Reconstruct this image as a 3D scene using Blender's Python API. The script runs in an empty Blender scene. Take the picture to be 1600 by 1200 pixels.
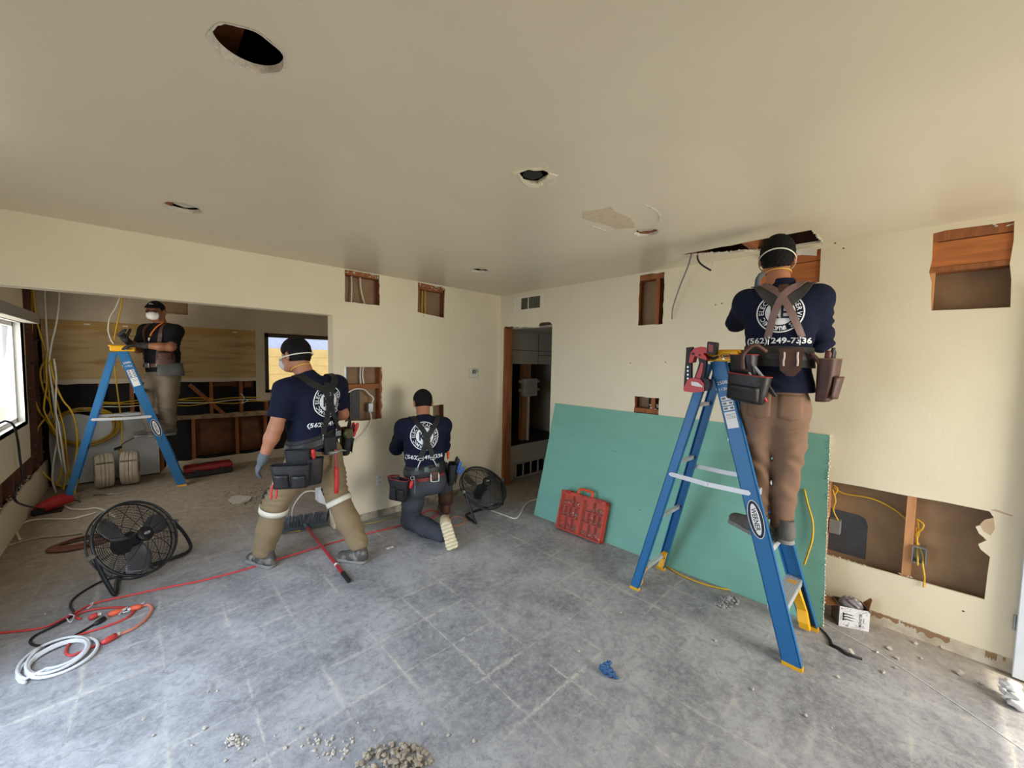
import bpy, bmesh, math, random
import numpy as np
from mathutils import Vector, Matrix, Euler, noise as mnoise
from mathutils.geometry import tessellate_polygon
from mathutils.bvhtree import BVHTree

# ------------------------------------------------------------------ camera, light, exposure
SC = bpy.context.scene
COL = SC.collection
PI = math.pi
CAM = Vector((-3.32376, -3.72543, 1.61721))
_yaw, _pitch, _roll, _f = 0.760808, 0.059284, -0.0196489, 605.98
_fw = Vector((math.sin(_yaw) * math.cos(_pitch), math.cos(_yaw) * math.cos(_pitch), -math.sin(_pitch)))
_rt = Vector((math.cos(_yaw), -math.sin(_yaw), 0))
_dn = _fw.cross(_rt)
CR = math.cos(_roll) * _rt + math.sin(_roll) * _dn
CD = -math.sin(_roll) * _rt + math.cos(_roll) * _dn
cd = bpy.data.cameras.new('camera')
cd.sensor_width = 36.0
cd.lens = 36.0 * _f / 1600.0
cd.clip_start = 0.05
camo = bpy.data.objects.new('camera', cd)
COL.objects.link(camo)
_m = Matrix((CR, -CD, -_fw)).transposed().to_4x4()
_m.translation = CAM
camo.matrix_world = _m
SC.camera = camo

SC.view_settings.view_transform = 'Standard'
SC.view_settings.look = 'None'
SC.view_settings.exposure = 0.0
SC.view_settings.gamma = 1.0
SC.view_settings.use_curve_mapping = False

w = bpy.data.worlds.new('sky')
SC.world = w
w.use_nodes = True
wn = w.node_tree.nodes
bg = wn['Background']
bg.inputs[0].default_value = (0.72, 0.84, 1.0, 1)
bg.inputs[1].default_value = 2.0


def lamp(name, kind, loc, rot, energy, color, size=None, size_y=None, spread=None):
    d = bpy.data.lights.new(name, kind)
    d.energy = energy
    d.color = color
    if kind == 'AREA':
        d.shape = 'RECTANGLE'
        d.size, d.size_y = size, size_y
        if spread: d.spread = spread
    if kind == 'SUN': d.angle = size
    o = bpy.data.objects.new(name, d)
    o.location = loc
    o.rotation_euler = rot
    COL.objects.link(o)
    return o


# the sun stands behind the house: it lights the block wall outside the far window
lamp('sun', 'SUN', (0, -8, 9), (math.radians(38), 0, math.radians(-8)), 3.6, (1.0, 0.93, 0.80), 0.01)
# daylight in the glazed openings of the room (left glass door, near window, kitchen window)
lamp('daylight_glass_door', 'AREA', (-4.30, -1.75, 1.02), (0, math.radians(-54), 0), 40, (0.66, 0.80, 1.0), 1.9, 1.9, math.radians(130))
lamp('daylight_near_window', 'AREA', (-.85, -5.72, 1.25), (math.radians(76), 0, math.radians(8)), 54, (1.0, 0.94, 0.84), 1.4, 1.5, math.radians(140))
lamp('daylight_kitchen_window', 'AREA', (-4.30, 1.75, 1.42), (0, math.radians(-85), 0), 20, (1.0, 0.96, 0.86), 0.95, 1.4)

R = random.Random(7)


# ------------------------------------------------------------------ materials
def lin(c):
    return tuple((v / 12.92 if v <= 0.04045 else ((v + 0.055) / 1.055) ** 2.4) for v in (x / 255 for x in c)) + (1,)


MATS = {}


def M(name, c=None, rough=0.6, metal=0.0, var=0.08, ns=12.0, bump=0.0, bs=None, spec=0.5, c2=None, mix=0.5, stretch=None, trans=0.0, alpha=1.0, emit=None):
    """procedural paint / cloth / metal: noise between c and c2 (or lighter and darker c), optional bump"""
    if name in MATS: return MATS[name]
    m = bpy.data.materials.new(name)
    m.use_nodes = True
    nt = m.node_tree
    b = nt.nodes['Principled BSDF']
    b.inputs['Roughness'].default_value = rough
    b.inputs['Metallic'].default_value = metal
    b.inputs['Specular IOR Level'].default_value = spec
    b.inputs['Transmission Weight'].default_value = trans
    b.inputs['Alpha'].default_value = alpha
    tc = nt.nodes.new('ShaderNodeTexCoord')
    mp = nt.nodes.new('ShaderNodeMapping')
    nt.links.new(tc.outputs['Object'], mp.inputs[0])
    if stretch: mp.inputs['Scale'].default_value = stretch
    n = nt.nodes.new('ShaderNodeTexNoise')
    n.inputs['Scale'].default_value = ns
    n.inputs['Detail'].default_value = 5
    nt.links.new(mp.outputs[0], n.inputs['Vector'])
    base = lin(c)
    if c2 is None:
        a1 = tuple(min(1, v * (1 - var)) for v in base[:3]) + (1,)
        a2 = tuple(min(1, v * (1 + var)) for v in base[:3]) + (1,)
        lo, hi = 0.3, 0.7
    else:
        a1, a2 = base, lin(c2)
        lo, hi = mix - 0.12, mix + 0.12
    r = nt.nodes.new('ShaderNodeValToRGB')
    r.color_ramp.elements[0].position = max(0, lo)
    r.color_ramp.elements[1].position = min(1, hi)
    r.color_ramp.elements[0].color = a1
    r.color_ramp.elements[1].color = a2
    nt.links.new(n.outputs['Fac'], r.inputs[0])
    nt.links.new(r.outputs[0], b.inputs['Base Color'])
    if bump:
        n2 = nt.nodes.new('ShaderNodeTexNoise')
        n2.inputs['Scale'].default_value = bs or ns * 4
        n2.inputs['Detail'].default_value = 4
        nt.links.new(mp.outputs[0], n2.inputs['Vector'])
        bp = nt.nodes.new('ShaderNodeBump')
        bp.inputs['Strength'].default_value = bump
        bp.inputs['Distance'].default_value = 0.01
        nt.links.new(n2.outputs['Fac'], bp.inputs['Height'])
        nt.links.new(bp.outputs[0], b.inputs['Normal'])
    if emit:
        b.inputs['Emission Color'].default_value = lin(c)
        b.inputs['Emission Strength'].default_value = emit
    MATS[name] = m
    return m


# ------------------------------------------------------------------ mesh builder
def frame(z, up=(0, 0, 1)):
    z = Vector(z).normalized()
    up = Vector(up)
    if abs(z.dot(up)) > 0.98: up = Vector((0, 1, 0)) if abs(z.y) < 0.9 else Vector((1, 0, 0))
    x = up.cross(z).normalized()
    return x, z.cross(x), z


def spline(pts, n=8, closed=False):
    """Catmull-Rom through pts"""
    P = [Vector(p) for p in pts]
    if len(P) < 3: return P
    out = []
    N = len(P)
    for i in range(N if closed else N - 1):
        p1, p2 = P[i], P[(i + 1) % N]
        p0 = P[i - 1] if (i > 0 or closed) else p1 * 2 - p2
        p3 = P[(i + 2) % N] if (i + 2 < N or closed) else p2 * 2 - p1
        for k in range(n):
            t = k / n
            out.append(0.5 * ((2 * p1) + (p2 - p0) * t + (2 * p0 - 5 * p1 + 4 * p2 - p3) * t * t + (3 * p1 - p0 - 3 * p2 + p3) * t ** 3))
    if not closed: out.append(P[-1])
    return out


class MB:
    def __init__(s):
        s.v, s.f = [], []

    def add(s, vs, fs):
        k = len(s.v)
        s.v += [Vector(q) for q in vs]
        s.f += [tuple(i + k for i in f) for f in fs]
        return s

    def box(s, lo, hi, mtx=None, bev=0.0):
        lo, hi = Vector(lo), Vector(hi)
        if bev > 0:
            bm = bmesh.new()
            bmesh.ops.create_cube(bm, size=1, matrix=Matrix.Translation((lo + hi) / 2) @ Matrix.Diagonal((*(hi - lo), 1)))
            bmesh.ops.bevel(bm, geom=bm.edges[:] , offset=bev, segments=2, affect='EDGES', profile=0.5)
            return s.bm(bm, mtx)
        c = [(x, y, z) for x in (lo.x, hi.x) for y in (lo.y, hi.y) for z in (lo.z, hi.z)]
        if mtx is not None: c = [mtx @ Vector(q) for q in c]
        return s.add(c, [(0, 1, 3, 2), (4, 6, 7, 5), (0, 4, 5, 1), (2, 3, 7, 6), (0, 2, 6, 4), (1, 5, 7, 3)])

    def bm(s, bm, mtx=None):
        bm.verts.ensure_lookup_table()
        for i, q in enumerate(bm.verts): q.index = i
        vs = [(mtx @ q.co if mtx is not None else q.co.copy()) for q in bm.verts]
        fs = [tuple(q.index for q in f.verts) for f in bm.faces]
        bm.free()
        return s.add(vs, fs)

    def bar(s, a, b, wx, wy, up=(0, 0, 1), bev=0.0):
        """rectangular bar a->b, wx across (up x dir), wy along up"""
        a, b = Vector(a), Vector(b)
        x, y, z = frame(b - a, up)
        m = Matrix((x, y, z)).transposed().to_4x4()
        m.translation = (a + b) / 2
        L = (b - a).length / 2
        return s.box((-wx / 2, -wy / 2, -L), (wx / 2, wy / 2, L), m, bev)

    def cyl(s, a, b, r0, r1=None, n=12, cap=True):
        a, b = Vector(a), Vector(b)
        r1 = r0 if r1 is None else r1
        x, y, z = frame(b - a)
        vs = []
        for c, r in ((a, r0), (b, r1)):
            for i in range(n):
                t = 2 * PI * i / n
                vs.append(c + x * (r * math.cos(t)) + y * (r * math.sin(t)))
        fs = [(i, (i + 1) % n, n + (i + 1) % n, n + i) for i in range(n)]
        if cap: fs += [tuple(range(n - 1, -1, -1)), tuple(range(n, 2 * n))]
        return s.add(vs, fs)

    def tube(s, pts, r, n=8, sm=0, closed=False, flat=None):
        """round (or flat: (half width, half thick)) tube along points"""
        P = spline(pts, sm, closed) if sm else [Vector(p) for p in pts]
        N = len(P)
        vs = []
        nx = None
        for i in range(N):
            if closed: d = P[(i + 1) % N] - P[i - 1]
            else: d = P[min(i + 1, N - 1)] - P[max(i - 1, 0)]
            if d.length < 1e-9: d = Vector((0, 0, 1))
            d.normalize()
            if nx is None: nx = frame(d)[0]
            nx = (nx - d * nx.dot(d)).normalized()
            ny = d.cross(nx)
            rr = r[i] if isinstance(r, (list, tuple)) else r
            for k in range(n):
                t = 2 * PI * k / n
                vs.append(P[i] + nx * (rr * math.cos(t)) + ny * (rr * math.sin(t)))
        fs = []
        for i in range(N if closed else N - 1):
            j = (i + 1) % N
            for k in range(n):
                fs.append((i * n + k, i * n + (k + 1) % n, j * n + (k + 1) % n, j * n + k))
        if not closed: fs += [tuple(range(n - 1, -1, -1)), tuple((N - 1) * n + k for k in range(n))]
        return s.add(vs, fs)

    def lathe(s, prof, mtx=None, n=24):
        """prof: (r, z) list revolved about z"""
        vs, fs = [], []
        for r, z in prof:
            for i in range(n):
                t = 2 * PI * i / n
                q = Vector((r * math.cos(t), r * math.sin(t), z))
                vs.append(mtx @ q if mtx is not None else q)
        for j in range(len(prof) - 1):
            for i in range(n):
                fs.append((j * n + i, j * n + (i + 1) % n, (j + 1) * n + (i + 1) % n, (j + 1) * n + i))
        fs += [tuple(range(n - 1, -1, -1)), tuple((len(prof) - 1) * n + i for i in range(n))]
        return s.add(vs, fs)

    def plate(s, outer, holes, fn, t):
        """flat plate in (u, v) with holes; fn(u, v, w) -> xyz, w from 0 to t"""
        loops = [outer] + list(holes)
        pts = [q for l in loops for q in l]
        tri = tessellate_polygon([[Vector((q[0], q[1], 0)) for q in l] for l in loops])
        n = len(pts)
        vs = [fn(q[0], q[1], 0) for q in pts] + [fn(q[0], q[1], t) for q in pts]
        fs = [tuple(a) for a in tri] + [tuple(i + n for i in reversed(a)) for a in tri]
        k = 0
        for l in loops:
            L = len(l)
            for i in range(L):
                a, b = k + i, k + (i + 1) % L
                fs.append((a, b, b + n, a + n))
            k += L
        return s.add(vs, fs)

    def sphere(s, c, r, seg=12, sc=(1, 1, 1), mtx=None):
        bm = bmesh.new()
        bmesh.ops.create_uvsphere(bm, u_segments=seg, v_segments=max(6, seg // 2), radius=r)
        m = Matrix.Translation(c) @ Matrix.Diagonal((*sc, 1)) if mtx is None else mtx
        return s.bm(bm, m)

    def rock(s, c, r, rng, sub=1, sc=(1, 1, 0.7)):
        bm = bmesh.new()
        bmesh.ops.create_icosphere(bm, subdivisions=sub, radius=r)
        o = rng.random() * 100
        rot = Euler((rng.random() * 6, rng.random() * 6, rng.random() * 6)).to_matrix()
        for q in bm.verts:
            q.co *= 0.75 + 0.6 * mnoise.noise(q.co / r * 1.3 + Vector((o, o, o))) + rng.uniform(-.12, .12)
            q.co = rot @ q.co
            q.co = Vector((q.co.x * sc[0], q.co.y * sc[1], q.co.z * sc[2]))
        return s.bm(bm, Matrix.Translation(c))


def obj(name, mb, mat, parent=None, smooth=False, local=False, fix=True):
    """link a mesh builder as ONE mesh object; world-built vertices are moved into the root's frame"""
    root = parent
    while root is not None and root.parent is not None: root = root.parent
    me = bpy.data.meshes.new(name)
    vs = mb.v
    if root is not None and not local:
        inv = root.matrix_basis.inverted()
        vs = [inv @ q for q in vs]
    me.from_pydata([tuple(q) for q in vs], [], mb.f)
    me.validate()
    if fix:
        b = bmesh.new()
        b.from_mesh(me)
        bmesh.ops.recalc_face_normals(b, faces=b.faces[:])
        b.to_mesh(me)
        b.free()
    if smooth:
        me.polygons.foreach_set('use_smooth', [True] * len(me.polygons))
        if smooth == 'auto':
            try: me.set_sharp_from_angle(angle=math.radians(38))
            except Exception: pass
    if mat: me.materials.append(mat)
    o = bpy.data.objects.new(name, me)
    COL.objects.link(o)
    if parent is not None: o.parent = parent
    return o


def tag(o, label, cat, group=None, kind=None):
    o['label'] = label
    o['category'] = cat
    if group: o['group'] = group
    if kind: o['kind'] = kind
    return o


def thing(name, label, cat, loc=(0, 0, 0), rot=(0, 0, 0), group=None):
    o = bpy.data.objects.new(name, None)
    o.empty_display_size = 0.05
    COL.objects.link(o)
    o.matrix_basis = Matrix.Translation(loc) @ Euler(rot).to_matrix().to_4x4()
    return tag(o, label, cat, group)


def struct(name, mb, mat, parent=None, smooth=False):
    o = obj(name, mb, mat, parent, smooth)
    if parent is None: o['kind'] = 'structure'
    return o


def px(u, v, D):
    """point D metres ahead of the camera that shows at photo pixel u, v"""
    return CAM + (CR * ((u - 800) / _f) + CD * ((v - 600) / _f) + _fw) * D


def pxz(u, v, z=0.0):
    d = CR * ((u - 800) / _f) + CD * ((v - 600) / _f) + _fw
    return CAM + d * ((z - CAM.z) / d.z)


def pxa(u, v, ax, val):
    d = CR * ((u - 800) / _f) + CD * ((v - 600) / _f) + _fw
    return CAM + d * ((val - CAM[ax]) / d[ax])


def jag(x0, x1, z0, z1, amp=0.006, step=0.035, rng=R, skip=''):
    """a rough cut rectangle; sides named in skip stay straight"""
    pts = []
    cor = [(x0, z0), (x1, z0), (x1, z1), (x0, z1)]
    for i, side in enumerate('brtl'):
        a, b = cor[i], cor[(i + 1) % 4]
        L = math.hypot(b[0] - a[0], b[1] - a[1])
        n = max(2, int(L / step))
        for k in range(n):
            t = k / n
            am = 0 if (side in skip) else amp
            j = rng.uniform(-am, am) if k else 0
            dx, dz = (b[0] - a[0]) / L, (b[1] - a[1]) / L
            pts.append((a[0] + (b[0] - a[0]) * t - dz * j, a[1] + (b[1] - a[1]) * t + dx * j))
    return pts


def circ(x, y, r, n=28, amp=0.003, rng=R, sx=1.0):
    return [(x + sx * (r + rng.uniform(-amp, amp)) * math.cos(2 * PI * i / n), y + (r + rng.uniform(-amp, amp)) * math.sin(2 * PI * i / n)) for i in range(n)]

# ------------------------------------------------------------------ setting
H = 2.44
m_wall = M('painted_drywall', (229, 218, 190), 0.62, var=0.03, ns=3, bump=0.12, bs=90, spec=0.3)
m_ceil = M('satin_ceiling_paint', (219, 208, 184), 0.33, var=0.03, ns=2.5, bump=0.05, bs=60, spec=0.5)
m_paper = M('brown_drywall_paper', (150, 122, 92), 0.9, var=0.12, ns=9)
m_gyp = M('broken_gypsum', (214, 205, 190), 0.95, var=0.15, ns=60, bump=0.5)
m_stud = M('old_stud_lumber', (146, 88, 48), 0.8, var=0.3, ns=6, stretch=(6, 6, 0.6), bump=0.2)
m_studlight = M('fir_stud_lumber', (196, 140, 92), 0.75, var=0.18, ns=6, stretch=(6, 6, 0.6), bump=0.15)
m_brownwood = M('dark_brown_wood', (92, 52, 28), 0.7, var=0.3, ns=5, stretch=(5, 5, 0.6))
m_dark = M('tar_paper_and_duct_shade', (28, 26, 25), 0.9, var=0.3, ns=6)
m_kwall = M('dusty_kitchen_drywall', (196, 182, 158), 0.75, var=0.08, ns=4, bump=0.1)
m_batt = M('kraft_faced_batt', (104, 62, 38), 0.75, var=0.35, ns=7, bump=0.9, bs=9)
m_ply = M('stained_plywood', (186, 158, 112), 0.8, var=0.12, ns=3, c2=(150, 116, 74), mix=0.62, stretch=(0.7, 1, 5))
m_white = M('white_trim_paint', (226, 226, 222), 0.5, var=0.03)
m_rom_y = M('yellow_cable_sheath', (214, 170, 40), 0.5, var=0.1)
m_rom_w = M('white_cable_sheath', (222, 216, 200), 0.5, var=0.06)
m_blackplastic = M('black_plastic', (22, 22, 24), 0.45, var=0.15)
m_steel = M('galvanised_steel', (168, 170, 172), 0.38, 0.9, var=0.15, ns=20)


def floor_material():
    m = bpy.data.materials.new('dusty_concrete_slab')
    m.use_nodes = True
    nt = m.node_tree
    N, L = nt.nodes, nt.links
    b = N['Principled BSDF']
    tc = N.new('ShaderNodeTexCoord')
    P = tc.outputs['Object']

    def noise(scale, detail=6, rough=0.6, vec=P, dist=0.0):
        n = N.new('ShaderNodeTexNoise')
        n.inputs['Scale'].default_value = scale
        n.inputs['Detail'].default_value = detail
        n.inputs['Roughness'].default_value = rough
        n.inputs['Distortion'].default_value = dist
        L.new(vec, n.inputs['Vector'])
        return n.outputs['Fac']

    def ramp(x, a, bb, ca=(0, 0, 0, 1), cb=(1, 1, 1, 1)):
        r = N.new('ShaderNodeValToRGB')
        r.color_ramp.elements[0].position, r.color_ramp.elements[1].position = a, bb
        r.color_ramp.elements[0].color, r.color_ramp.elements[1].color = ca, cb
        L.new(x, r.inputs[0])
        return r.outputs[0]

    def math_(op, a, bb=None, c=None):
        q = N.new('ShaderNodeMath')
        q.operation = op
        for i, v in enumerate((a, bb, c)):
            if v is None: continue
            if isinstance(v, (int, float)): q.inputs[i].default_value = v
            else: L.new(v, q.inputs[i])
        return q.outputs[0]

    def mixc(f, a, bb):
        q = N.new('ShaderNodeMix')
        q.data_type = 'RGBA'
        for k, v in ((0, f), (6, a), (7, bb)):
            if isinstance(v, tuple): q.inputs[k].default_value = v
            elif isinstance(v, (int, float)): q.inputs[k].default_value = v
            else: L.new(v, q.inputs[k])
        return q.outputs[2]

    sx = N.new('ShaderNodeSeparateXYZ')
    L.new(P, sx.inputs[0])
    # wobble the grid a little, then the distance to the nearest tile joint
    wob = math_('MULTIPLY', math_('SUBTRACT', noise(1.7, 2), 0.5), 0.05)

    def joint(coord, off, seedscale, seed):
        t = math_('DIVIDE', math_('ADD', math_('ADD', coord, off), wob), 0.3)
        fr = math_('ABSOLUTE', math_('SUBTRACT', math_('FRACT', t), 0.5))      # .5 on the joint
        wid = math_('MULTIPLY', math_('SUBTRACT', noise(seedscale, 6, 0.75), 0.40), 0.42)   # broken residue width
        d = math_('SUBTRACT', 0.5, fr)
        return math_('LESS_THAN', d, wid), d, wid

    def soft(coord, off, s):
        q, d, wid = joint(coord, off, s, 0)
        mr = N.new('ShaderNodeMapRange')
        mr.inputs[1].default_value = 0.0
        L.new(math_('MAXIMUM', wid, 0.0005), mr.inputs[2])
        mr.inputs[3].default_value, mr.inputs[4].default_value = 1.0, 0.0
        L.new(d, mr.inputs[0])
        return mr.outputs[0]

    j = math_('MAXIMUM', soft(sx.outputs[0], 2.39, 3.1), soft(sx.outputs[1], 1.985, 4.3))
    gritty = ramp(noise(42, 6, 0.75), 0.35, 0.6)
    zone = ramp(noise(1.3, 3, 0.6), 0.43, 0.64)
    j = math_('MULTIPLY', math_('MULTIPLY', math_('MULTIPLY', j, gritty), zone), 1.0)
    base = mixc(ramp(noise(2.2, 7, 0.62, dist=0.6), 0.38, 0.64), lin((122, 123, 128)), lin((168, 168, 171)))
    base = mixc(math_('MULTIPLY', ramp(noise(24, 7, 0.85), 0.42, 0.66), 0.6), base, lin((192, 190, 187)))
    base = mixc(math_('MULTIPLY', ramp(noise(11, 7, 0.85, dist=1.5), 0.5, 0.66), 0.6), base, lin((100, 100, 104)))
    base = mixc(j, base, lin((206, 200, 188)))
    # tan dust: drifts under the kitchen, along the walls, and in loose patches
    dustn = noise(1.1, 6, 0.65)
    ky = N.new('ShaderNodeMapRange')
    ky.inputs[1].default_value, ky.inputs[2].default_value = -0.9, 1.2
    L.new(sx.outputs[1], ky.inputs[0])
    kx = N.new('ShaderNodeMapRange')
    kx.inputs[1].default_value, kx.inputs[2].default_value = -0.75, 0.0
    L.new(sx.outputs[0], kx.inputs[0])
    edge = math_('MAXIMUM', ky.outputs[0], math_('MULTIPLY', kx.outputs[0], 0.8))
    dm = ramp(math_('ADD', math_('MULTIPLY', edge, 0.55), math_('MULTIPLY', dustn, 0.62)), 0.42, 0.85)
    dust = mixc(ramp(noise(14, 7, 0.75), 0.35, 0.7), lin((132, 118, 100)), lin((182, 166, 142)))
    col = mixc(math_('MULTIPLY', dm, 0.85), base, dust)
    L.new(col, b.inputs['Base Color'])
    L.new(ramp(noise(6, 5), 0.3, 0.7, (0.55, 0.55, 0.55, 1), (0.85, 0.85, 0.85, 1)), b.inputs['Roughness'])
    b.inputs['Specular IOR Level'].default_value = 0.35
    bp = N.new('ShaderNodeBump')
    bp.inputs['Strength'].default_value = 0.35
    bp.inputs['Distance'].default_value = 0.006
    L.new(math_('ADD', noise(38, 8, 0.8), math_('MULTIPLY', j, 0.8)), bp.inputs['Height'])
    L.new(bp.outputs[0], b.inputs['Normal'])
    return m


struct('floor', MB().box((-4.45, -5.9, -0.12), (2.3, 3.6, 0)), floor_material())

# ---- ceiling with its cut-outs
rh = random.Random(3)
slot = [(-.385, -3.225), (-.05, -3.235), (-.055, -3.05), (-.10, -2.96), (-.09, -2.86), (-.16, -2.80), (-.17, -2.70), (-.22, -2.62), (-.27, -2.55),
        (-.30, -2.47), (-.345, -2.44), (-.375, -2.46), (-.37, -2.6), (-.378, -2.72), (-.365, -2.78), (-.38, -2.86), (-.383, -3.0)]
tornbox = [(-2.115 + .0, -2.50), (-2.10, -2.455), (-2.06, -2.44), (-2.035, -2.418), (-2.0, -2.43), (-1.975, -2.455), (-1.985, -2.50), (-1.99, -2.545), (-2.03, -2.56), (-2.07, -2.555)]
cb = MB()
cb.plate([(-4.45, -5.9), (0.13, -5.9), (0.13, 3.45), (-4.45, 3.45)],
         [circ(-3.093, -2.428, .083, 32, .0035, rh), circ(-3.14, -.818, .083, 28, .002, rh), tornbox, circ(-1.01, -2.49, .072, 26, .002, rh), circ(-1.052, -.887, .08, 26, .002, rh), slot],
         lambda u, v, q: Vector((u, v, H + q)), 0.014)
ceiling = struct('ceiling', cb, m_ceil)
deck = MB().box((-4.45, -5.9, H + .24), (0.2, 3.45, H + .26))
deck.box((-4.45, -5.9, H + .0), (-4.44, 3.45, H + .24)).box((0.135, -5.9, H), (0.145, 3.45, H + .24)).box((-4.45, -5.91, H), (0.145, -5.9, H + .24)).box((-4.45, 3.45, H), (0.145, 3.46, H + .24))
obj('roof_deck', deck, m_brownwood, ceiling)
for x in (-3.55, -3.2, -2.74, -2.33, -1.88, -1.42, -.96, -.52):
    obj('ceiling_joist', MB().box((x - .02, -5.85, H + .014), (x + .02, 3.4, H + .24)), m_stud, ceiling)
for y in (-2.85, -2.5):
    obj('ceiling_blocking', MB().box((-.5, y - .02, H + .014), (.13, y + .02, H + .2)), m_stud, ceiling)
# the rim of every round cut-out shows layered gypsum
for x, y, r in ((-3.093, -2.428, .083), (-3.14, -.818, .083), (-1.01, -2.49, .072), (-1.052, -.887, .08)):
    rb = MB()
    n = 40
    for i in range(n):
        a0, a1 = 2 * PI * i / n, 2 * PI * (i + 1) / n
        j0 = r + .001
        vs = []
        for a in (a0, a1):
            c, s_ = math.cos(a), math.sin(a)
            for rr, zz in ((j0 + .004, H - .0015), (j0 - .002, H - .001), (j0 - .004, H + .02), (j0 + .004, H + .02)):
                k = rr + .0025 * math.sin(7 * a) * (zz < H)
                vs.append((x + k * c, y + k * s_, zz))
        rb.add(vs, [(0, 4, 5, 1), (1, 5, 6, 2), (2, 6, 7, 3)])
    obj('cut_rim', rb, m_gyp, ceiling)
# lath board above the big hole, dusty recessed-light cans above the small ones
obj('lath_board', MB().box((-3.21, -2.6, H + .10), (-3.09, -2.2, H + .125)), m_stud, ceiling)
for x, y in ((-3.14, -.818), (-1.01, -2.49), (-1.052, -.887)):
    obj('plaster_backing', MB().rock((x, y, H + .042), .10, rh, 2, (1, 1, .35)), m_gyp, ceiling)
patch = [(910, 331), (935, 328), (955, 323), (962, 330), (985, 340), (992, 350), (990, 353), (997, 355), (962, 358), (950, 352), (925, 346), (910, 341)]
pp = [pxz(u, v, H) for u, v in patch]
obj('torn_paper_patch', MB().plate([(q.x, q.y) for q in pp], [], lambda u, v, q: Vector((u, v, H - .0012 + q)), 0.0012), M('torn_ceiling_paper', (206, 186, 158), 0.95, var=0.1, ns=30), ceiling)
fk = [pxz(u, v, H) for u, v in ((1005, 318), (1018, 324), (1028, 330), (1033, 338), (1029, 345), (1031, 338), (1026, 332), (1016, 326))]
obj('paint_flake', MB().plate([(q.x, q.y) for q in fk], [], lambda u, v, q: Vector((u, v, H - .002 + q)), 0.002), m_gyp, ceiling)
fk = [pxz(u, v, H) for u, v in ((922, 354), (938, 359), (952, 362), (951, 361), (938, 357), (925, 353))]
obj('paint_flake', MB().plate([(q.x, q.y) for q in fk], [], lambda u, v, q: Vector((u, v, H - .002 + q)), 0.002), m_gyp, ceiling)
for poly in ([(801, 268), (812, 265), (830, 262), (848, 262), (855, 259), (856, 261), (848, 265), (835, 266), (826, 264), (815, 268), (803, 271)],
             [(853, 277), (858, 270), (872, 274), (870, 276), (858, 279)], [(855, 286), (865, 283), (866, 285), (857, 288)],
             [(811, 276), (816, 284), (826, 291), (840, 292), (848, 288), (846, 286), (836, 288), (826, 286), (818, 280), (814, 275)]):
    q_ = [pxz(u, v, H) for u, v in poly]
    obj('torn_flap', MB().plate([(q.x, q.y) for q in q_], [], lambda u, v, q: Vector((u, v, H - .003 + q)), 0.003), m_wall, ceiling)
jb = MB().lathe([(.05, 0), (.05, .045), (.0, .045)], Matrix.Translation((-2.045, -2.49, H + .016)), 8)
jbo = obj('junction_box', MB().lathe([(.052, 0), (.046, 0), (.046, .04), (.0, .04), (0, .045), (.052, .045)], Matrix.Translation((-2.045, -2.49, H + .005)), 8), M('dark_steel_box', (52, 52, 54), .5, .6), ceiling)
wb_ = MB()
for i in range(5): wb_.tube([(-2.045 + rh.uniform(-.03, .03), -2.49 + rh.uniform(-.03, .03), H + .03 + rh.uniform(-.02, .01)) for k in range(5)], .004, 6, 5)
obj('wire_ends', wb_, m_blackplastic, jbo)

# ---- back wall: right end solid, wide opening to the kitchen under a header
OX, HZ, TH = -2.055, 2.006, 0.128
rh = random.Random(11)
back = MB()
hole1 = jag(-1.946, -1.608, 2.139, 2.432, .004, .03, rh)
hole2 = [(-1.188, 2.118), (-1.10, 2.108), (-1.0, 2.100), (-.9, 2.090), (-.850, 2.086), (-.848, 2.2), (-.845, 2.33), (-.84, 2.41), (-.88, 2.430), (-.95, 2.420), (-1.05, 2.428), (-1.186, 2.432), (-1.183, 2.3)]
hole3 = jag(-1.952, -1.584, 1.008, 1.531, .006, .03, rh, 'lt')
hole4 = jag(-.99, -.845, .86, 1.106, .004, .03, rh)
back.plate([(-4.2, HZ), (OX, HZ), (OX, 0), (0, 0), (0, H), (-4.2, H)], [hole1, hole2, hole3, hole4], lambda u, v, q: Vector((u, q, v)), .014)
wall_back = struct('wall_back', back, m_wall)
obj('back_panel', MB().plate([(-4.2, HZ), (OX, HZ), (OX, 0), (.13, 0), (.13, H), (-4.2, H)], [], lambda u, v, q: Vector((u, TH - .014 + q, v)), .014), m_paper, wall_back)
obj('jamb_return', MB().box((OX - .0015, .002, 0), (OX + .013, TH + .001, HZ)).box((-4.2, .002, HZ - .0015), (OX, TH + .001, HZ + .013)), m_wall, wall_back)
for x in (-2.02, -1.60, -1.20, -.83, -.42):
    obj('stud', MB().box((x, .015, .04), (x + .038, .113, H - .04)), m_stud, wall_back)
obj('top_plate', MB().box((-4.15, .015, H - .045), (-.01, .113, H - .004)), m_stud, wall_back)
obj('fire_block', MB().box((-1.98, .03, 1.315), (-1.60, .11, 1.362)), m_stud, wall_back)
obj('fire_block', MB().box((-1.19, .03, 2.37), (-.85, .11, 2.41)), m_stud, wall_back)
obj('duct_pipe', MB().cyl((-1.925, .075, 1.37), (-1.925, .075, 1.56), .03, n=16), m_steel, wall_back)
obj('wall_box', MB().box((-1.885, .05, 1.02), (-1.79, .10, 1.30)).box((-1.87, .045, 1.06), (-1.84, .05, 1.14)).box((-1.87, .045, 1.17), (-1.84, .05, 1.25)), M('black_panel_box', (24, 24, 26), .5), wall_back)
obj('outlet_box', MB().box((-1.715, .02, 1.08), (-1.665, .07, 1.17), bev=.004), m_steel, wall_back)
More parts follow.
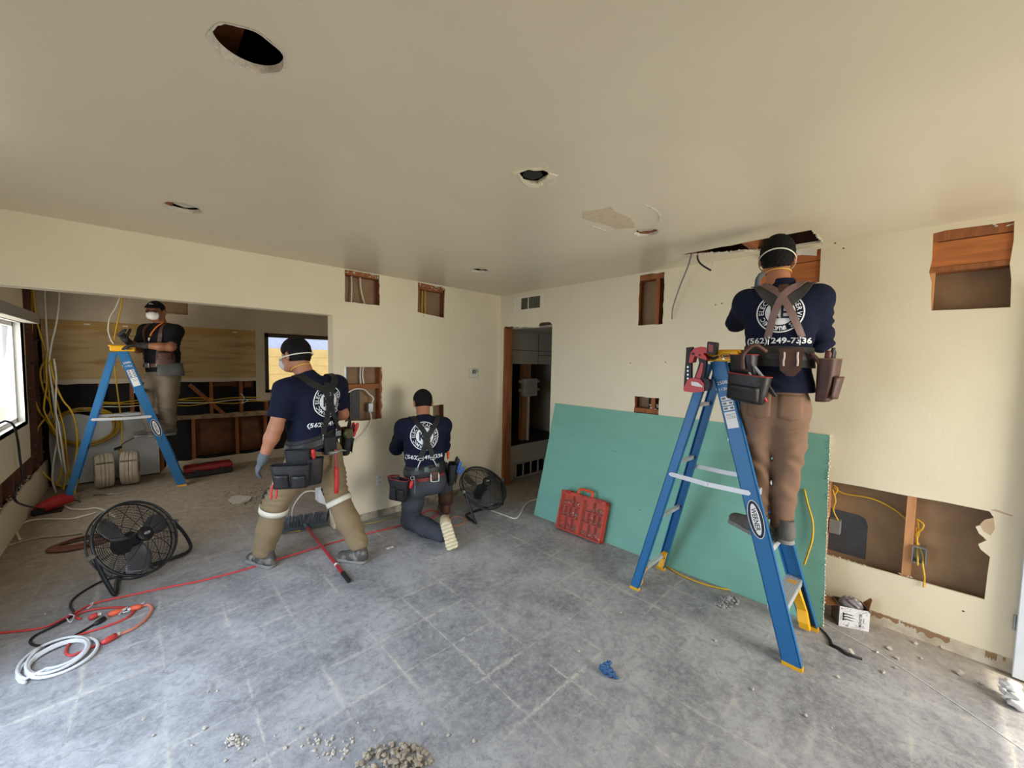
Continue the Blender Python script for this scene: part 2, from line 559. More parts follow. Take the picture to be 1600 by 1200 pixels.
for pts, mt in (([(-1.77, .07, 1.53), (-1.775, .075, 1.45), (-1.77, .07, 1.36)], m_rom_w), ([(-1.745, .07, 1.53), (-1.75, .075, 1.45), (-1.74, .07, 1.36)], m_rom_w),
                ([(-1.95, .03, 1.26), (-1.86, .01, 1.315), (-1.76, .02, 1.31), (-1.70, .04, 1.26), (-1.66, .03, 1.21), (-1.70, .05, 1.12)], m_rom_w),
                ([(-1.69, .05, 1.11), (-1.71, -.03, 1.00), (-1.80, -.07, .87), (-1.92, -.05, .80)], m_rom_w),
                ([(-1.86, .07, 2.41), (-1.855, .07, 2.3), (-1.865, .06, 2.13)], m_rom_w), ([(-1.775, .07, 2.41), (-1.765, .07, 2.28), (-1.73, .06, 2.13)], m_rom_w),
                ([(-1.13, .07, 2.42), (-1.135, .07, 2.3), (-1.13, .07, 2.08)], m_rom_y), ([(-1.085, .07, 2.42), (-1.09, .07, 2.3), (-1.10, .06, 2.08)], m_rom_y), ([(-1.05, .07, 2.42), (-1.055, .07, 2.3), (-1.05, .07, 2.08)], m_rom_y)):
    obj('wall_cable', MB().tube(pts, .0065, 8, 6), mt, wall_back, True)
rim = MB()
for x0, x1, z in ((-1.94, -1.61, 2.425), (-1.18, -.85, 2.418)):
    for i in range(26): rim.rock((rh.uniform(x0, x1), rh.uniform(.005, .03), z + rh.uniform(-.03, .008)), rh.uniform(.008, .016), rh)
obj('broken_gypsum_edge', rim, m_gyp, wall_back)
obj('baseboard_scar', MB().plate([(OX, .0), (-.02, .0)] + [(-.02 - i * .1, .075 + rh.uniform(-.006, .004)) for i in range(21)], [], lambda u, v, q: Vector((u, -.0015 + q, v)), .0015), M('scarred_gypsum', (178, 168, 148), .95, c2=(128, 112, 88), mix=.55, ns=14), wall_back)

# ---- right wall
WR = MB()
rh = random.Random(21)
fn = lambda u, v, q: Vector((q, u, v))
doorh = [(-.868, 0), (-.868, 1.0), (-.870, 1.5), (-.867, 2.03), (-.83, 2.062), (-.74, 2.065), (-.68, 2.062), (-.655, 2.04), (-.66, 2.02), (-.70, 2.01), (-.60, 2.012), (-.5, 2.02), (-.42, 2.03), (-.36, 2.02), (-.31, 2.035), (-.25, 2.03), (-.22, 2.045), (-.15, 2.04), (-.10, 2.05), (-.062, 2.045),
         (-.065, 1.6), (-.058, 1.1), (-.066, .6), (-.062, 0)]
big = [(-4.040, .356), (-3.9, .352), (-3.7, .350), (-3.58, .347), (-3.45, .348), (-3.20, .345), (-3.18, .85), (-3.32, .852), (-3.5, .856), (-3.7, .852), (-3.87, .855), (-4.028, .850), (-4.045, .82), (-4.02, .78), (-3.985, .75), (-4.0, .715), (-4.03, .69), (-4.0, .655), (-4.01, .63), (-4.045, .60), (-4.042, .5)]
trh = [(-4.034, 1.952), (-3.99, 1.952), (-3.9, 1.953), (-3.75, 1.957), (-3.744, 2.05), (-3.742, 2.12), (-3.728, 2.18), (-3.736, 2.25), (-3.732, 2.40), (-3.78, 2.408), (-3.95, 2.402), (-4.02, 2.40), (-4.024, 2.3), (-4.018, 2.18), (-4.028, 2.1)]
holeA = jag(-2.14, -1.90, 1.968, 2.422, .004, .04, rh)
holeB = jag(-2.138, -1.896, 1.06, 1.312, .004, .04, rh)
org = [(-3.222, 2.190), (-2.86, 2.195), (-2.87, 2.30), (-2.90, 2.412), (-3.22, 2.412)]
outer = [(-5.9, 0), doorh[0]] + doorh[1:-1] + [doorh[-1], (3.45, 0), (3.45, H), (-5.9, H)]
WR.plate(outer, [big, trh, holeA, holeB, org], fn, .014)
wall_right = struct('wall_right', WR, m_wall)
bp = MB().plate([(-5.9, 0), (-.868, 0), (-.868, 2.05), (-.062, 2.05), (-.062, 0), (3.45, 0), (3.45, H), (-5.9, H)], [], lambda u, v, q: Vector((TH - .014 + q, u, v)), .014)
obj('back_panel', bp, m_paper, wall_right)
obj('grey_backing_patch', MB().plate([(-3.2, .35), (-3.545, .35), (-3.545, .58), (-3.53, .62), (-3.50, .635), (-3.40, .64), (-3.2, .645)], [], lambda u, v, q: Vector((TH - .018 + q, u, v)), .004), M('grey_backer_board', (72, 74, 78), .9, var=.15), wall_right)
for y in (-3.33, -3.735):
    obj('stud', MB().box((.016, y - .02, .04), (.113, y + .02, H - .04)), m_studlight, wall_right)
for y in (-4.10, -2.17, -2.075, -1.87, -.905, -.025):
    obj('stud', MB().box((.016, y - .019, .04), (.113, y + .019, H - .04)), m_stud, wall_right)
obj('door_jamb_stud', MB().box((.004, -.098, 0), (TH, -.062, 2.03)), m_stud, wall_right)
obj('door_head', MB().box((.016, -.868, 2.045), (.113, -.062, 2.10)), m_brownwood, wall_right)
obj('ceiling_blocking', MB().box((.012, -4.05, 2.205), (.10, -3.72, 2.345)), M('orange_fir_board', (178, 104, 50), .65, var=.25, ns=5, stretch=(1, .7, 6)), wall_right)
obj('ceiling_blocking', MB().box((.010, -4.05, 2.35), (.10, -3.72, 2.42)), m_stud, wall_right)
obj('ceiling_blocking', MB().box((.006, -4.05, 2.175), (.10, -3.72, 2.203)), m_stud, wall_right)
obj('ceiling_blocking', MB().box((.012, -3.24, 2.17), (.10, -2.84, 2.335)), MATS['orange_fir_board'], wall_right)
obj('ceiling_blocking', MB().box((.012, -3.24, 2.34), (.10, -2.84, 2.43)), MATS['orange_fir_board'], wall_right)
obj('top_plate', MB().box((.012, -2.14, 2.375), (.11, -1.9, 2.42)), m_stud, wall_right)
obj('sill_block', MB().box((.012, -2.13, 1.165), (.11, -1.90, 1.205)), m_stud, wall_right)
obj('dark_backing', MB().box((.10, -2.14, 1.2), (.112, -1.99, 1.34)), m_dark, wall_right)
g = MB()
for i in range(10): g.rock((rh.uniform(.01, .05), rh.uniform(-2.12, -2.03), rh.uniform(1.205, 1.25)), rh.uniform(.012, .02), rh)
for i in range(8): g.rock((rh.uniform(.008, .02), rh.uniform(-4.02, -3.95), rh.uniform(2.385, 2.41)), rh.uniform(.01, .018), rh)
for i in range(8): g.rock((rh.uniform(.002, .01), -4.02 + rh.uniform(-.012, .01), rh.uniform(.62, .80)), rh.uniform(.007, .012), rh, 1, (.3, 1, 1.4))
for y in (-3.33, -3.735):
    for i in range(5): g.rock((rh.uniform(.004, .02), y + rh.uniform(-.03, .03), .352 + rh.uniform(0, .012)), rh.uniform(.006, .012), rh)
for i in range(34):
    y = -3.2 + rh.random() * -.03 - i * .011
    g.rock((rh.uniform(-.002, .006), y, .351 + rh.uniform(-.002, .004)), rh.uniform(.004, .007), rh)
obj('broken_gypsum_edge', g, m_gyp, wall_right)
obj('torn_paper_edge', MB().plate([(-4.045, .82), (-4.015, .80), (-4.0, .77), (-4.015, .735), (-4.04, .72), (-4.052, .76)], [], lambda u, v, q: Vector((-.001 + q, u, v)), .001).plate([(-4.03, .86), (-4.10, .845), (-4.11, .85), (-4.05, .868)], [], lambda u, v, q: Vector((-.001 + q, u, v)), .001), M('torn_wall_paper', (196, 170, 138), .9), wall_right)
# strip where the baseboard came off, scarred down to brown paper
scar = MB().plate([(-4.16, 0), (-.9, 0)] + [(-.9 - i * .1, .08 + rh.uniform(-.004, .004)) for i in range(33)] + [(-4.16, .08)], [], lambda u, v, q: Vector((-.0012 + q, u, v)), .0012)
obj('baseboard_scar', scar, M('scuffed_wall_strip', (214, 204, 182), .9, c2=(178, 164, 140), mix=.52, ns=9), wall_right)
tp = MB()
for y0, y1, z0, z1 in ((-3.72, -3.60, .045, .078), (-3.80, -3.73, .05, .076), (-3.93, -3.80, .035, .077), (-4.10, -4.06, .035, .078), (-4.13, -4.12, .05, .075), (-3.56, -3.40, .0, .035)):
    n = 9
    top = [(y1 + (y0 - y1) * i / n, z1 + rh.uniform(-.004, .002)) for i in range(n + 1)]
    bot = [(y0 + (y1 - y0) * i / n, z0 + rh.uniform(-.004, .018)) for i in range(n + 1)]
    tp.plate(top + bot, [], lambda u, v, q: Vector((-.0022 + q, u, v)), .001)
obj('torn_brown_paper', tp, M('torn_brown_paper', (150, 118, 84), .95, var=.15), wall_right)
for pts in ([(.07, -3.36, .80), (.075, -3.42, .77), (.07, -3.55, .775), (.075, -3.65, .74), (.06, -3.72, .69)],
            [(.05, -3.36, .79), (.045, -3.38, .72), (.05, -3.372, .65), (.05, -3.40, .585)],
            [(.05, -3.365, .82), (.05, -3.385, .80), (.05, -3.375, .76), (.05, -3.36, .75)],
            [(.05, -3.76, .71), (.04, -3.79, .69), (.04, -3.785, .655), (.05, -3.765, .62), (.05, -3.77, .56), (.03, -3.775, .50)],
            [(.05, -3.765, .70), (.05, -3.775, .64), (.05, -3.77, .58), (.04, -3.785, .545), (.02, -3.80, .50), (-.005, -3.80, .46), (-.012, -3.81, .40), (-.01, -3.812, .37), (-.012, -3.81, .33)],
            [(.05, -3.762, .66), (.05, -3.768, .60), (.03, -3.775, .52), (.0, -3.778, .48), (-.002, -3.78, .445)]):
    obj('wall_cable', MB().tube(pts, .0045, 8, 6), m_rom_y, wall_right, True)
bx = MB()
for lo, hi in (((-.004, -3.812, .555), (.06, -3.808, .46)), ((-.004, -3.757, .555), (.06, -3.753, .46)), ((-.004, -3.812, .558), (.06, -3.753, .553)), ((-.004, -3.812, .463), (.06, -3.753, .458)), ((.055, -3.812, .555), (.06, -3.753, .46))):
    bx.box((min(lo[0], hi[0]), min(lo[1], hi[1]), min(lo[2], hi[2])), (max(lo[0], hi[0]), max(lo[1], hi[1]), max(lo[2], hi[2])))
obj('outlet_box', bx, m_steel, wall_right)
obj('outlet_box', MB().box((.045, -3.415, .49), (.10, -3.355, .585), bev=.003), M('grey_steel_box', (150, 152, 150), .5, .5), wall_right)

# ---- left wall: kitchen window, stripped lower band and stripped far corner, glass door beside the camera
LX = -4.18
lw = MB()
fnl = lambda u, v, q: Vector((LX - q, u, v))
lw.plate([(-5.9, 0), (-2.75, 0), (-2.75, 2.06), (-.75, 2.06), (-.75, 0), (3.45, 0), (3.45, .335)] + [(2.9 - i * .2, .325 + rh.uniform(-.02, .02)) for i in range(0, 12)] + [(.55, .30), (.55, .55), (2.48, .545), (2.50, .8), (2.47, 1.2), (2.50, 1.7), (2.48, H), (-5.9, H)],
         [[(1.02, .92), (2.42, .92), (2.42, 1.90), (1.02, 1.90)]], fnl, .014)
wall_left = struct('wall_left', lw, m_wall)
obj('back_panel', MB().plate([(-5.9, 0), (-2.75, 0), (-2.75, 2.06), (-.75, 2.06), (-.75, 0), (3.45, 0), (3.45, H), (-5.9, H)], [[(1.0, .90), (2.44, .90), (2.44, 1.92), (1.0, 1.92)]], lambda u, v, q: Vector((LX - TH + q, u, v)), .014), m_dark, wall_left)
obj('reveal', MB().box((LX - TH, 2.42, .92), (LX, 2.45, 1.90)).box((LX - TH, 1.0, .89), (LX, 2.44, .92)).box((LX - TH, 1.0, 1.90), (LX, 2.44, 1.925)), m_white, wall_left)
for y in (.6, 1.0, 1.42, 1.83, 2.24, 2.56, 2.62, 3.0, 3.25):
    obj('stud', MB().box((LX - .105, y - .02, .03), (LX - .016, y + .02, .9 if y < 2.5 else H - .02)), m_brownwood, wall_left)
c = MB()
for i in range(150): c.rock((LX - .02 + rh.uniform(-.02, .03), rh.uniform(2.53, 3.28), rh.uniform(.35, 1.9)), rh.uniform(.008, .02), rh)
obj('crumbled_plaster', c, M('crumbled_brown_plaster', (96, 74, 54), .95, var=.4, ns=25), wall_left)
c = MB()
for i in range(30): c.rock((LX - .02 + rh.uniform(-.01, .02), rh.uniform(.8, 2.6), .325 + rh.uniform(0, .03)), rh.uniform(.008, .016), rh)
obj('broken_gypsum_edge', c, m_gyp, wall_left)
win1 = MB()
for a, b in (((1.02, .92), (1.06, 1.9)), ((2.38, .92), (2.42, 1.9)), ((1.02, .92), (2.42, .96)), ((1.02, 1.86), (2.42, 1.9)), ((1.70, .92), (1.74, 1.9))):
    win1.box((LX - .11, a[0], a[1]), (LX - .06, b[0], b[1]))
window_1 = struct('window_1', win1, m_white)
m_glass = M('window_glass', (250, 252, 252), .02, trans=1.0, var=0)
struct('window_1_valance', MB().box((LX, .9, 1.90), (LX + .10, 2.52, 2.0), bev=.006), M('grey_valance', (150, 146, 136), .7))
d2 = MB()
for a, b in (((-2.75, 0), (-2.69, 2.06)), ((-.81, 0), (-.75, 2.06)), ((-2.75, 2.0), (-.75, 2.06)), ((-2.75, 0), (-.75, .06)), ((-1.78, 0), (-1.72, 2.06))):
    d2.box((LX - .10, a[0], a[1]), (LX - .04, b[0], b[1]))
struct('door_2', d2, m_white)

# ---- near wall behind the camera
nw = MB().plate([(-4.2, 0), (.13, 0), (.13, H), (-4.2, H)], [[(-2.95, .35), (-.15, .35), (-.15, 2.15), (-2.95, 2.15)]], lambda u, v, q: Vector((u, -5.6 - q, v)), .1)
struct('wall_near', nw, m_wall)
w3 = MB()
for a, b in (((-2.95, .35), (-2.89, 2.15)), ((-.21, .35), (-.15, 2.15)), ((-2.95, .35), (-.15, .41)), ((-2.95, 2.09), (-.15, 2.15)), ((-1.58, .35), (-1.52, 2.15))):
    w3.box((a[0], -5.68, a[1]), (b[0], -5.63, b[1]))
struct('window_3', w3, m_white)
# white door standing open against the right wall, just inside the frame
dm = Matrix.Translation((-.012, -4.15, 0.012)) @ Matrix.Rotation(math.radians(-3), 4, 'Z')
d1 = obj('door_1', MB().box((-.045, -.82, 0), (0, 0, 2.03), dm, .003), M('white_door_paint', (218, 224, 230), .4, var=.02))
d1['kind'] = 'structure'
for z in (.25, 1.05, 1.8):
    obj('hinge', MB().cyl((-.020, -4.144, z), (-.020, -4.144, z + .08), .006), m_steel, d1)

# ---- kitchen far wall
FY = 3.3
rh = random.Random(31)
ff = lambda u, v, q: Vector((u, FY + q, v))
fw_ = MB().plate([(-4.2, 2.0), (-2.07, 2.0), (-2.07, .925), (-.95, .925), (.0, .925), (.0, H), (-4.2, H)],
                 [[(-1.95, 1.05), (-.70, 1.05), (-.70, 1.975), (-1.95, 1.975)], jag(-3.18, -2.853, 2.166, 2.36, .004, .04, rh)], ff, .014)
wall_far = struct('wall_far', fw_, m_kwall)
obj('sheathing', MB().plate([(-4.32, 0), (.13, 0), (.13, H), (-4.32, H)], [[(-1.95, 1.05), (-.70, 1.05), (-.70, 1.975), (-1.95, 1.975)]], lambda u, v, q: Vector((u, FY + .115 + q, v)), .014), m_dark, wall_far)
obj('old_board', MB().box((-4.17, FY - .004, 1.29), (-2.07, FY + .012, 2.0)), m_ply, wall_far)
obj('hole_backing', MB().box((-3.25, FY + .05, 2.1), (-2.8, FY + .06, 2.42)), m_paper, wall_far)
obj('board_band', MB().plate([(-4.17, 1.90)] + [(-4.17 + i * .1, 1.89 + rh.uniform(-.02, .015)) for i in range(1, 21)] + [(-2.07, 1.885), (-2.07, 2.0), (-4.17, 2.0)], [], lambda u, v, q: Vector((u, FY - .007 + q, v)), .004), M('yellowed_glue_band', (178, 142, 82), .8, var=.2, ns=5, stretch=(.5, 1, 8)), wall_far)
obj('ledge_strip', MB().plate([(-4.17, 1.29), (-2.07, 1.29), (-2.07, 1.235)] + [(-2.1 - i * .1, 1.238 + rh.uniform(-.01, .006)) for i in range(20)] + [(-4.17, 1.25)], [], lambda u, v, q: Vector((u, FY - .012 + q, v)), .02), m_kwall, wall_far)
tg = MB()
for x, s_ in ((-3.83, .05), (-3.50, .05), (-2.35, .05)):
    tg.box((x, FY - .009, 1.955), (x + s_, FY - .006, 1.97))
obj('stamp_tag', tg, m_white, wall_far)
for x in (-3.72, -3.44, -2.62, -2.26, -1.93):
    obj('stud', MB().box((x - .02, FY + .014, .72), (x + .02, FY + .112, 1.27)), m_stud, wall_far)
obj('diagonal_brace', MB().bar((-2.86, FY + .05, 1.2), (-2.45, FY + .05, .72), .05, .12, (0, 1, 0)), m_stud, wall_far)
for x in (-3.17, -2.83, -2.32, -1.95, -1.5):
    obj('stud', MB().box((x - .02, FY + .014, .02), (x + .02, FY + .112, .74)), m_stud, wall_far)
obj('rail_board', MB().plate([(-3.2, .715), (-1.6, .69), (-.9, .69), (-.9, .775)] + [(-.95 - i * .1, .772 + rh.uniform(-.008, .004)) for i in range(22)] + [(-3.2, .80)], [], lambda u, v, q: Vector((u, FY - .012 + q, v)), .03), M('weathered_rail_board', (160, 134, 104), .85, c2=(110, 88, 66), mix=.55, ns=10), wall_far)
bt = MB()
for x0, x1, z0, z1 in ((-2.80, -2.34, .16, .69), (-2.30, -1.97, .16, .68), (-2.6, -2.28, 1.15, 1.24), (-2.24, -2.09, 1.12, 1.24)):
    nx, nz = 14, 14
    vs = []
    for i in range(nx + 1):
        for j in range(nz + 1):
            u, v = i / nx, j / nz
            b_ = .07 * (1 - (2 * u - 1) ** 4) * (1 - (2 * v - 1) ** 4)
            vs.append((x0 + (x1 - x0) * u, FY + .10 - b_ - .02 * mnoise.noise(Vector((u * 5 + x0, v * 5, 1))), z0 + (z1 - z0) * v))
    bt.add(vs, [(i * (nz + 1) + j, (i + 1) * (nz + 1) + j, (i + 1) * (nz + 1) + j + 1, i * (nz + 1) + j + 1) for i in range(nx) for j in range(nz)])
obj('insulation_batt', bt, m_batt, wall_far, True)
obj('base_strip', MB().plate([(-3.2, 0), (-.2, 0), (-.2, .14)] + [(-.3 - i * .1, .135 + rh.uniform(-.012, .012)) for i in range(29)], [], lambda u, v, q: Vector((u, FY - .004 + q, v)), .016), m_kwall, wall_far)
obj('white_backer_board', MB().plate([(-4.13, .02), (-4.15, .5), (-4.14, .885), (-3.9, .87), (-3.82, .84), (-3.45, .865), (-3.2, .83), (-3.195, .02)], [], lambda u, v, q: Vector((u, FY - .022 + q, v)), .03), M('white_backer_board', (188, 188, 184), .7, var=.06, ns=3), wall_far)
for z, x0, x1, mt in ((.98, -3.7, -1.95, m_rom_y), (.945, -3.7, -1.95, m_rom_w), (.915, -3.0, -1.9, m_rom_y), (1.0, -3.7, -2.6, m_rom_y)):
    n = 8
    obj('wall_cable', MB().tube([(x0 + (x1 - x0) * i / n, FY + .012 - .02 * (i % 2), z - .012 * math.sin(i * 1.7)) for i in range(n + 1)], .007, 6, 4), mt, wall_far, True)
obj('wall_cable', MB().tube([(-2.27, FY - .01, 1.05), (-2.23, FY - .02, .98), (-2.26, FY - .015, .9), (-2.20, FY - .015, .93), (-2.17, FY - .01, .96)], .006, 6, 5), m_rom_w, wall_far, True)
w2 = MB()
m_frame = M('bronze_window_frame', (70, 60, 50), .5, .4)
for a, b in (((-1.95, 1.05), (-1.90, 1.975)), ((-.75, 1.05), (-.70, 1.975)), ((-1.95, 1.05), (-.70, 1.09)), ((-1.95, 1.915), (-.70, 1.975))):
    w2.box((a[0], FY - .01, a[1]), (b[0], FY + .09, b[1]))
window_2 = struct('window_2', w2, m_frame)
obj('window_pane', MB().box((-1.9, FY + .04, 1.09), (-.75, FY + .045, 1.915)), m_glass, window_2)
# outside the far window: a sunlit block wall under a pale fascia, on bare ground
blk = M('sunlit_block_wall', (206, 176, 116), .9, var=.08, ns=5, bump=.2)
yw = MB()
for r_ in range(9):
    for c_ in range(14):
        x0 = -4.5 + c_ * .5 - (.25 if r_ % 2 else 0)
        yw.box((x0 + .006, 6.5, r_ * .2 + .006), (x0 + .494, 6.7, r_ * .2 + .194))
yw.box((-4.8, 6.505, 0), (2.6, 6.69, 1.8))
struct('wall_outside', yw, blk)
struct('trim_1', MB().box((-5, 6.8, 1.78), (3.5, 6.9, 2.65)).box((-1.45, 6.72, 1.78), (-1.38, 6.8, 2.6)).box((.35, 6.72, 1.78), (.42, 6.8, 2.6)), M('pale_blue_fascia', (170, 180, 210), .7))
struct('ground', MB().box((-16, -16, -.2), (16, 16, -.125)), M('bare_ground', (188, 172, 146), .95, var=.15, ns=3))

# ---- hall behind the doorway
hall = MB().plate([(.128, 0), (1.5, 0), (1.5, 2.44), (.128, 2.44)], [[(.225, .47), (1.03, .47), (1.03, 1.58), (.225, 1.58)], [(.335, .03), (.90, .03), (.90, .215), (.335, .215)]], lambda u, v, q: Vector((u, 0.0 + q, v)), .02)
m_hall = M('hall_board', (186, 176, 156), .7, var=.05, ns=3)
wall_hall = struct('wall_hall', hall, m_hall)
obj('soffit', MB().box((.13, -2.2, 2.022), (1.5, 0, 2.06)), m_hall, wall_hall)
obj('end_wall', MB().box((1.5, -2.2, 0), (1.52, 1.0, 2.44)).box((.13, -2.22, 0), (1.52, -2.2, 2.44)), m_hall, wall_hall)
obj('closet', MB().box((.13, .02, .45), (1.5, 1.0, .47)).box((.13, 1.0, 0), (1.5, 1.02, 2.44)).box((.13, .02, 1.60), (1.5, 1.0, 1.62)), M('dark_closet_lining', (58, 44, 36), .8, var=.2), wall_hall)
obj('panel_joint', MB().box((.128, -.003, 1.76), (1.4, .0, 1.768)).box((.72, -.003, 1.58), (.728, 0, 1.99)).box((.72, -.003, 1.70), (1.4, .0, 1.708)), M('panel_joint', (90, 82, 70), .8), wall_hall)
gr = MB()
for a, b in (((.305, .015), (.93, .035)), ((.305, .21), (.93, .235)), ((.305, .015), (.33, .235)), ((.905, .015), (.93, .235)), ((.46, .03), (.472, .22)), ((.61, .03), (.622, .22)), ((.76, .03), (.772, .22))):
    gr.box((a[0], -.012, a[1]), (b[0], .004, b[1]))
rg = tag(obj('return_grille', gr, m_hall), 'low white return air grille in the dark hall past the doorway', 'grille')
obj('grille_louvers', (lambda q: [q.box((.335, .002, z), (.90, .016, z + .004)) for z in [.035 + .012 * i for i in range(15)]] and q)(MB()), m_blackplastic, rg)
pb = thing('fuse_box', 'small pale electrical box mounted on a post inside the dark hall closet', 'electrical box', (.70, .12, 1.24))
obj('housing', MB().box((.58, .10, 1.12), (.83, .19, 1.37), bev=.006), M('aged_white_enamel', (192, 186, 170), .5, var=.08), pb)
obj('cover', MB().box((.615, .09, 1.15), (.795, .10, 1.34), bev=.003), M('aged_cover', (176, 168, 150), .5), pb)
for z in (1.19, 1.31):
    for x in (.50, .83): obj('bracket', MB().box((x, .13, z), (x + .08, .16, z + .035)), MATS['aged_white_enamel'], pb)
obj('post', MB().box((.62, .19, .47), (.78, .26, 1.58)), m_studlight, wall_hall)
obj('conduit', MB().cyl((.72, .17, .47), (.72, .17, 1.12), .018), MATS['aged_white_enamel'], pb)
# ------------------------------------------------------------------ text and flat print helpers
_TX = {}


def text2d(s, size=1.0, bold=0.0):
    """flat outline of a string: (points, faces, width), baseline at 0, left at 0"""
    k = (s, bold)
    if k not in _TX:
        cu = bpy.data.curves.new('lettering', 'FONT')
        cu.body = s
        cu.size = 1
        cu.resolution_u = 2
        cu.offset = bold
        o = bpy.data.objects.new('lettering', cu)
        COL.objects.link(o)
        dg = bpy.context.evaluated_depsgraph_get()
        me = bpy.data.meshes.new_from_object(o.evaluated_get(dg))
        vs = [(q.co.x, q.co.y) for q in me.vertices]
        fs = [tuple(f.vertices) for f in me.polygons]
        bpy.data.objects.remove(o)
        bpy.data.curves.remove(cu)
        bpy.data.meshes.remove(me)
        xs = [q[0] for q in vs] or [0]
        x0, x1 = min(xs), max(xs)
        _TX[k] = ([(x - x0, y) for x, y in vs], fs, x1 - x0)
    vs, fs, wd = _TX[k]
    return [(x * size, y * size) for x, y in vs], fs, wd * size


def flat(mb, vs, fs, fn):
    mb.add([fn(*q) for q in vs], fs)


def put_text(mb, s, size, fn, bold=0.0, centre=True, sx=1.0):
    vs, fs, wd = text2d(s, size, bold)
    o = wd * sx / 2 if centre else 0
    flat(mb, [(x * sx - o, y) for x, y in vs], fs, fn)


def disc2d(rx, ry, n=36, r0=0.0, rings=1):
    vs, fs = [], []
    if r0 == 0:
        vs.append((0, 0))
        for k in range(1, rings + 1):
            for i in range(n):
                t = 2 * PI * i / n
                vs.append((rx * k / rings * math.cos(t), ry * k / rings * math.sin(t)))
        for i in range(n): fs.append((0, 1 + i, 1 + (i + 1) % n))
        for k in range(1, rings):
            a, b = 1 + (k - 1) * n, 1 + k * n
            for i in range(n): fs.append((a + i, b + i, b + (i + 1) % n, a + (i + 1) % n))
    else:
        for q in (r0, 1):
            for i in range(n):
                t = 2 * PI * i / n
                vs.append((rx * q * math.cos(t), ry * q * math.sin(t)))
        fs = [(i, (i + 1) % n, n + (i + 1) % n, n + i) for i in range(n)]
    return vs, fs


def rect2d(x0, y0, x1, y1):
    return [(x0, y0), (x1, y0), (x1, y1), (x0, y1)], [(0, 1, 2, 3)]


# ------------------------------------------------------------------ step ladders
m_blue = M('blue_fibreglass', (30, 106, 162), .45, var=.06, ns=5, bump=.05)
m_yel = M('yellow_plastic', (236, 176, 22), .5, var=.06)
m_alu = M('brushed_aluminium', (214, 215, 217), .4, .45, var=.1, ns=30, stretch=(1, 20, 1))
m_print_w = M('white_print', (236, 236, 232), .6, var=.0)
m_print_b = M('dark_blue_print', (14, 20, 44), .6, var=.0)
m_print_k = M('black_print', (16, 16, 18), .6, var=.0)


def rail(a, b, wd, fl, th, inward):
    """C channel from a to b: web faces outward (local x), flanges turn inward"""
    mb = MB()
    a, b = Vector(a), Vector(b)
    z = (b - a).normalized()
    x = Vector((1, 0, 0))
    x = (x - z * x.dot(z)).normalized()
    y = z.cross(x)
    m = Matrix((x, y, z)).transposed().to_4x4()
    m.translation = a
    L = (b - a).length
    s = inward
    mb.box((min(0, s * th), -wd / 2, 0), (max(0, s * th), wd / 2, L), m)
    for e in (-1, 1):
        y0, y1 = sorted((e * wd / 2, e * (wd / 2 - th)))
        mb.box((min(0, s * fl), y0, 0), (max(0, s * fl), y1, L), m)
    return mb, m, L


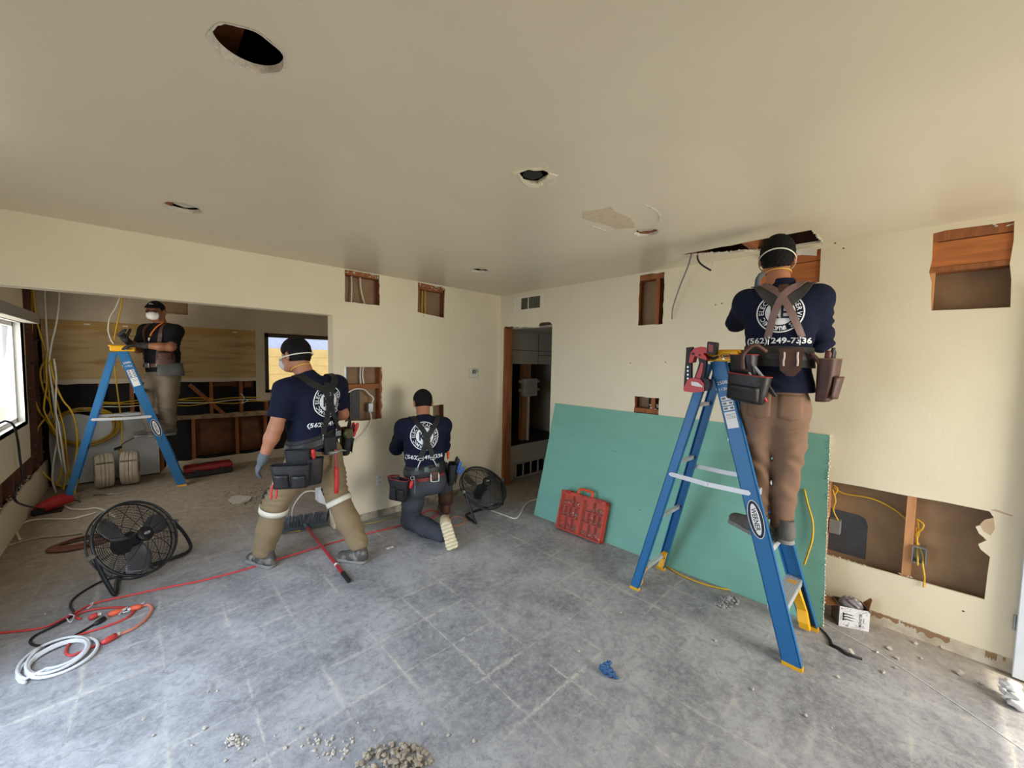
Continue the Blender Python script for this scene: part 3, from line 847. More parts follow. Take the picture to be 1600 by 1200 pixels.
def ladder(root):
    """six-foot step ladder, treads towards local -y, spread along y"""
    W0, W1, ZT, YF, YB = .245, .155, 1.645, -.47, .47
    T = lambda s: (s * W0, YF, .012)
    for s in (-1, 1):
        mb, m, L = rail((s * W0, YF, .012), (s * W1, .01, ZT), .088, .032, .006, -s)
        fr = obj('front_rail', mb, m_blue, root, local=True)
        obj('foot_pad', MB().box((min(s * W0, s * (W0 - .034)), YF - .047, 0), (max(s * W0, s * (W0 - .034)), YF + .047, .02)), m_yel, fr, local=True)
        if s < 0:
            up = lambda d: (lambda u, v: m @ Vector((-.0012 - d, v, u)))     # u runs up the rail, v across
            # oval maker's badge, letters reading down the rail
            ov = MB()
            vs, fs = disc2d(.108, .039, 40)
            flat(ov, [(x + .76, y) for x, y in vs], fs, up(.0))
            obj('oval_badge', ov, m_print_w, fr, local=True, fix=False)
            ov = MB()
            vs, fs = disc2d(.104, .0355, 40)
            flat(ov, [(x + .76, y) for x, y in vs], fs, up(.0004))
            obj('badge_field', ov, m_print_b, fr, local=True, fix=False)
            ov = MB()
            vs, fs = disc2d(.088, .0215, 40)
            flat(ov, [(x + .76, y) for x, y in vs], fs, up(.0008))
            obj('badge_centre', ov, m_print_w, fr, local=True, fix=False)
            tx = MB()
            put_text(tx, 'WERNER', .036, lambda x, y: up(.0012)(.76 - x, -y + .013), .014, sx=.86)
            obj('badge_lettering', tx, m_print_b, fr, local=True, fix=False)
            tx = MB()
            put_text(tx, "250lb", .030, lambda x, y: up(.0)(1.555 + y, -x), .008)
            put_text(tx, "113kg", .026, lambda x, y: up(.0)(1.517 + y, -x), .008)
            obj('load_lettering', tx, m_print_w, fr, local=True, fix=False)
            lb, ink = MB(), MB()
            for k in range(3):
                flat(lb, *rect2d(1.455 - k * .031, -.030, 1.48 - k * .031, .032), up(.0))
                flat(ink, *rect2d(1.461 - k * .031, -.026, 1.474 - k * .031, -.008), up(.0005))
                flat(ink, *rect2d(1.461 - k * .031, .006, 1.474 - k * .031, .028), up(.0005))
            flat(lb, *rect2d(1.285, -.030, 1.385, .032), up(.0))
            for k in range(4): flat(ink, *rect2d(1.368 - k * .008, -.026, 1.370 - k * .008, .024), up(.0005))
            obj('warning_label', lb, m_print_w, fr, local=True, fix=False)
            obj('label_print', ink, M('grey_print', (120, 120, 122), .7, var=0), fr, local=True, fix=False)
        mb, m, L = rail((s * (W0 - .03), YB, .012), (s * (W1 - .03), .08, ZT - .02), .058, .026, .005, -s)
        br = obj('rear_rail', mb, m_blue, root, local=True)
        x0, x1 = sorted((s * (W0 - .028), s * (W0 - .06)))
        obj('foot_pad', MB().box((x0, YB - .032, 0), (x1, YB + .032, .018)), m_yel, br, local=True)
        # yellow corner braces
        q = lambda yy: yy
        b1 = MB()
        zz = [(.0, .20), (.0, .0), (.10, .20)]
        xs = s * (W0 - .035)
        b1.plate([(.02, .02), (.055, .02), (.06, .06), (.03, .12), (.10, .30), (.05, .30), (.0, .10)], [], lambda u, v, w_: Vector((s * (W0 - .036 - u), YF + .0 + v * .26 + w_ - .02, v)), .05)
        obj('corner_brace', b1, m_yel, root, local=True)
        b2 = MB()
        b2.plate([(.0, .02), (.035, .02), (.045, .04), (.02, .10), (.06, .16), (.0, .16)], [], lambda u, v, w_: Vector((s * (W0 - .056 - u), YB - v * .25 + w_ - .02, v)), .035)
        obj('corner_brace', b2, m_yel, root, local=True)
        # spreader bar: two flat links with a centre hinge
        xw = lambda z: W0 + (W1 - W0) * z / ZT
        z0 = .88
        a = Vector((s * (xw(z0) + .004), YF + (YF * -1 + .01) * z0 / ZT + .0, z0))
        b = Vector((s * (xw(z0) - .028 + .004), YB - (YB - .08) * z0 / ZT, z0 + .0))
        m_ = (a + b) / 2 + Vector((s * .004, 0, -.008))
        sb = MB().bar(a, m_ + (b - a) * .03, .004, .030, bev=.001).bar(m_ - (b - a) * .03, b, .004, .030, bev=.001)
        for c in (a, m_, b): sb.cyl(c + Vector((-s * .002, 0, 0)), c + Vector((s * .007, 0, 0)), .009, n=10)
        obj('spreader', sb, m_alu, root, local=True)
    yf = lambda z: YF + (-YF + .01) * z / ZT
    yb = lambda z: YB - (YB - .08) * z / ZT
    xw = lambda z: W0 + (W1 - W0) * z / ZT - .007
    for z in (.30, .60, .90, 1.20, 1.50):
        st = MB().box((-xw(z), yf(z) - .042, z - .012), (xw(z), yf(z) + .042, z - .004))
        st.box((-xw(z), yf(z) - .043, z - .04), (xw(z), yf(z) - .039, z - .004)).box((-xw(z), yf(z) + .039, z - .04), (xw(z), yf(z) + .043, z - .004))
        for k in range(9): st.box((-xw(z), yf(z) - .041 + k * .0095, z - .004), (xw(z), yf(z) - .036 + k * .0095, z))
        obj('step', st, m_alu, root, local=True)
    for z in (.14, .55, .95, 1.35):
        rb = MB().box((-xw(z) + .03, yb(z) - .012, z - .012), (xw(z) - .03, yb(z) + .012, z + .012))
        obj('rear_rung', rb, m_alu, root, local=True)
    cap = MB().box((-.172, -.105, 1.64), (.172, .105, 1.705), bev=.012)
    cap.box((-.15, -.115, 1.69), (.15, .115, 1.712), bev=.006)
    cp = obj('top_cap', cap, m_yel, root, local=True)
    e = MB()
    for y in (.05, -.05):
        pass
    vs, fs = disc2d(.034, .016, 28, .78)
    flat(e, vs, fs, lambda x, y: Vector((-.1725, -.045 - x, 1.672 + y)))
    vs, fs = disc2d(.022, .008, 20)
    flat(e, vs, fs, lambda x, y: Vector((-.1725, -.045 - x, 1.672 + y)))
    obj('cap_badge', e, M('olive_print', (96, 66, 14), .6), cp, local=True, fix=False)
    d = MB()
    d.cyl((-.1735, -.03, 1.655), (-.171, -.03, 1.655), .006, n=8)
    obj('rivet', d, m_steel, cp, local=True)


ladA = thing('step_ladder', 'blue step ladder with yellow top standing in front of the leaning green board', 'ladder', (-.60, -2.87, 0), group='blue fibreglass step ladders')
ladder(ladA)


def copy_tree(o, parent=None):
    c = o.copy()
    COL.objects.link(c)
    if parent is not None: c.parent = parent
    for ch in list(o.children): copy_tree(ch, c)
    return c


ladD = copy_tree(ladA)
ladD['label'] = 'blue step ladder with yellow top in the dim kitchen, masked worker in cap on it'
ladD.matrix_basis = Matrix.Translation((-3.485, 2.70, 0)) @ Matrix.Rotation(math.radians(89.5), 4, 'Z')

# ------------------------------------------------------------------ floor fans
m_fanblk = M('black_powder_coat', (30, 30, 33), .45, .3, var=.15)
m_fanrim = M('charcoal_fan_rim', (58, 62, 66), .4, .5, var=.1)
m_fanblade = M('grey_fan_blade', (122, 124, 128), .4, .5, var=.1)


def fan(root, c, az, el, r, stand, knob_at):
    n = Vector((math.cos(el) * math.cos(az), math.cos(el) * math.sin(az), math.sin(el)))
    s = Vector((-math.sin(az), math.cos(az), 0))
    t = n.cross(s)
    c = Vector(c)
    P = lambda a, rr, d: c + s * (rr * math.cos(a)) + t * (rr * math.sin(a)) + n * d
    NS = 56
    rim = MB().tube([P(2 * PI * i / NS, r, 0) for i in range(NS)], .009, 8, closed=True)
    rim.tube([P(2 * PI * i / NS, r + .002, -.05) for i in range(NS)], .006, 6, closed=True)
    obj('rim', rim, m_fanrim, root, True)
    depth = lambda rr, top: top * (1 - (rr / r) ** 2.2)
    for nm, top, base, rings in (('front_grille', .075, .0, 25), ('rear_grille', -.09, -.05, 12)):
        g = MB()
        for k in range(1, rings + 1):
            rr = .06 + (r - .06) * k / (rings + 1)
            g.tube([P(2 * PI * i / 48, rr, base + depth(rr, top)) for i in range(48)], .0016, 4, closed=True)
        for k in range(12):
            a = 2 * PI * (k + .3) / 12
            g.tube([P(a + .12 * (1 - j / 7), .05 + (r - .05) * j / 7, base + depth(.05 + (r - .05) * j / 7, top + .002 * (1 if top > 0 else -1))) for j in range(8)], .0024, 5)
        obj(nm, g, m_fanblk, root, True)
    fm = Matrix((s, t, n)).transposed().to_4x4()
    fm.translation = c
    bg_ = MB().lathe([(0, .085), (.040, .085), (.052, .078), (.054, .068), (.03, .06), (0, .06)], fm, 24)
    hb = obj('hub_badge', bg_, m_blackplastic, root, 'auto')
    lg = MB()
    vs, fs = disc2d(.022, .010, 24, .8)
    flat(lg, vs, fs, lambda x, y: fm @ Vector((x, y, .0858)))
    flat(lg, *rect2d(-.016, -.003, .016, .003), lambda x, y: fm @ Vector((x, y, .0858)))
    obj('badge_mark', lg, M('pale_badge_print', (178, 182, 186), .5), hb, fix=False)
    mo = MB().lathe([(0, -.16), (.05, -.16), (.066, -.15), (.07, -.10), (.066, -.055), (.035, -.05), (.032, .0), (0, .0)], fm, 20)
    mo.lathe([(.03, -.01), (.036, -.01), (.036, .03), (0, .03)], fm, 16)
    obj('motor', mo, m_fanblk, root, 'auto')
    for k in range(3):
        a0 = 2 * PI * k / 3 + .4
        b = MB()
        vs, fs = [], []
        nu, nv = 8, 6
        for i in range(nu + 1):
            for j in range(nv + 1):
                u, v = i / nu, j / nv
                rr = .05 + (r - .075) * u
                half = .28 + .32 * math.sin(PI * min(1, .2 + .8 * u))
                a = a0 + half * (v - .5) * 1.6 - .25 * u
                d = -.02 + .05 * (v - .5) * (1 - .3 * u)
                vs.append(P(a, rr, d))
        for i in range(nu):
            for j in range(nv):
                q = i * (nv + 1) + j
                fs.append((q, q + nv + 1, q + nv + 2, q + 1))
        b.add(vs, fs)
        bo = obj('blade', b, m_fanblade, root, True)
        sm = bo.modifiers.new('thick', 'SOLIDIFY')
        sm.thickness = .0025
    obj('stand', MB().tube(spline(stand, 6), .0125, 10), m_fanrim if False else M('black_stand_tube', (40, 42, 45), .4, .4), root, True)
    for q in knob_at:
        q = Vector(q)
        dirv = (q - c).normalized()
        obj('tilt_knob', MB().cyl(q - dirv * .03, q + dirv * .012, .007, n=8).cyl(q + dirv * .010, q + dirv * .032, .017, .015, n=12), m_steel, root)


f1 = thing('floor_fan', 'large black round floor fan tilted up on a tube stand in the left foreground', 'fan', (-3.36, .08, 0))
fan(f1, (-3.385, .08, .30), -.831, .488, .268,
    [(-3.582, -.105, .30), (-3.56, -.11, .19), (-3.515, -.12, .045), (-3.50, -.115, .014), (-3.498, -.06, .013), (-3.497, .10, .013), (-3.48, .17, .013), (-3.43, .20, .013), (-3.27, .235, .013), (-3.14, .275, .013), (-3.09, .32, .016), (-3.08, .36, .05), (-3.12, .325, .17), (-3.182, .262, .30)],
    [(-3.584, -.106, .30), (-3.181, .265, .30)])
f2 = thing('floor_fan', 'black round floor fan tilted up beside the kneeling worker near the doorway', 'fan', (-.73, -.62, 0))
fan(f2, (-.726, -.60, .285), -1.515, .92, .258,
    [(-.985, -.615, .285), (-.985, -.66, .20), (-.982, -.76, .04), (-.98, -.79, .014), (-.975, -.74, .013), (-.95, -.60, .013), (-.90, -.55, .013), (-.7, -.54, .013), (-.52, -.53, .013), (-.46, -.56, .014), (-.455, -.60, .03), (-.455, -.59, .16), (-.467, -.58, .285)],
    [(-.988, -.615, .285), (-.464, -.58, .285)])

# ------------------------------------------------------------------ green drywall sheet
BL, BR, TL, TR = Vector((-.374, -1.0, .002)), Vector((-.30, -3.40, .002)), Vector((-.012, -.95, 1.158)), Vector((-.012, -3.335, 1.166))
nrm = (BR - BL).cross(TL - BL).normalized()
if nrm.x > 0: nrm = -nrm
sheet = thing('drywall_sheet', 'large green drywall sheet leaning against the right wall behind the ladder', 'drywall sheet', (-.33, -2.2, 0))
NXs, NZs = 24, 10
front = []
for i in range(NXs + 1):
    for j in range(NZs + 1):
        u, v = i / NXs, j / NZs
        q = BL.lerp(BR, u).lerp(TL.lerp(TR, u), v)
        bow = -.008 * math.sin(PI * v) + (.012 * math.sin(PI * v) if u > .98 else 0)
        front.append(q + nrm * bow)
fs = [(i * (NZs + 1) + j, (i + 1) * (NZs + 1) + j, (i + 1) * (NZs + 1) + j + 1, i * (NZs + 1) + j + 1) for i in range(NXs) for j in range(NZs)]
obj('face_paper', MB().add([q + nrm * .0005 for q in front], fs), M('green_board_paper', (122, 178, 161), .8, var=.04, ns=3, stretch=(1, 1, 4), bump=.05), sheet, True)
core = MB()
k = len(front)
core.add([q for q in front] + [q - nrm * .0125 for q in front], [f for f in fs] + [tuple(i + k for i in reversed(f)) for f in fs] +
         [(a, b, b + k, a + k) for a, b in [(i * (NZs + 1), (i + 1) * (NZs + 1)) for i in range(NXs)] + [(i * (NZs + 1) + NZs, (i + 1) * (NZs + 1) + NZs) for i in range(NXs)] + [(j, j + 1) for j in range(NZs)] + [(NXs * (NZs + 1) + j, NXs * (NZs + 1) + j + 1) for j in range(NZs)]])
obj('gypsum_core', core, M('white_gypsum_core', (222, 220, 208), .9, var=.08, ns=40), sheet)
e = MB()
rh = random.Random(5)
for i in range(60):
    v = i / 60
    q = BR.lerp(TR, v)
    e.rock(q + nrm * .0 + Vector((rh.uniform(-.004, .004), rh.uniform(-.003, .004), .01)), rh.uniform(.005, .009), rh)
obj('broken_edge', e, MATS['white_gypsum_core'], sheet)
for (u, v, pts) in ((.60, .28, [(-.01, .01), (0, -.01), (.025, .03)]), (.33, .68, [(0, 0), (.05, -.004)]), (.47, .30, [(0, 0), (.02, .002)])):
    o = BL.lerp(BR, u).lerp(TL.lerp(TR, u), v)
    xd, zd = (BR - BL).normalized(), (TL - BL).normalized()
    obj('pencil_mark', MB().tube([o + xd * a + zd * b + nrm * (.0 - .006 * math.sin(PI * v)) for a, b in pts], .0014, 5), m_print_k, sheet)

# ------------------------------------------------------------------ red parts organiser leaning on the green sheet
org_m = Matrix.Translation((-.397, -1.615, .004)) @ Matrix.Rotation(math.radians(-90 + 2.4), 4, 'Z') @ Matrix.Rotation(math.radians(-16), 4, 'X')
org_ = thing('parts_organizer', 'red plastic parts organizer case with clear lid leaning on the green board', 'tool case', (-.4, -1.615, 0))
m_red = M('orange_red_plastic', (206, 62, 40), .45, var=.08)
m_redd = M('deep_red_plastic', (168, 40, 34), .5, var=.1)
sh = MB()
Wc, Hc, Dc = .245, .36, .065
for lo, hi in (((-Wc, 0, 0), (Wc, .006, Hc)), ((-Wc, 0, 0), (-Wc + .010, Dc, Hc)), ((Wc - .010, 0, 0), (Wc, Dc, Hc)), ((-Wc, 0, 0), (Wc, Dc, .012)), ((-Wc, 0, Hc - .03), (Wc, Dc, Hc)), ((-.012, 0, 0), (.012, Dc, Hc))):
    sh.box((lo[0], -hi[1], lo[2]), (hi[0], -lo[1], hi[2]), org_m)
obj('case_shell', sh, m_red, org_)
dv = MB()
for sx_ in (-1, 1):
    for z in (.125, .225):
        dv.box((min(sx_ * .012, sx_ * (Wc - .01)), -Dc + .008, z), (max(sx_ * .012, sx_ * (Wc - .01)), -.006, z + .006), org_m)
    for z0, z1, xs in ((.012, .125, (.09, .16)), (.13, .225, (.07, .13, .18)), (.23, .33, (.11,))):
        for x in xs: dv.box((min(sx_ * x, sx_ * (x + .004)), -Dc + .012, z0), (max(sx_ * x, sx_ * (x + .004)), -.006, z1), org_m)
obj('divider', dv, m_redd, org_)
rh = random.Random(9)
bins = []
for sx_ in (-1, 1):
    for z0, h in ((.016, .05), (.134, .05), (.234, .045)):
        bins.append((sx_, z0, h))
gold, stl, blu = MB(), MB(), MB()
for sx_, z0, h in bins:
    for i in range(26):
        x = sx_ * rh.uniform(.022, Wc - .02)
        z = z0 + rh.uniform(.004, h)
        tgt = blu if (sx_ < 0 and z0 < .1 and abs(x) > .08) else (stl if rh.random() < .75 else gold)
        q = org_m @ Vector((x, -rh.uniform(.012, .045), z))
        d = Vector((rh.uniform(-1, 1), rh.uniform(-1, 1), rh.uniform(-.6, .6))).normalized()
        L_ = rh.uniform(.008, .018)
        tgt.cyl(q - d * L_, q + d * L_, .0042, .0042, 6)
for nm, mb, mt in (('brass_fittings', gold, M('brass', (190, 150, 80), .35, .9)), ('steel_fittings', stl, m_steel), ('blue_wire_nuts', blu, M('navy_wire_nut', (36, 40, 96), .5))):
    q = obj(nm, mb, mt, org_)
    q['kind'] = 'stuff'
obj('lid', MB().box((-Wc + .004, -Dc - .003, .004), (Wc - .004, -Dc, Hc - .004), org_m), M('scuffed_clear_lid', (240, 150, 130), .12, alpha=.10, var=.05), org_)
hd = MB().tube([org_m @ Vector(q) for q in ((-.075, -.03, Hc - .005), (-.075, -.03, Hc + .03), (-.055, -.03, Hc + .05), (.055, -.03, Hc + .05), (.075, -.03, Hc + .03), (.075, -.03, Hc - .005))], .013, 8, 3)
obj('handle', hd, M('orange_handle', (226, 84, 36), .45), org_, True)
lt = MB()
for x in (-.17, .17): lt.box((x - .03, -Dc - .008, Hc - .02), (x + .03, -.01, Hc + .008), org_m, .003)
obj('latch', MB().box((-.20, -Dc - .008, Hc - .02), (-.14, -.01, Hc + .008), org_m, .003), m_redd, org_)
obj('latch', MB().box((.14, -Dc - .008, Hc - .02), (.20, -.01, Hc + .008), org_m, .003), m_redd, org_)

# ------------------------------------------------------------------ cordless nailer hung on the ladder top
nl = thing('cordless_nailer', 'red and black cordless nailer resting at the top of the right ladder', 'power tool', (-.80, -2.78, 1.5))
O_, ux, uy = pxa(1092, 580, 0, -.828), None, None
rtv = Vector((.05, -1, 0)).normalized()       # image right on this plane
nx_ = Vector((-1, -.05, 0))
D0 = (O_ - CAM).dot(_fw)


def nlp(u, v, off=0.0):
    return pxa(u, v, 0, -.828) + nx_ * off


def slab(poly, t0, t1, mb=None):
    mb = mb or MB()
    pts = [nlp(*q) for q in poly]
    n_ = len(pts)
    fsl = []
    vs = [q + nx_ * t0 for q in pts] + [q + nx_ * t1 for q in pts]
    tri = tessellate_polygon([[Vector((q.y, q.z, 0)) for q in pts]])
    fsl = [tuple(a) for a in tri] + [tuple(i + n_ for i in reversed(a)) for a in tri] + [(i, (i + 1) % n_, n_ + (i + 1) % n_, n_ + i) for i in range(n_)]
    return mb.add(vs, fsl)


m_milred = M('tool_red', (190, 38, 36), .42, var=.08)
m_toolblk = M('tool_black_rubber', (36, 34, 34), .6, var=.2)
obj('motor_housing', slab([(1079, 566), (1082, 551), (1088, 544), (1098, 542), (1108, 544), (1108, 552), (1101, 552), (1106, 558), (1107, 563), (1097, 560), (1088, 556), (1085, 566), (1081, 567)], -.032, .032), m_milred, nl)
obj('grip', slab([(1092, 556), (1105, 560), (1104, 575), (1101, 590), (1110, 593), (1111, 600), (1096, 594), (1086, 592), (1091, 578), (1094, 567)], -.018, .020), m_toolblk, nl)
obj('grip_panel', slab([(1098, 566), (1101, 568), (1099, 582), (1096, 592), (1089, 590), (1094, 577)], .018, .024), m_milred, nl)
base_ = obj('drive_housing', slab([(1071, 607), (1078, 592), (1086, 590), (1098, 593), (1103, 600), (1103, 611), (1088, 613), (1072, 611)], -.036, .036), m_milred, nl)
obj('rear_guard', slab([(1102, 593), (1110, 593), (1112, 600), (1109, 610), (1102, 611)], -.03, .03), m_toolblk, nl)
lab = MB()
lp = [nlp(*q, .0372) for q in ((1083, 596), (1093, 597), (1101, 603), (1101, 605), (1084, 602))]
lab.add(lp, [(0, 1, 2, 3, 4)])
obj('label', lab, m_print_w, base_, fix=False)
obj('magazine', slab([(1073, 543), (1083, 542), (1083, 545), (1081, 546), (1081, 592), (1076, 600), (1073, 609), (1069, 609), (1070, 590), (1072, 565), (1073, 548)], -.018, .010), m_toolblk, nl)
sl = MB()
for k in range(5): slab([(1074.5, 572 + k * 6), (1077, 572 + k * 6), (1077, 575 + k * 6), (1074.5, 575 + k * 6)], .010, .0125, sl)
obj('magazine_slot', sl, m_steel, nl)
bat = obj('battery_pack', slab([(1108, 535), (1110, 534), (1120, 535), (1121, 537), (1119, 554), (1117, 555), (1109, 553), (1107, 551)], -.035, .035), m_toolblk, nl)
obj('battery_label', slab([(1110, 538), (1117.5, 539), (1116.5, 551), (1110, 550)], .035, .036), M('battery_label_print', (150, 60, 58), .5), bat)
obj('vent_knob', MB().cyl(nlp(1086, 553, .03), nlp(1086, 553, .036), .008, n=10).cyl(nlp(1096, 555, .03), nlp(1096, 555, .036), .006, n=10), m_toolblk, nl)
obj('hook', MB().tube([nlp(1104, 557, .0), nlp(1112, 560, -.03), nlp(1118, 557, -.05)], .008, 8, 4), m_toolblk, nl)
# ------------------------------------------------------------------ soft shapes: signed distance fields turned into meshes
class Field:
    def __init__(s, lo, hi, res):
        lo, hi = np.minimum(np.array(lo), np.array(hi)), np.maximum(np.array(lo), np.array(hi))
        s.lo = np.array(lo, np.float64) - 4 * res
        s.res = res
        s.n = np.ceil((np.array(hi) + 4 * res - s.lo) / res).astype(int) + 1
        s.F = np.full(s.n, 0.5, np.float32)

    def block(s, lo, hi):
        i0 = np.maximum(0, np.floor((np.array(lo) - s.lo) / s.res).astype(int))
        i1 = np.minimum(s.n, np.ceil((np.array(hi) - s.lo) / s.res).astype(int) + 1)
        if (i1 <= i0).any(): return None, None
        ax = [s.lo[a] + s.res * np.arange(i0[a], i1[a]) for a in range(3)]
        X = np.stack(np.meshgrid(*ax, indexing='ij'), -1).astype(np.float32)
        return tuple(slice(a, b) for a, b in zip(i0, i1)), X

    def add(s, fn, lo, hi, k=0.015, op='union'):
        m = max(.03, 2.2 * k)
        sl, X = s.block(np.array(lo) - m, np.array(hi) + m)
        if sl is None: return s
        d = fn(X).astype(np.float32)
        f = s.F[sl]
        if op == 'union':
            h = np.maximum(k - np.abs(f - d), 0) / k if k > 0 else 0
            s.F[sl] = np.minimum(f, d) - h * h * k * .25
        elif op == 'sub':
            s.F[sl] = np.maximum(f, -d)
        elif op == 'disp':
            s.F[sl] = f + d
        return s

    def cone(s, a, b, ra, rb, k=0.015):
        a, b = np.array(a, np.float32), np.array(b, np.float32)
        ab = b - a
        L2 = max(float(ab @ ab), 1e-9)

        def fn(X):
            t = np.clip(((X - a) @ ab) / L2, 0, 1)
            return np.linalg.norm(X - a - t[..., None] * ab, axis=-1) - (ra + (rb - ra) * t)
        R_ = max(ra, rb)
        return s.add(fn, np.minimum(a, b) - R_, np.maximum(a, b) + R_, k)

    def ecap(s, a, b, wa, da, wb, db, side, k=0.02):
        """tapered capsule of elliptical section: half width w along side, half depth d across"""
        a, b = np.array(a, np.float32), np.array(b, np.float32)
        ax = b - a
        L = float(np.linalg.norm(ax))
        ax = ax / max(L, 1e-6)
        sd = np.array(side, np.float32)
        sd = sd - ax * (sd @ ax)
        sd /= np.linalg.norm(sd)
        dp = np.cross(ax, sd)

        def fn(X):
            q = X - a
            u = q @ ax
            t = np.clip(u / L, 0, 1)
            o = u - t * L
            w_ = wa + (wb - wa) * t
            d_ = da + (db - da) * t
            m = np.minimum(w_, d_)
            e = np.sqrt((q @ sd / w_) ** 2 + (q @ dp / d_) ** 2 + (o / m) ** 2)
            return (e - 1) * m
        R_ = max(wa, da, wb, db)
        return s.add(fn, np.minimum(a, b) - R_, np.maximum(a, b) + R_, k)

    def ell(s, c, r, axes, k=0.015, op='union'):
        c = np.array(c, np.float32)
        A = np.array([list(q) for q in axes], np.float32)
        r = np.array(r, np.float32)

        def fn(X):
            q = (X - c) @ A.T
            e = np.linalg.norm(q / r, axis=-1)
            return (e - 1) * r.min()
        R_ = float(r.max())
        return s.add(fn, c - R_, c + R_, k, op)

    def chain(s, pts, k=0.015):
        for (a, ra), (b, rb) in zip(pts[:-1], pts[1:]): s.cone(a, b, ra, rb, k)
        return s

    def cut(s, p, n):
        """remove everything on the side n points to"""
        sl, X = s.block(s.lo, s.lo + s.res * s.n)
        d = (X - np.array(p, np.float32)) @ np.array(n, np.float32)
        s.F = np.maximum(s.F, d.astype(np.float32))
        return s

    def folds(s, c, rad, d, lam, amp, seed=0.0):
        """cloth creases with wave direction d, fading away from c"""
        c = np.array(c, np.float32)
        d = np.array(d, np.float32)
        d /= np.linalg.norm(d)
        e = np.array(frame(Vector(d))[0], np.float32)
        g = np.cross(d, e)

        def fn(X):
            q = X - c
            w_ = np.exp(-(q ** 2).sum(-1) / (rad * rad))
            u, v, z = q @ d, q @ e, q @ g
            ph = 2 * PI * u / lam + 1.6 * np.sin(v * 17 + seed * 3) + 1.3 * np.sin(z * 21 + seed * 5 + 1.7 * np.sin(u * 13))
            return amp * w_ * np.sin(ph) * (.6 + .4 * np.sin(v * 9 + z * 7 + seed))
        return s.add(fn, c - 2 * rad, c + 2 * rad, 0.015, 'disp')

    def mesh(s):
        F = s.F
        I = F < 0
        c = np.zeros(np.array(F.shape) - 1, np.uint8)
        nx, ny, nz = c.shape
        for dx in (0, 1):
            for dy in (0, 1):
                for dz in (0, 1):
                    c += I[dx:dx + nx, dy:dy + ny, dz:dz + nz]
        act = (c > 0) & (c < 8)
        idx = np.argwhere(act)
        vid = np.full(c.shape, -1, np.int64)
        vid[act] = np.arange(len(idx))
        acc = np.zeros((len(idx), 3))
        cnt = np.zeros(len(idx))
        cor = np.array([(x, y, z) for x in (0, 1) for y in (0, 1) for z in (0, 1)])
        val = [F[tuple((idx + q).T)].astype(np.float64) for q in cor]
        for i in range(8):
            for j in range(i + 1, 8):
                if np.abs(cor[i] - cor[j]).sum() != 1: continue
                a, b = val[i], val[j]
                m = (a < 0) != (b < 0)
                t = np.where(m, a / np.where(m, a - b, 1), 0)
                p = cor[i] + t[:, None] * (cor[j] - cor[i])
                acc[m] += p[m]
                cnt[m] += 1
        V = s.lo + s.res * (idx + acc / cnt[:, None])
        faces = []
        for ax in range(3):
            o1, o2 = [(1, 2), (2, 0), (0, 1)][ax]
            A = np.take(I, range(0, F.shape[ax] - 1), ax)
            B = np.take(I, range(1, F.shape[ax]), ax)
            e = np.argwhere(A != B)
            e = e[(e[:, o1] > 0) & (e[:, o2] > 0) & (e[:, o1] < F.shape[o1] - 1) & (e[:, o2] < F.shape[o2] - 1)]
            q = []
            for d1, d2 in ((-1, -1), (0, -1), (0, 0), (-1, 0)):
                k = e.copy()
                k[:, o1] += d1
                k[:, o2] += d2
                q.append(vid[tuple(k.T)])
            q = np.stack(q, 1)
            fl = ~A[tuple(e.T)]
            q[fl] = q[fl][:, ::-1]
            faces.append(q[(q >= 0).all(1)])
        mb = MB()
        mb.v = [Vector(p) for p in V]
        mb.f = [tuple(int(i) for i in f) for f in np.concatenate(faces)]
        return mb


class LF:
    """a person's frame: s to their right, f where they face, z up (absolute)"""
    def __init__(s, x, y, fx, fy):
        s.o = Vector((x, y, 0))
        s.f = Vector((fx, fy, 0)).normalized()
        s.s = Vector((s.f.y, -s.f.x, 0))

    def __call__(s, a, b, z): return s.o + s.s * a + s.f * b + Vector((0, 0, z))


def ring_band(fr, c, sections, wall=.006, n=40, tilt=0.0):
    """closed cloth / leather band round the body: sections of (z, half width, half depth)"""
    mb = MB()
    vs, fs = [], []
    for (z, w_, d_), off in [(q, 0) for q in sections] + [(q, -wall) for q in reversed(sections)]:
        for i in range(n):
            t = 2 * PI * i / n
            ss = (w_ + off) * math.cos(t)
            vs.append(fr(c[0] + ss, c[1] + (d_ + off) * math.sin(t), z + tilt * ss))
    m = 2 * len(sections)
    for j in range(m):
        for i in range(n):
            fs.append((j * n + i, j * n + (i + 1) % n, ((j + 1) % m) * n + (i + 1) % n, ((j + 1) % m) * n + i))
    return mb.add(vs, fs)


def bvh_of(mb): return BVHTree.FromPolygons([tuple(q) for q in mb.v], mb.f)


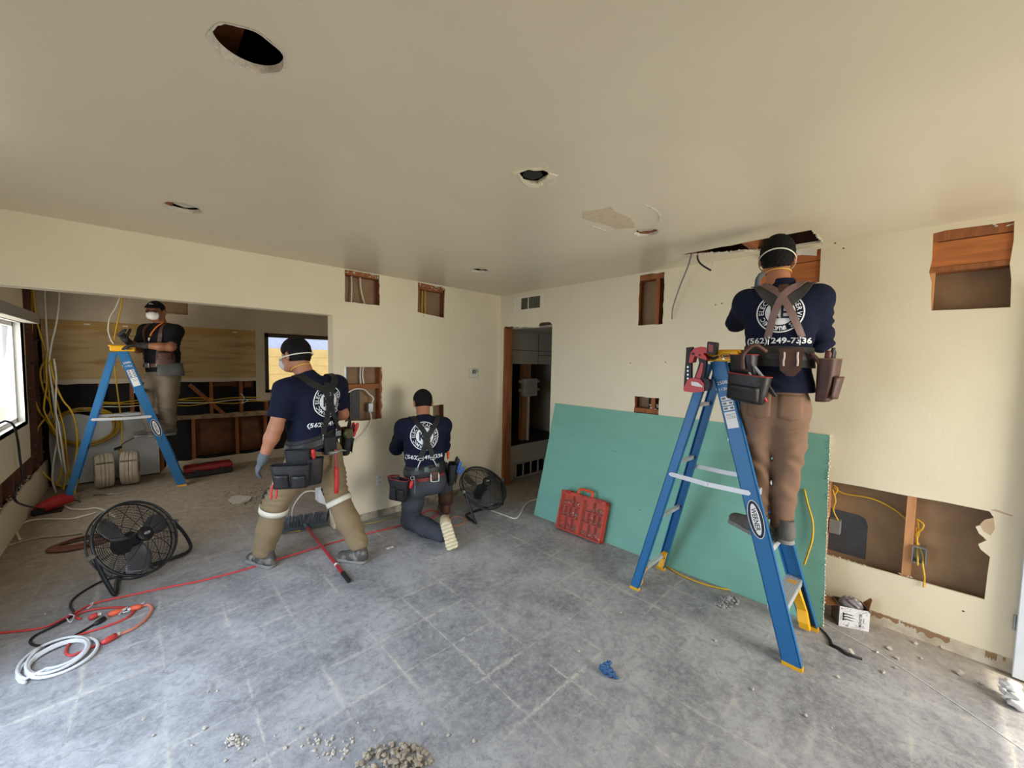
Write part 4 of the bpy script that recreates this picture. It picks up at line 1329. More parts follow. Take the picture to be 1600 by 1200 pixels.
def ribbon(bvh, pts, wd, off=.004, th=.003, mb=None, n=8):
    """strap lying on a surface"""
    mb = mb or MB()
    P = spline(pts, n)
    H = []
    for q in P:
        loc, nr, _, _ = bvh.find_nearest(q)
        H.append((loc, nr))
    rows = []
    for i, (p, nr) in enumerate(H):
        lo, hi = max(0, i - 2), min(len(H) - 1, i + 2)
        na = Vector((0, 0, 0))
        for k in range(lo, hi + 1): na += H[k][1]
        na.normalize()
        t = (H[min(i + 1, len(H) - 1)][0] - H[max(i - 1, 0)][0]).normalized()
        sd = na.cross(t).normalized()
        out = []
        for e in (-1, 0, 1):
            b = p + sd * (e * wd / 2)
            l2, n2, _, _ = bvh.find_nearest(b)
            out.append((l2 + na * off, l2 + na * (off + th)))
        rows.append([out[0][0], out[0][1], out[1][1], out[2][1], out[2][0]])
    m = 5
    vs = [q for r in rows for q in r]
    fs = []
    for i in range(len(rows) - 1):
        for k in range(m): fs.append((i * m + k, i * m + (k + 1) % m, (i + 1) * m + (k + 1) % m, (i + 1) * m + k))
    fs += [tuple(range(m)), tuple((len(rows) - 1) * m + k for k in range(m))]
    return mb.add(vs, fs)


def onto(bvh, c, right, up, out, off=.003):
    """maps flat (x, y) to the cloth surface seen along -out"""
    c, right, up, out = map(Vector, (c, right, up, out))

    def fn(x, y):
        q = c + right * x + up * y
        loc, nr, _, _ = bvh.ray_cast(q + out * .4, -out, 1.0)
        if loc is None: loc, nr, _, _ = bvh.find_nearest(q)
        return loc + out * off
    return fn


def emblem(fn, Rr, phone_dy, phone_size):
    """round back print: two rings, lettering between them, filled centre with two letters, number below"""
    mb, dk = MB(), MB()
    vs, fs = disc2d(Rr, Rr, 64, .94)
    flat(mb, vs, fs, fn)
    vs, fs = disc2d(Rr * .62, Rr * .62, 40, 0, 6)
    flat(mb, vs, fs, fn)
    word = 'KARMIC ELECTRICAL SERVICES INC'
    sz = Rr * .30
    adv = []
    for ch in word:
        adv.append(text2d(ch, sz, .012)[2] + sz * .13 if ch != ' ' else sz * .42)
    rad = Rr * .68
    tot = sum(adv) / (rad + sz * .35)
    a = PI / 2 + tot / 2
    for ch, ad in zip(word, adv):
        da = ad / (rad + sz * .35)
        am = a - da / 2
        a -= da
        if ch == ' ': continue
        v2, f2, wd = text2d(ch, sz, .012)
        c, s_ = math.cos(am), math.sin(am)
        flat(mb, [((rad + y) * c + (x - wd / 2) * s_, (rad + y) * s_ - (x - wd / 2) * c) for x, y in v2], f2, fn)
    v2, f2, wd = text2d('(562) 249-7336', phone_size, .022)
    flat(mb, [((x - wd / 2) * 1.12, y + phone_dy) for x, y in v2], f2, fn)
    fd = lambda x, y: fn(x, y)
    # K E as angular block letters
    s_ = Rr * .30
    B = lambda q, dx: [(x * s_ + dx, y * s_) for x, y in q]
    for q in ([(0, -1), (.32, -1), (.32, 1), (0, 1)], [(.32, -.15), (.9, -1), (1.28, -1), (.62, .1), (.32, .25)], [(.32, .1), (.62, .1), (1.2, 1), (.82, 1), (.32, .3)]):
        p = B(q, -1.32 * s_)
        dk.add([fn(x, y) for x, y in p], [tuple(range(len(p)))])
    for q in ([(0, -1), (.32, -1), (.32, 1), (0, 1)], [(.32, .68), (1.2, .68), (1.2, 1), (.32, 1)], [(.32, -.16), (1.05, -.16), (1.05, .16), (.32, .16)], [(.32, -1), (1.2, -1), (1.2, -.68), (.32, -.68)]):
        p = B(q, .12 * s_)
        dk.add([fn(x, y) for x, y in p], [(0, 1, 2, 3)])
    return mb, dk


def hand(F, wrist, d, n, th, curl=.5, sc=1.0, grow=0.0, spread=.0):
    """palm, four bent fingers of unequal length and a thumb on the side"""
    wrist, d, n, th = Vector(wrist), Vector(d).normalized(), Vector(n).normalized(), Vector(th).normalized()
    n = (n - d * n.dot(d)).normalized()
    th = (th - d * th.dot(d) - n * th.dot(n)).normalized()
    g = grow
    kn = wrist + d * (.088 * sc)
    F.ecap(wrist, wrist + d * .02 * sc, .028 * sc + g, .020 * sc + g, .032 * sc + g, .018 * sc + g, th, .012)
    F.ecap(wrist + d * .02 * sc, kn - d * .012 * sc, .031 * sc + g, .017 * sc + g, .039 * sc + g, .013 * sc + g, th, .012)
    for i, (o, L, r) in enumerate(((.029, .070, .0092), (.010, .080, .0095), (-.010, .073, .0090), (-.028, .057, .0082))):
        p = kn + th * (o * sc) - d * .004
        ang = curl * (.75 + .12 * i)
        dd = (d + th * (o * spread * 8)).normalized()
        for fr_, sh in ((.44, .9), (.31, 1.1), (.25, .8)):
            dd = (dd * math.cos(ang * sh) + n * math.sin(ang * sh)).normalized()
            q = p + dd * (L * fr_ * sc)
            F.cone(p, q, r * sc + g, r * .9 * sc + g, .004)
            p = q
            r *= .92
    p = wrist + d * .022 * sc + th * .026 * sc
    dd = (d * .62 + th * .72 + n * .35).normalized()
    for L, r in ((.042, .0125), (.032, .0105), (.025, .0092)):
        q = p + dd * L * sc
        F.cone(p, q, r * sc + g, r * .9 * sc + g, .006)
        dd = (dd + n * .22 + d * .25).normalized()
        p = q


def head(F, c, f, u, k=0.012, sc=1.0):
    """skull, jaw, brow, nose, lips, ears; c is the middle of the skull"""
    c, f, u = Vector(c), Vector(f).normalized(), Vector(u).normalized()
    u = (u - f * u.dot(f)).normalized()
    r = f.cross(u)
    A = (r, f, u)
    at = lambda a, b, z: c + (r * a + f * b + u * z) * sc
    F.ell(at(0, -.008, .02), (.076 * sc, .096 * sc, .098 * sc), A, k)
    F.ell(at(0, .02, -.045), (.062 * sc, .074 * sc, .078 * sc), A, .02)
    F.ecap(at(-.035, .055, -.095), at(.035, .055, -.095), .022, .022, .022, .022, f, .02)
    F.ecap(at(-.038, .078, .012), at(.038, .078, .012), .012, .010, .012, .010, u, .012)
    F.cone(at(0, .088, .005), at(0, .106, -.034), .009, .013, .008)
    for e in (-1, 1):
        F.cone(at(e * .012, .094, -.038), at(e * .014, .092, -.036), .009, .009, .006)
        F.ell(at(e * .031, .076, -.004), (.014, .010, .010), A, .004)
        F.ell(at(e * .040, .062, -.035), (.022, .02, .022), A, .012)
        F.ell(at(e * .081, -.012, -.012), (.010, .022, .034), A, .006)
        F.ell(at(e * .088, -.004, -.012), (.012, .010, .020), A, .004, 'sub')
        F.ell(at(e * .089, -.022, -.008), (.006, .008, .028), A, .006)
    F.ecap(at(-.018, .088, -.062), at(.018, .088, -.062), .007, .006, .007, .006, u, .006)
    F.ecap(at(-.015, .087, -.074), at(.015, .087, -.074), .007, .006, .007, .006, u, .006)
    return at


def hair_mesh(c, f, u, sc=1.0, res=.006, low=-.055, thick=.010, rough=.0035, seed=0.0):
    c, f, u = Vector(c), Vector(f).normalized(), Vector(u).normalized()
    u = (u - f * u.dot(f)).normalized()
    r = f.cross(u)
    at = lambda a, b, z: c + (r * a + f * b + u * z) * sc
    F = Field(c - Vector((.16,) * 3), c + Vector((.16,) * 3), res)
    t = thick
    F.ell(at(0, -.010, .022), ((.077 + t) * sc, (.097 + t) * sc, (.098 + t) * sc), (r, f, u), .01)
    F.ell(at(0, -.03, -.03), ((.064 + t * .2) * sc, (.070 + t * .1) * sc, (.07 + t * .3) * sc), (r, f, u), .02)
    # hairline: rises over the forehead, drops at the nape, leaves the ears free
    n1 = (u * -.55 + f * .83).normalized()
    F.cut(at(0, .062, .055), tuple(n1))
    F.cut(at(0, 0, low), tuple(-u))
    for e in (-1, 1):
        F.ell(at(e * .098, -.002, -.026), (.034, .045, .055), (r, f, u), .01, 'sub')
    F.folds(c, .25, tuple((u + f * .7 + r * .5)), .019, rough * .5, seed)
    F.folds(c, .25, tuple((r - u * .5 + f * .3)), .023, rough * .5, seed + 2)
    F.folds(c, .25, tuple((f - u * .6 - r * .8)), .015, rough * .4, seed + 5)
    return F.mesh()


def shoe(root, heel, toe_dir, up, mat_up, mat_sole, Lh=.29, W=.050, tread=False, collar=True):
    """work shoe: upper and a separate thick sole; heel is the point on the ground under the heel"""
    d, u = Vector(toe_dir).normalized(), Vector(up).normalized()
    u = (u - d * u.dot(d)).normalized()
    r = d.cross(u)
    h = Vector(heel)
    at = lambda a, b, z: h + r * a + d * b + u * z
    pts = [at(a, b, z) for a in (-.07, .07) for b in (-.04, Lh + .02) for z in (-.02, .18)]
    lo = [min(q[i] for q in pts) for i in range(3)]
    hi = [max(q[i] for q in pts) for i in range(3)]
    F = Field(lo, hi, .006)
    F.ecap(at(0, .035, .055), at(0, .12, .055), W * .74, .045, W * .80, .042, r, .02)
    F.ecap(at(0, .12, .05), at(0, Lh - .055, .042), W * .82, .042, W * .92, .030, r, .03)
    F.ecap(at(0, .05, .06), at(0, .055, .13), W * .78, .048, W * .80, .05, r, .03)
    F.cut(at(0, 0, .135), tuple(u))
    F.cut(at(0, 0, .016), tuple(-u))
    F.folds(at(0, .17, .06), .06, tuple(d), .03, .0022, 1)
    up_ = obj('shoe', F.mesh(), mat_up, root, True)
    S = Field(lo, hi, .006)
    S.ecap(at(0, .038, .012), at(0, .13, .012), W * .84, .036, W * .80, .03, r, .01)
    S.ecap(at(0, .13, .012), at(0, Lh - .052, .012), W * .82, .03, W * 1.0, .03, r, .01)
    S.cut(at(0, 0, .030), tuple(u))
    S.cut(at(0, 0, .001), tuple(-u))
    if tread:
        dn, rn, un, hn = (np.array(q, np.float32) for q in (d, r, u, h))

        def zig(X):
            q = X - hn
            b, a, z = q @ dn, q @ rn, q @ un
            g = np.sin(2 * PI * (b / .034 + .55 * np.abs(((a / .045) % 1) - .5)))
            return .0045 * np.clip(g * 3, -1, 1) * np.exp(-np.maximum(z, 0) ** 2 / .00008)
        S.add(zig, lo, hi, .01, 'disp')
    obj('sole', S.mesh(), mat_sole, up_, True)
    lc = MB()
    for i in range(4):
        b = .105 + i * .022
        zz = .098 - i * .011
        lc.tube([at(-.026, b, zz - .004), at(0, b + .004, zz + .006), at(.026, b, zz - .004)], .0028, 6, 3)
    obj('laces', lc, M('shoe_laces', (70, 66, 60), .8), up_, True)
    return up_


def pouch(root, name, m4, w_, h_, d_, mat, trim, flare=1.15, pockets=2, parent=None):
    """open leather bag hung from its top edge: x across, y outwards, z up"""
    mb = MB()
    secs = [(-h_, .80, .62), (-h_ + .012, .92, .8), (-h_ * .6, 1.0, 1.0), (-h_ * .25, 1.06, flare), (0, 1.08, flare * 1.04)]
    n = 24

    def ringp(z, a, b, inn=0.0):
        out = []
        for i in range(n):
            t = 2 * PI * i / n
            c, s_ = math.cos(t), math.sin(t)
            e = .62
            x = math.copysign(abs(c) ** e, c) * (w_ / 2 * a - inn)
            y = math.copysign(abs(s_) ** e, s_) * (d_ / 2 * b - inn)
            out.append(m4 @ Vector((x, y + d_ / 2 * b, z)))
        return out
    rings = [ringp(*q) for q in secs] + [ringp(secs[i][0] + (.006 if i == 0 else 0), secs[i][1], secs[i][2], .005) for i in (4, 3, 2, 1)]
    vs = [q for r_ in rings for q in r_]
    fs = []
    for j in range(len(rings) - 1):
        for i in range(n): fs.append((j * n + i, j * n + (i + 1) % n, (j + 1) * n + (i + 1) % n, (j + 1) * n + i))
    fs += [tuple(range(n)), tuple((len(rings) - 1) * n + i for i in range(n))]
    mb.add(vs, fs)
    o = obj(name, mb, mat, parent or root, 'auto')
    tb = MB()
    top = ringp(.002, 1.085, flare * 1.045, -.001)
    tb.tube(top, .0035, 6, closed=True)
    obj('binding', tb, trim, o, True)
    for k in range(pockets):
        x0 = (-.5 + k / pockets) * w_ * .92
        x1 = (-.5 + (k + 1) / pockets) * w_ * .92
        pk = MB()
        vs, fs = [], []
        nu, nv = 8, 6
        for i in range(nu + 1):
            for j in range(nv + 1):
                u, v = i / nu, j / nv
                bul = .026 * math.sin(PI * u) ** .6 * (.45 + .55 * v)
                vs.append(m4 @ Vector((x0 + (x1 - x0) * (.04 + .92 * u), d_ * (1 + .12 * v) + bul * 1.0 - .004, -h_ * .92 + h_ * (.52 + .06 * (k % 2)) * v)))
        for i in range(nu):
            for j in range(nv):
                q = i * (nv + 1) + j
                fs.append((q, q + nv + 1, q + nv + 2, q + 1))
        pk.add(vs, fs)
        po = obj('pocket', pk, mat, o, True)
        sm = po.modifiers.new('thick', 'SOLIDIFY')
        sm.thickness = .004
    return o


def m4(o, x, y):
    """matrix with origin o, x across, y outwards"""
    x, y = Vector(x).normalized(), Vector(y)
    y = (y - x * y.dot(x)).normalized()
    z = x.cross(y)
    m = Matrix((x, y, z)).transposed().to_4x4()
    m.translation = o
    return m


m_skin = M('tan_skin', (168, 112, 82), .55, var=.06, ns=14, bump=.05)
m_hair = M('black_hair', (15, 12, 11), .75, var=.35, ns=40, bump=.5, bs=160, stretch=(1, 1, .3), spec=.2)
m_navy = M('navy_cotton', (20, 25, 46), .9, var=.12, ns=9, bump=.18, bs=26, spec=.2)
m_blackcot = M('black_cotton', (20, 21, 25), .9, var=.15, ns=9, bump=.18, bs=26, spec=.2)
m_tan = M('tan_work_cloth', (126, 99, 80), .9, var=.10, ns=6, bump=.3, bs=16, spec=.2)
m_khaki = M('khaki_work_cloth', (132, 114, 86), .9, var=.10, ns=6, bump=.3, bs=16, spec=.2)
m_grey = M('charcoal_work_cloth', (66, 68, 74), .9, var=.12, ns=6, bump=.3, bs=16, spec=.2)
m_beige = M('beige_work_cloth', (122, 110, 94), .9, var=.10, ns=6, bump=.3, bs=16, spec=.2)
m_leather = M('brown_leather', (74, 44, 34), .55, var=.25, ns=14, bump=.2)
m_blkleather = M('black_leather', (30, 28, 28), .5, var=.3, ns=12, bump=.25)
m_nylon = M('black_nylon', (24, 24, 26), .7, var=.2, ns=30, bump=.2)
m_strap = M('mauve_leather_strap', (124, 98, 92), .6, var=.15, ns=10)
m_pad = M('grey_pad_fabric', (62, 60, 58), .85, var=.15)
m_glove = M('grey_knit_glove', (92, 96, 102), .85, var=.15, ns=60, bump=.3)
m_dkglove = M('dark_work_glove', (50, 50, 50), .8, var=.25, ns=30, bump=.3)
m_emb = M('white_shirt_print', (226, 228, 230), .7, var=.06)
m_bootgrey = M('dusty_grey_boot', (96, 90, 84), .8, var=.2, ns=12, bump=.2)
m_bootbrown = M('brown_boot', (92, 58, 38), .75, var=.2, ns=12, bump=.2)
m_sole = M('grey_rubber_sole', (132, 130, 126), .8, var=.12, ns=20)
m_solecream = M('cream_rubber_sole', (204, 192, 160), .75, var=.1, ns=16)
m_redbind = M('red_trim', (150, 46, 44), .6)
m_tanbind = M('tan_stitching', (128, 92, 70), .7)
m_yelstrap = M('yellow_elastic', (226, 176, 60), .6)
m_whtstrap = M('white_elastic', (222, 222, 206), .6)
m_redtool = M('red_tool_grip', (190, 40, 40), .45)


def body_field(pts, res=.0065):
    P_ = np.array([list(q) for q in pts])
    return Field(P_.min(0) - .14, P_.max(0) + .14, res)


def lbox(fr, s0, s1, f0, f1, z0, z1, res):
    c = [fr(a, b, z) for a in (s0, s1) for b in (f0, f1) for z in (z0, z1)]
    return Field([min(q[i] for q in c) for i in range(3)], [max(q[i] for q in c) for i in range(3)], res)


def belt_clip(mb, a, b):
    mb.cyl(a, a.lerp(b, .35), .007, .005, 8)
    mb.tube([a.lerp(b, .35), a.lerp(b, .5) + Vector((0, 0, .0)), a.lerp(b, .7), b], .0035, 6, 3)


def strap_band(root, at_c, axis, side, ra, rb, wd, mat, name, th=.004, parent=None):
    """flat elastic band wrapped round a limb or head"""
    ax = Vector(axis).normalized()
    sd = Vector(side)
    sd = (sd - ax * sd.dot(ax)).normalized()
    dp = ax.cross(sd)
    mb = MB()
    n = 36
    vs = []
    for z, o in ((-wd / 2, 0), (wd / 2, 0), (wd / 2, th), (-wd / 2, th)):
        for i in range(n):
            t = 2 * PI * i / n
            vs.append(Vector(at_c) + ax * z + sd * ((ra + o) * math.cos(t)) + dp * ((rb + o) * math.sin(t)))
    fs = []
    for j in range(4):
        for i in range(n): fs.append((j * n + i, j * n + (i + 1) % n, ((j + 1) % 4) * n + (i + 1) % n, ((j + 1) % 4) * n + i))
    return obj(name, mb.add(vs, fs), mat, parent or root, True)


def handtool(kind, label, cat, a, b, mat_grip, mat_shaft, group, blade=.06):
    """screwdriver, pliers or similar from a (tip end in pouch) to b (grip end)"""
    a, b = Vector(a), Vector(b)
    t = thing(kind, label, cat, tuple(a), group=group)
    d = (b - a).normalized()
    L = (b - a).length
    x, y, z = frame(d)
    if kind in ('pliers', 'side_cutters'):
        for e in (-1, 1):
            obj('handle', MB().tube([a + d * L * .35 + x * e * .004, a + d * L * .6 + x * e * .014, a + d * L * .85 + x * e * .016, b + x * e * .012], .0075, 8, 4), mat_grip, t, True)
        obj('jaws', MB().cyl(a, a + d * L * .4, .006, .013, 10), mat_shaft, t, 'auto')
    else:
        m = Matrix((x, y, z)).transposed().to_4x4()
        m.translation = b - d * L * .55
        g = L * .55
        obj('grip', MB().lathe([(0, 0), (.009, .0), (.0125, g * .15), (.010, g * .3), (.0145, g * .55), (.0145, g * .85), (.009, g), (0, g)], m, 12), mat_grip, t, 'auto')
        obj('shaft', MB().cyl(a, b - d * L * .5, .0035, n=8), mat_shaft, t, 'auto')
    return t
# ------------------------------------------------------------------ worker on the right ladder
A = LF(-.644, -3.148, .978, .207)
pa = thing('person', 'man in navy long-sleeved shirt and brown pants standing on the right ladder, facing the wall', 'person', (-.70, -3.20, .6), group=None)
hA, upA = A(-.030, .035, 2.252), (A.f * .10 + Vector((0, 0, 1)))
fA = (A.f * 1.0 + Vector((0, 0, .18)))
J = dict(shL=A(-.165, .0, 1.995), elL=A(-.232, .20, 1.90), wrL=A(-.13, .285, 2.10), shR=A(.165, .0, 1.995), elR=A(.20, .14, 1.765), wrR=A(.10, .30, 1.88),
         hipL=A(-.085, 0, 1.36), knL=A(-.064, .035, .99), anL=A(-.050, -.005, .69), hipR=A(.085, 0, 1.36), knR=A(.074, .03, .99), anR=A(.066, .0, .69))
F = body_field(list(J.values()) + [hA + Vector((0, 0, .1)), A(0, 0, .6), A(0, .45, 2.2)])
head(F, hA, fA, upA)
F.ecap(A(-.01, -.012, 2.04), A(-.025, .02, 2.19), .060, .062, .056, .058, A.s, .02)
F.ecap(A(0, 0, 1.42), A(0, 0, 1.62), .125, .085, .115, .080, A.s, .04)
F.ecap(A(0, 0, 1.62), A(0, 0, 1.93), .115, .080, .150, .090, A.s, .04)
for e, sh, el, wr in ((-1, 'shL', 'elL', 'wrL'), (1, 'shR', 'elR', 'wrR')):
    F.chain([(A(e * .10, 0, 2.0), .06), (J[sh], .048), (J[el], .038), (J[wr], .027)], .03)
F.chain([(J['hipL'], .075), (J['knL'], .050), (J['anL'], .036)], .03)
F.chain([(J['hipR'], .075), (J['knR'], .050), (J['anR'], .036)], .03)
hand(F, J['wrL'], A.f * .3 + Vector((0, 0, 1)) - A.s * .05, -A.s * -1, A.f, .5)
hand(F, J['wrR'], A.f * .5 + Vector((0, 0, .9)) - A.s * .1, A.f, -A.s, .7)
obj('body', F.mesh(), m_skin, pa, True)
obj('hair', hair_mesh(hA, fA, upA, seed=1, thick=.011), m_hair, pa, True)
# shirt
F = lbox(A, -.36, .36, -.2, .42, 1.42, 2.2, .007)
F.ecap(A(0, .0, 1.46), A(0, 0, 1.63), .170, .125, .150, .112, A.s, .04)
F.ecap(A(0, 0, 1.63), A(0, -.005, 1.90), .150, .112, .180, .118, A.s, .04)
F.ecap(A(-.115, -.005, 1.985), A(.115, -.005, 1.985), .075, .085, .075, .085, Vector((0, 0, 1)), .05)
F.ecap(A(0, -.01, 2.02), A(0, .0, 2.09), .075, .078, .066, .068, A.s, .04)
for e, sh, el, wr in ((-1, 'shL', 'elL', 'wrL'), (1, 'shR', 'elR', 'wrR')):
    F.chain([(A(e * .12, 0, 1.985), .085), (J[sh], .073), (J[el], .058), (J[wr] * .9 + J[el] * .1, .042)], .035)
F.cut(A(0, 0, 2.115), (0, 0, 1))
F.cut(A(0, 0, 1.475), (0, 0, -1))
F.ecap(A(0, .0, 1.482), A(0, 0, 1.5), .182, .137, .180, .135, A.s, .03)
F.cut(A(0, 0, 1.472), (0, 0, -1))
F.folds(A(.0, -.1, 1.58), .13, (.1, -.2, 1), .045, .006, 1)
F.folds(A(.24, .1, 1.82), .14, (.2, .1, 1), .05, .008, 2)
F.folds(A(-.2, .08, 1.90), .13, (.3, .5, .9), .05, .008, 3)
F.folds(A(.12, -.08, 1.78), .16, (.3, -.7, .7), .07, .005, 4)
F.folds(A(-.1, -.08, 1.72), .14, (-.2, .6, .8), .06, .004, 5)
shA = F.mesh()
shirtA = obj('shirt', shA, m_navy, pa, True)
bA = bvh_of(shA)
# pants
F = lbox(A, -.25, .25, -.2, .25, .6, 1.56, .007)
F.ecap(A(0, 0, 1.38), A(0, 0, 1.53), .150, .118, .145, .110, A.s, .04)
for e, h_, k_, a_ in ((-1, 'hipL', 'knL', 'anL'), (1, 'hipR', 'knR', 'anR')):
    F.chain([(A(e * .078, -.015, 1.37), .090), (J[h_] * .5 + J[k_] * .5 + A.s * e * .002, .084)], .035)
    F.chain([(J[h_] * .5 + J[k_] * .5 + A.s * e * .002, .084), (J[k_], .070), (J[k_] * .45 + J[a_] * .55, .064), (J[a_] + Vector((0, 0, .015)), .056)], .006)
F.ell(A(-.066, -.045, 1.38), (.088, .085, .12), (A.s, A.f, Vector((0, 0, 1))), .05)
F.ell(A(.066, -.045, 1.38), (.088, .085, .12), (A.s, A.f, Vector((0, 0, 1))), .05)
F.cut(A(0, 0, .668), (0, 0, -1))
for c, s_ in ((J['knL'], 1), (J['knR'], 2)):
    F.folds(c, .17, (.75, -.5, .8), .085, .007, s_)
    F.folds(c + Vector((0, 0, .12)), .15, (-.7, .6, .8), .10, .006, s_ + 3)
F.folds(J['anL'] + Vector((0, 0, .06)), .09, (.3, .3, 1), .05, .008, 3)
F.folds(J['anR'] + Vector((0, 0, .06)), .09, (-.4, .3, 1), .05, .008, 4)
F.folds(A(-.06, -.08, 1.20), .14, (.7, .3, .7), .075, .007, 5)
F.folds(A(.08, -.08, 1.22), .12, (-.4, .3, .8), .065, .007, 6)
pmA = F.mesh()
pantsA = obj('pants', pmA, m_tan, pa, True)
bpA = bvh_of(pmA)
for e in (-1, 1):
    fp = onto(bpA, A(e * .075, -.1, 1.40), A.s, Vector((0, 0, 1)), -A.f, .002)
    pk = MB()
    nx, nz = 6, 8
    pk.add([fp((-.058 + .116 * i / nx) * (1 - .0 * j), -.07 + .13 * j / nz - (.015 * (1 - abs(2 * i / nx - 1)) if j == 0 else 0)) for i in range(nx + 1) for j in range(nz + 1)],
           [(i * (nz + 1) + j, (i + 1) * (nz + 1) + j, (i + 1) * (nz + 1) + j + 1, i * (nz + 1) + j + 1) for i in range(nx) for j in range(nz)])
    o = obj('back_pocket', pk, m_tan, pantsA, True)
    o.modifiers.new('thick', 'SOLIDIFY').thickness = .004
shoe(pa, A(-.005, -.075, .60), Vector((.55, .83, 0)), (0, 0, 1), m_bootgrey, m_sole)
shoe(pa, A(.10, -.08, .60), Vector((.85, .35, 0)), (0, 0, 1), m_bootgrey, m_sole)
# print, belt, suspenders
up_s = (Vector((0, 0, 1))).normalized()
fnA = onto(bA, A(.0, -.1, 1.915), A.s, up_s, -A.f)
e1, e2 = emblem(fnA, .112, -.170, .044)
em = obj('back_print', e1, m_emb, shirtA, fix=False)
obj('print_letters', MB().add([q - A.f * .004 for q in e2.v], e2.f), M('navy_print_gap', (18, 22, 42), .9), em, fix=False)
band = obj('tool_belt', ring_band(A, (0, 0), [(1.615, .176, .134), (1.62, .180, .138), (1.67, .174, .132), (1.725, .168, .130), (1.73, .164, .126)], tilt=-.04), M('black_belt_padding', (44, 42, 40), .7, var=.2, ns=20, bump=.2), pa, 'auto')
obj('belt_strap', ring_band(A, (0, 0), [(1.652, .178, .137), (1.654, .182, .141), (1.692, .176, .138), (1.694, .172, .134)], .003, tilt=-.04), m_blkleather, band, 'auto')
mt = obj('suspender_pad', ribbon(bA, [A(-.115, .02, 2.10), A(-.06, -.1, 2.03), A(.0, -.14, 1.965)], .085, .004, .006), m_pad, pa)
obj('suspender_pad', ribbon(bA, [A(.125, .02, 2.10), A(.07, -.1, 2.03), A(.01, -.14, 1.965)], .085, .004, .006), m_pad, pa)
pd = MB()
ptri = [(-.075, .10), (.085, .10), (.058, .0), (.01, -.04), (-.04, .0)]
pfn = onto(bA, A(.0, -.1, 1.985), A.s, up_s, -A.f, .008)
pd.add([pfn(x, y) for x, y in ptri], [tuple(range(5))])
po = obj('yoke_pad', pd, m_pad, pa)
po.modifiers.new('thick', 'SOLIDIFY').thickness = .006
obj('suspender_strap', ribbon(bA, [A(-.12, .05, 2.09), A(-.065, -.07, 2.065), A(-.0, -.12, 2.01), A(.055, -.13, 1.90), A(.10, -.12, 1.80), A(.112, -.12, 1.775)], .036, .012, .004), m_strap, pa)
obj('suspender_strap', ribbon(bA, [A(.125, .05, 2.09), A(.075, -.07, 2.065), A(.012, -.12, 2.01), A(-.025, -.13, 1.91), A(-.045, -.12, 1.80), A(-.05, -.12, 1.775)], .036, .016, .004), m_strap, pa)
obj('yoke_tab', ribbon(bA, [A(.01, -.10, 2.075), A(.012, -.12, 2.03)], .05, .016, .004), m_leather, pa)
cl = MB()
for x in (-.05, .112):
    q = bA.find_nearest(A(x, -.14, 1.78))[0] - A.f * .022
    belt_clip(cl, q, q - Vector((0, 0, .05)))
    obj('belt_clip', cl, m_steel, pa, True)
    cl = MB()
# holster at the middle of the back
hm = m4(A(.06, -.142, 1.715), -A.s, -A.f)
hb = MB()
n_ = [(-.055, 0), (.055, 0), (.05, -.055), (.045, -.12), (.012, -.150), (-.022, -.150), (-.048, -.115)]
tri = tessellate_polygon([[Vector((x, z, 0)) for x, z in n_]])
k = len(n_)
hb.add([hm @ Vector((x, .0, z)) for x, z in n_] + [hm @ Vector((x, .022, z)) for x, z in n_], [tuple(t) for t in tri] + [tuple(i + k for i in reversed(t)) for t in tri] + [(i, (i + 1) % k, k + (i + 1) % k, k + i) for i in range(k)])
ho = obj('hammer_holster', hb, m_leather, pa)
for x in (-.03, .03): obj('lacing', MB().tube([hm @ Vector((x, .024, -.02)), hm @ Vector((x * .95, .025, -.045)), hm @ Vector((x * 1.05, .024, -.07)), hm @ Vector((x, .025, -.095))], .005, 6, 4), M('pale_lacing', (200, 190, 176), .6), ho, True)
# pouches: big one by the ladder rail, the other at his right hip
pm = m4(A(-.135, -.145, 1.675), A.s * -.8 + A.f * .5, -A.f * .85 - A.s * .55)
pl = pouch(pa, 'tool_pouch', pm, .13, .14, .075, m_blkleather, m_redbind, 1.1, 0)
pm2 = m4(A(-.105, -.165, 1.565), A.s * -.9 + A.f * .35 + Vector((0, 0, .1)), -A.f * .9 - A.s * .35)
pl2 = pouch(pa, 'tool_pouch', pm2, .20, .155, .095, m_blkleather, m_redbind, 1.0, 1)
obj('pouch_flap', MB().tube([pm @ Vector(q) for q in ((-.10, .0, .02), (-.07, .06, .055), (-.03, .09, .0), (-.04, .10, -.08))], .012, 6, 4, flat=None), m_leather, pa, True)
pm3 = m4(A(.19, -.04, 1.66), -A.s * .35 - A.f * 1.0, A.s * 1.0 - A.f * .45)
pr = pouch(pa, 'tool_pouch', pm3, .13, .23, .08, m_leather, m_tanbind, 1.1, 1)
ps_ = MB().tube([A(.145, -.10, 1.69), A(.175, -.10, 1.66), A(.20, -.09, 1.61)], .012, 6, 4)
obj('pouch_hanger', ps_, m_leather, pa, True)
for i, (x, y, h_, kind, lab, mg) in enumerate(((-.035, .05, .05, 'screwdriver', 'black-handled screwdriver in the hip pouch of the worker in brown pants', m_toolblk), (.005, .06, .06, 'pliers', 'pliers with dark grips in the right hip pouch of the worker in brown pants', m_toolblk), (.045, .05, .045, 'screwdriver', 'brown-gripped screwdriver in the hip pouch of the worker in brown pants', M('brown_grip', (96, 44, 36), .5)))):
    handtool(kind, lab, 'hand tool', pm3 @ Vector((x * .8, y * .8, -.12)), pm3 @ Vector((x, y, h_)), mg, m_steel, None)
for i, (x0, x1) in enumerate(((-.075, -.115), (-.06, -.095))):
    a = pm2 @ Vector((x0 + .01, .055, -.09)); b = pm2 @ Vector((x1 + .03, .10, .06))
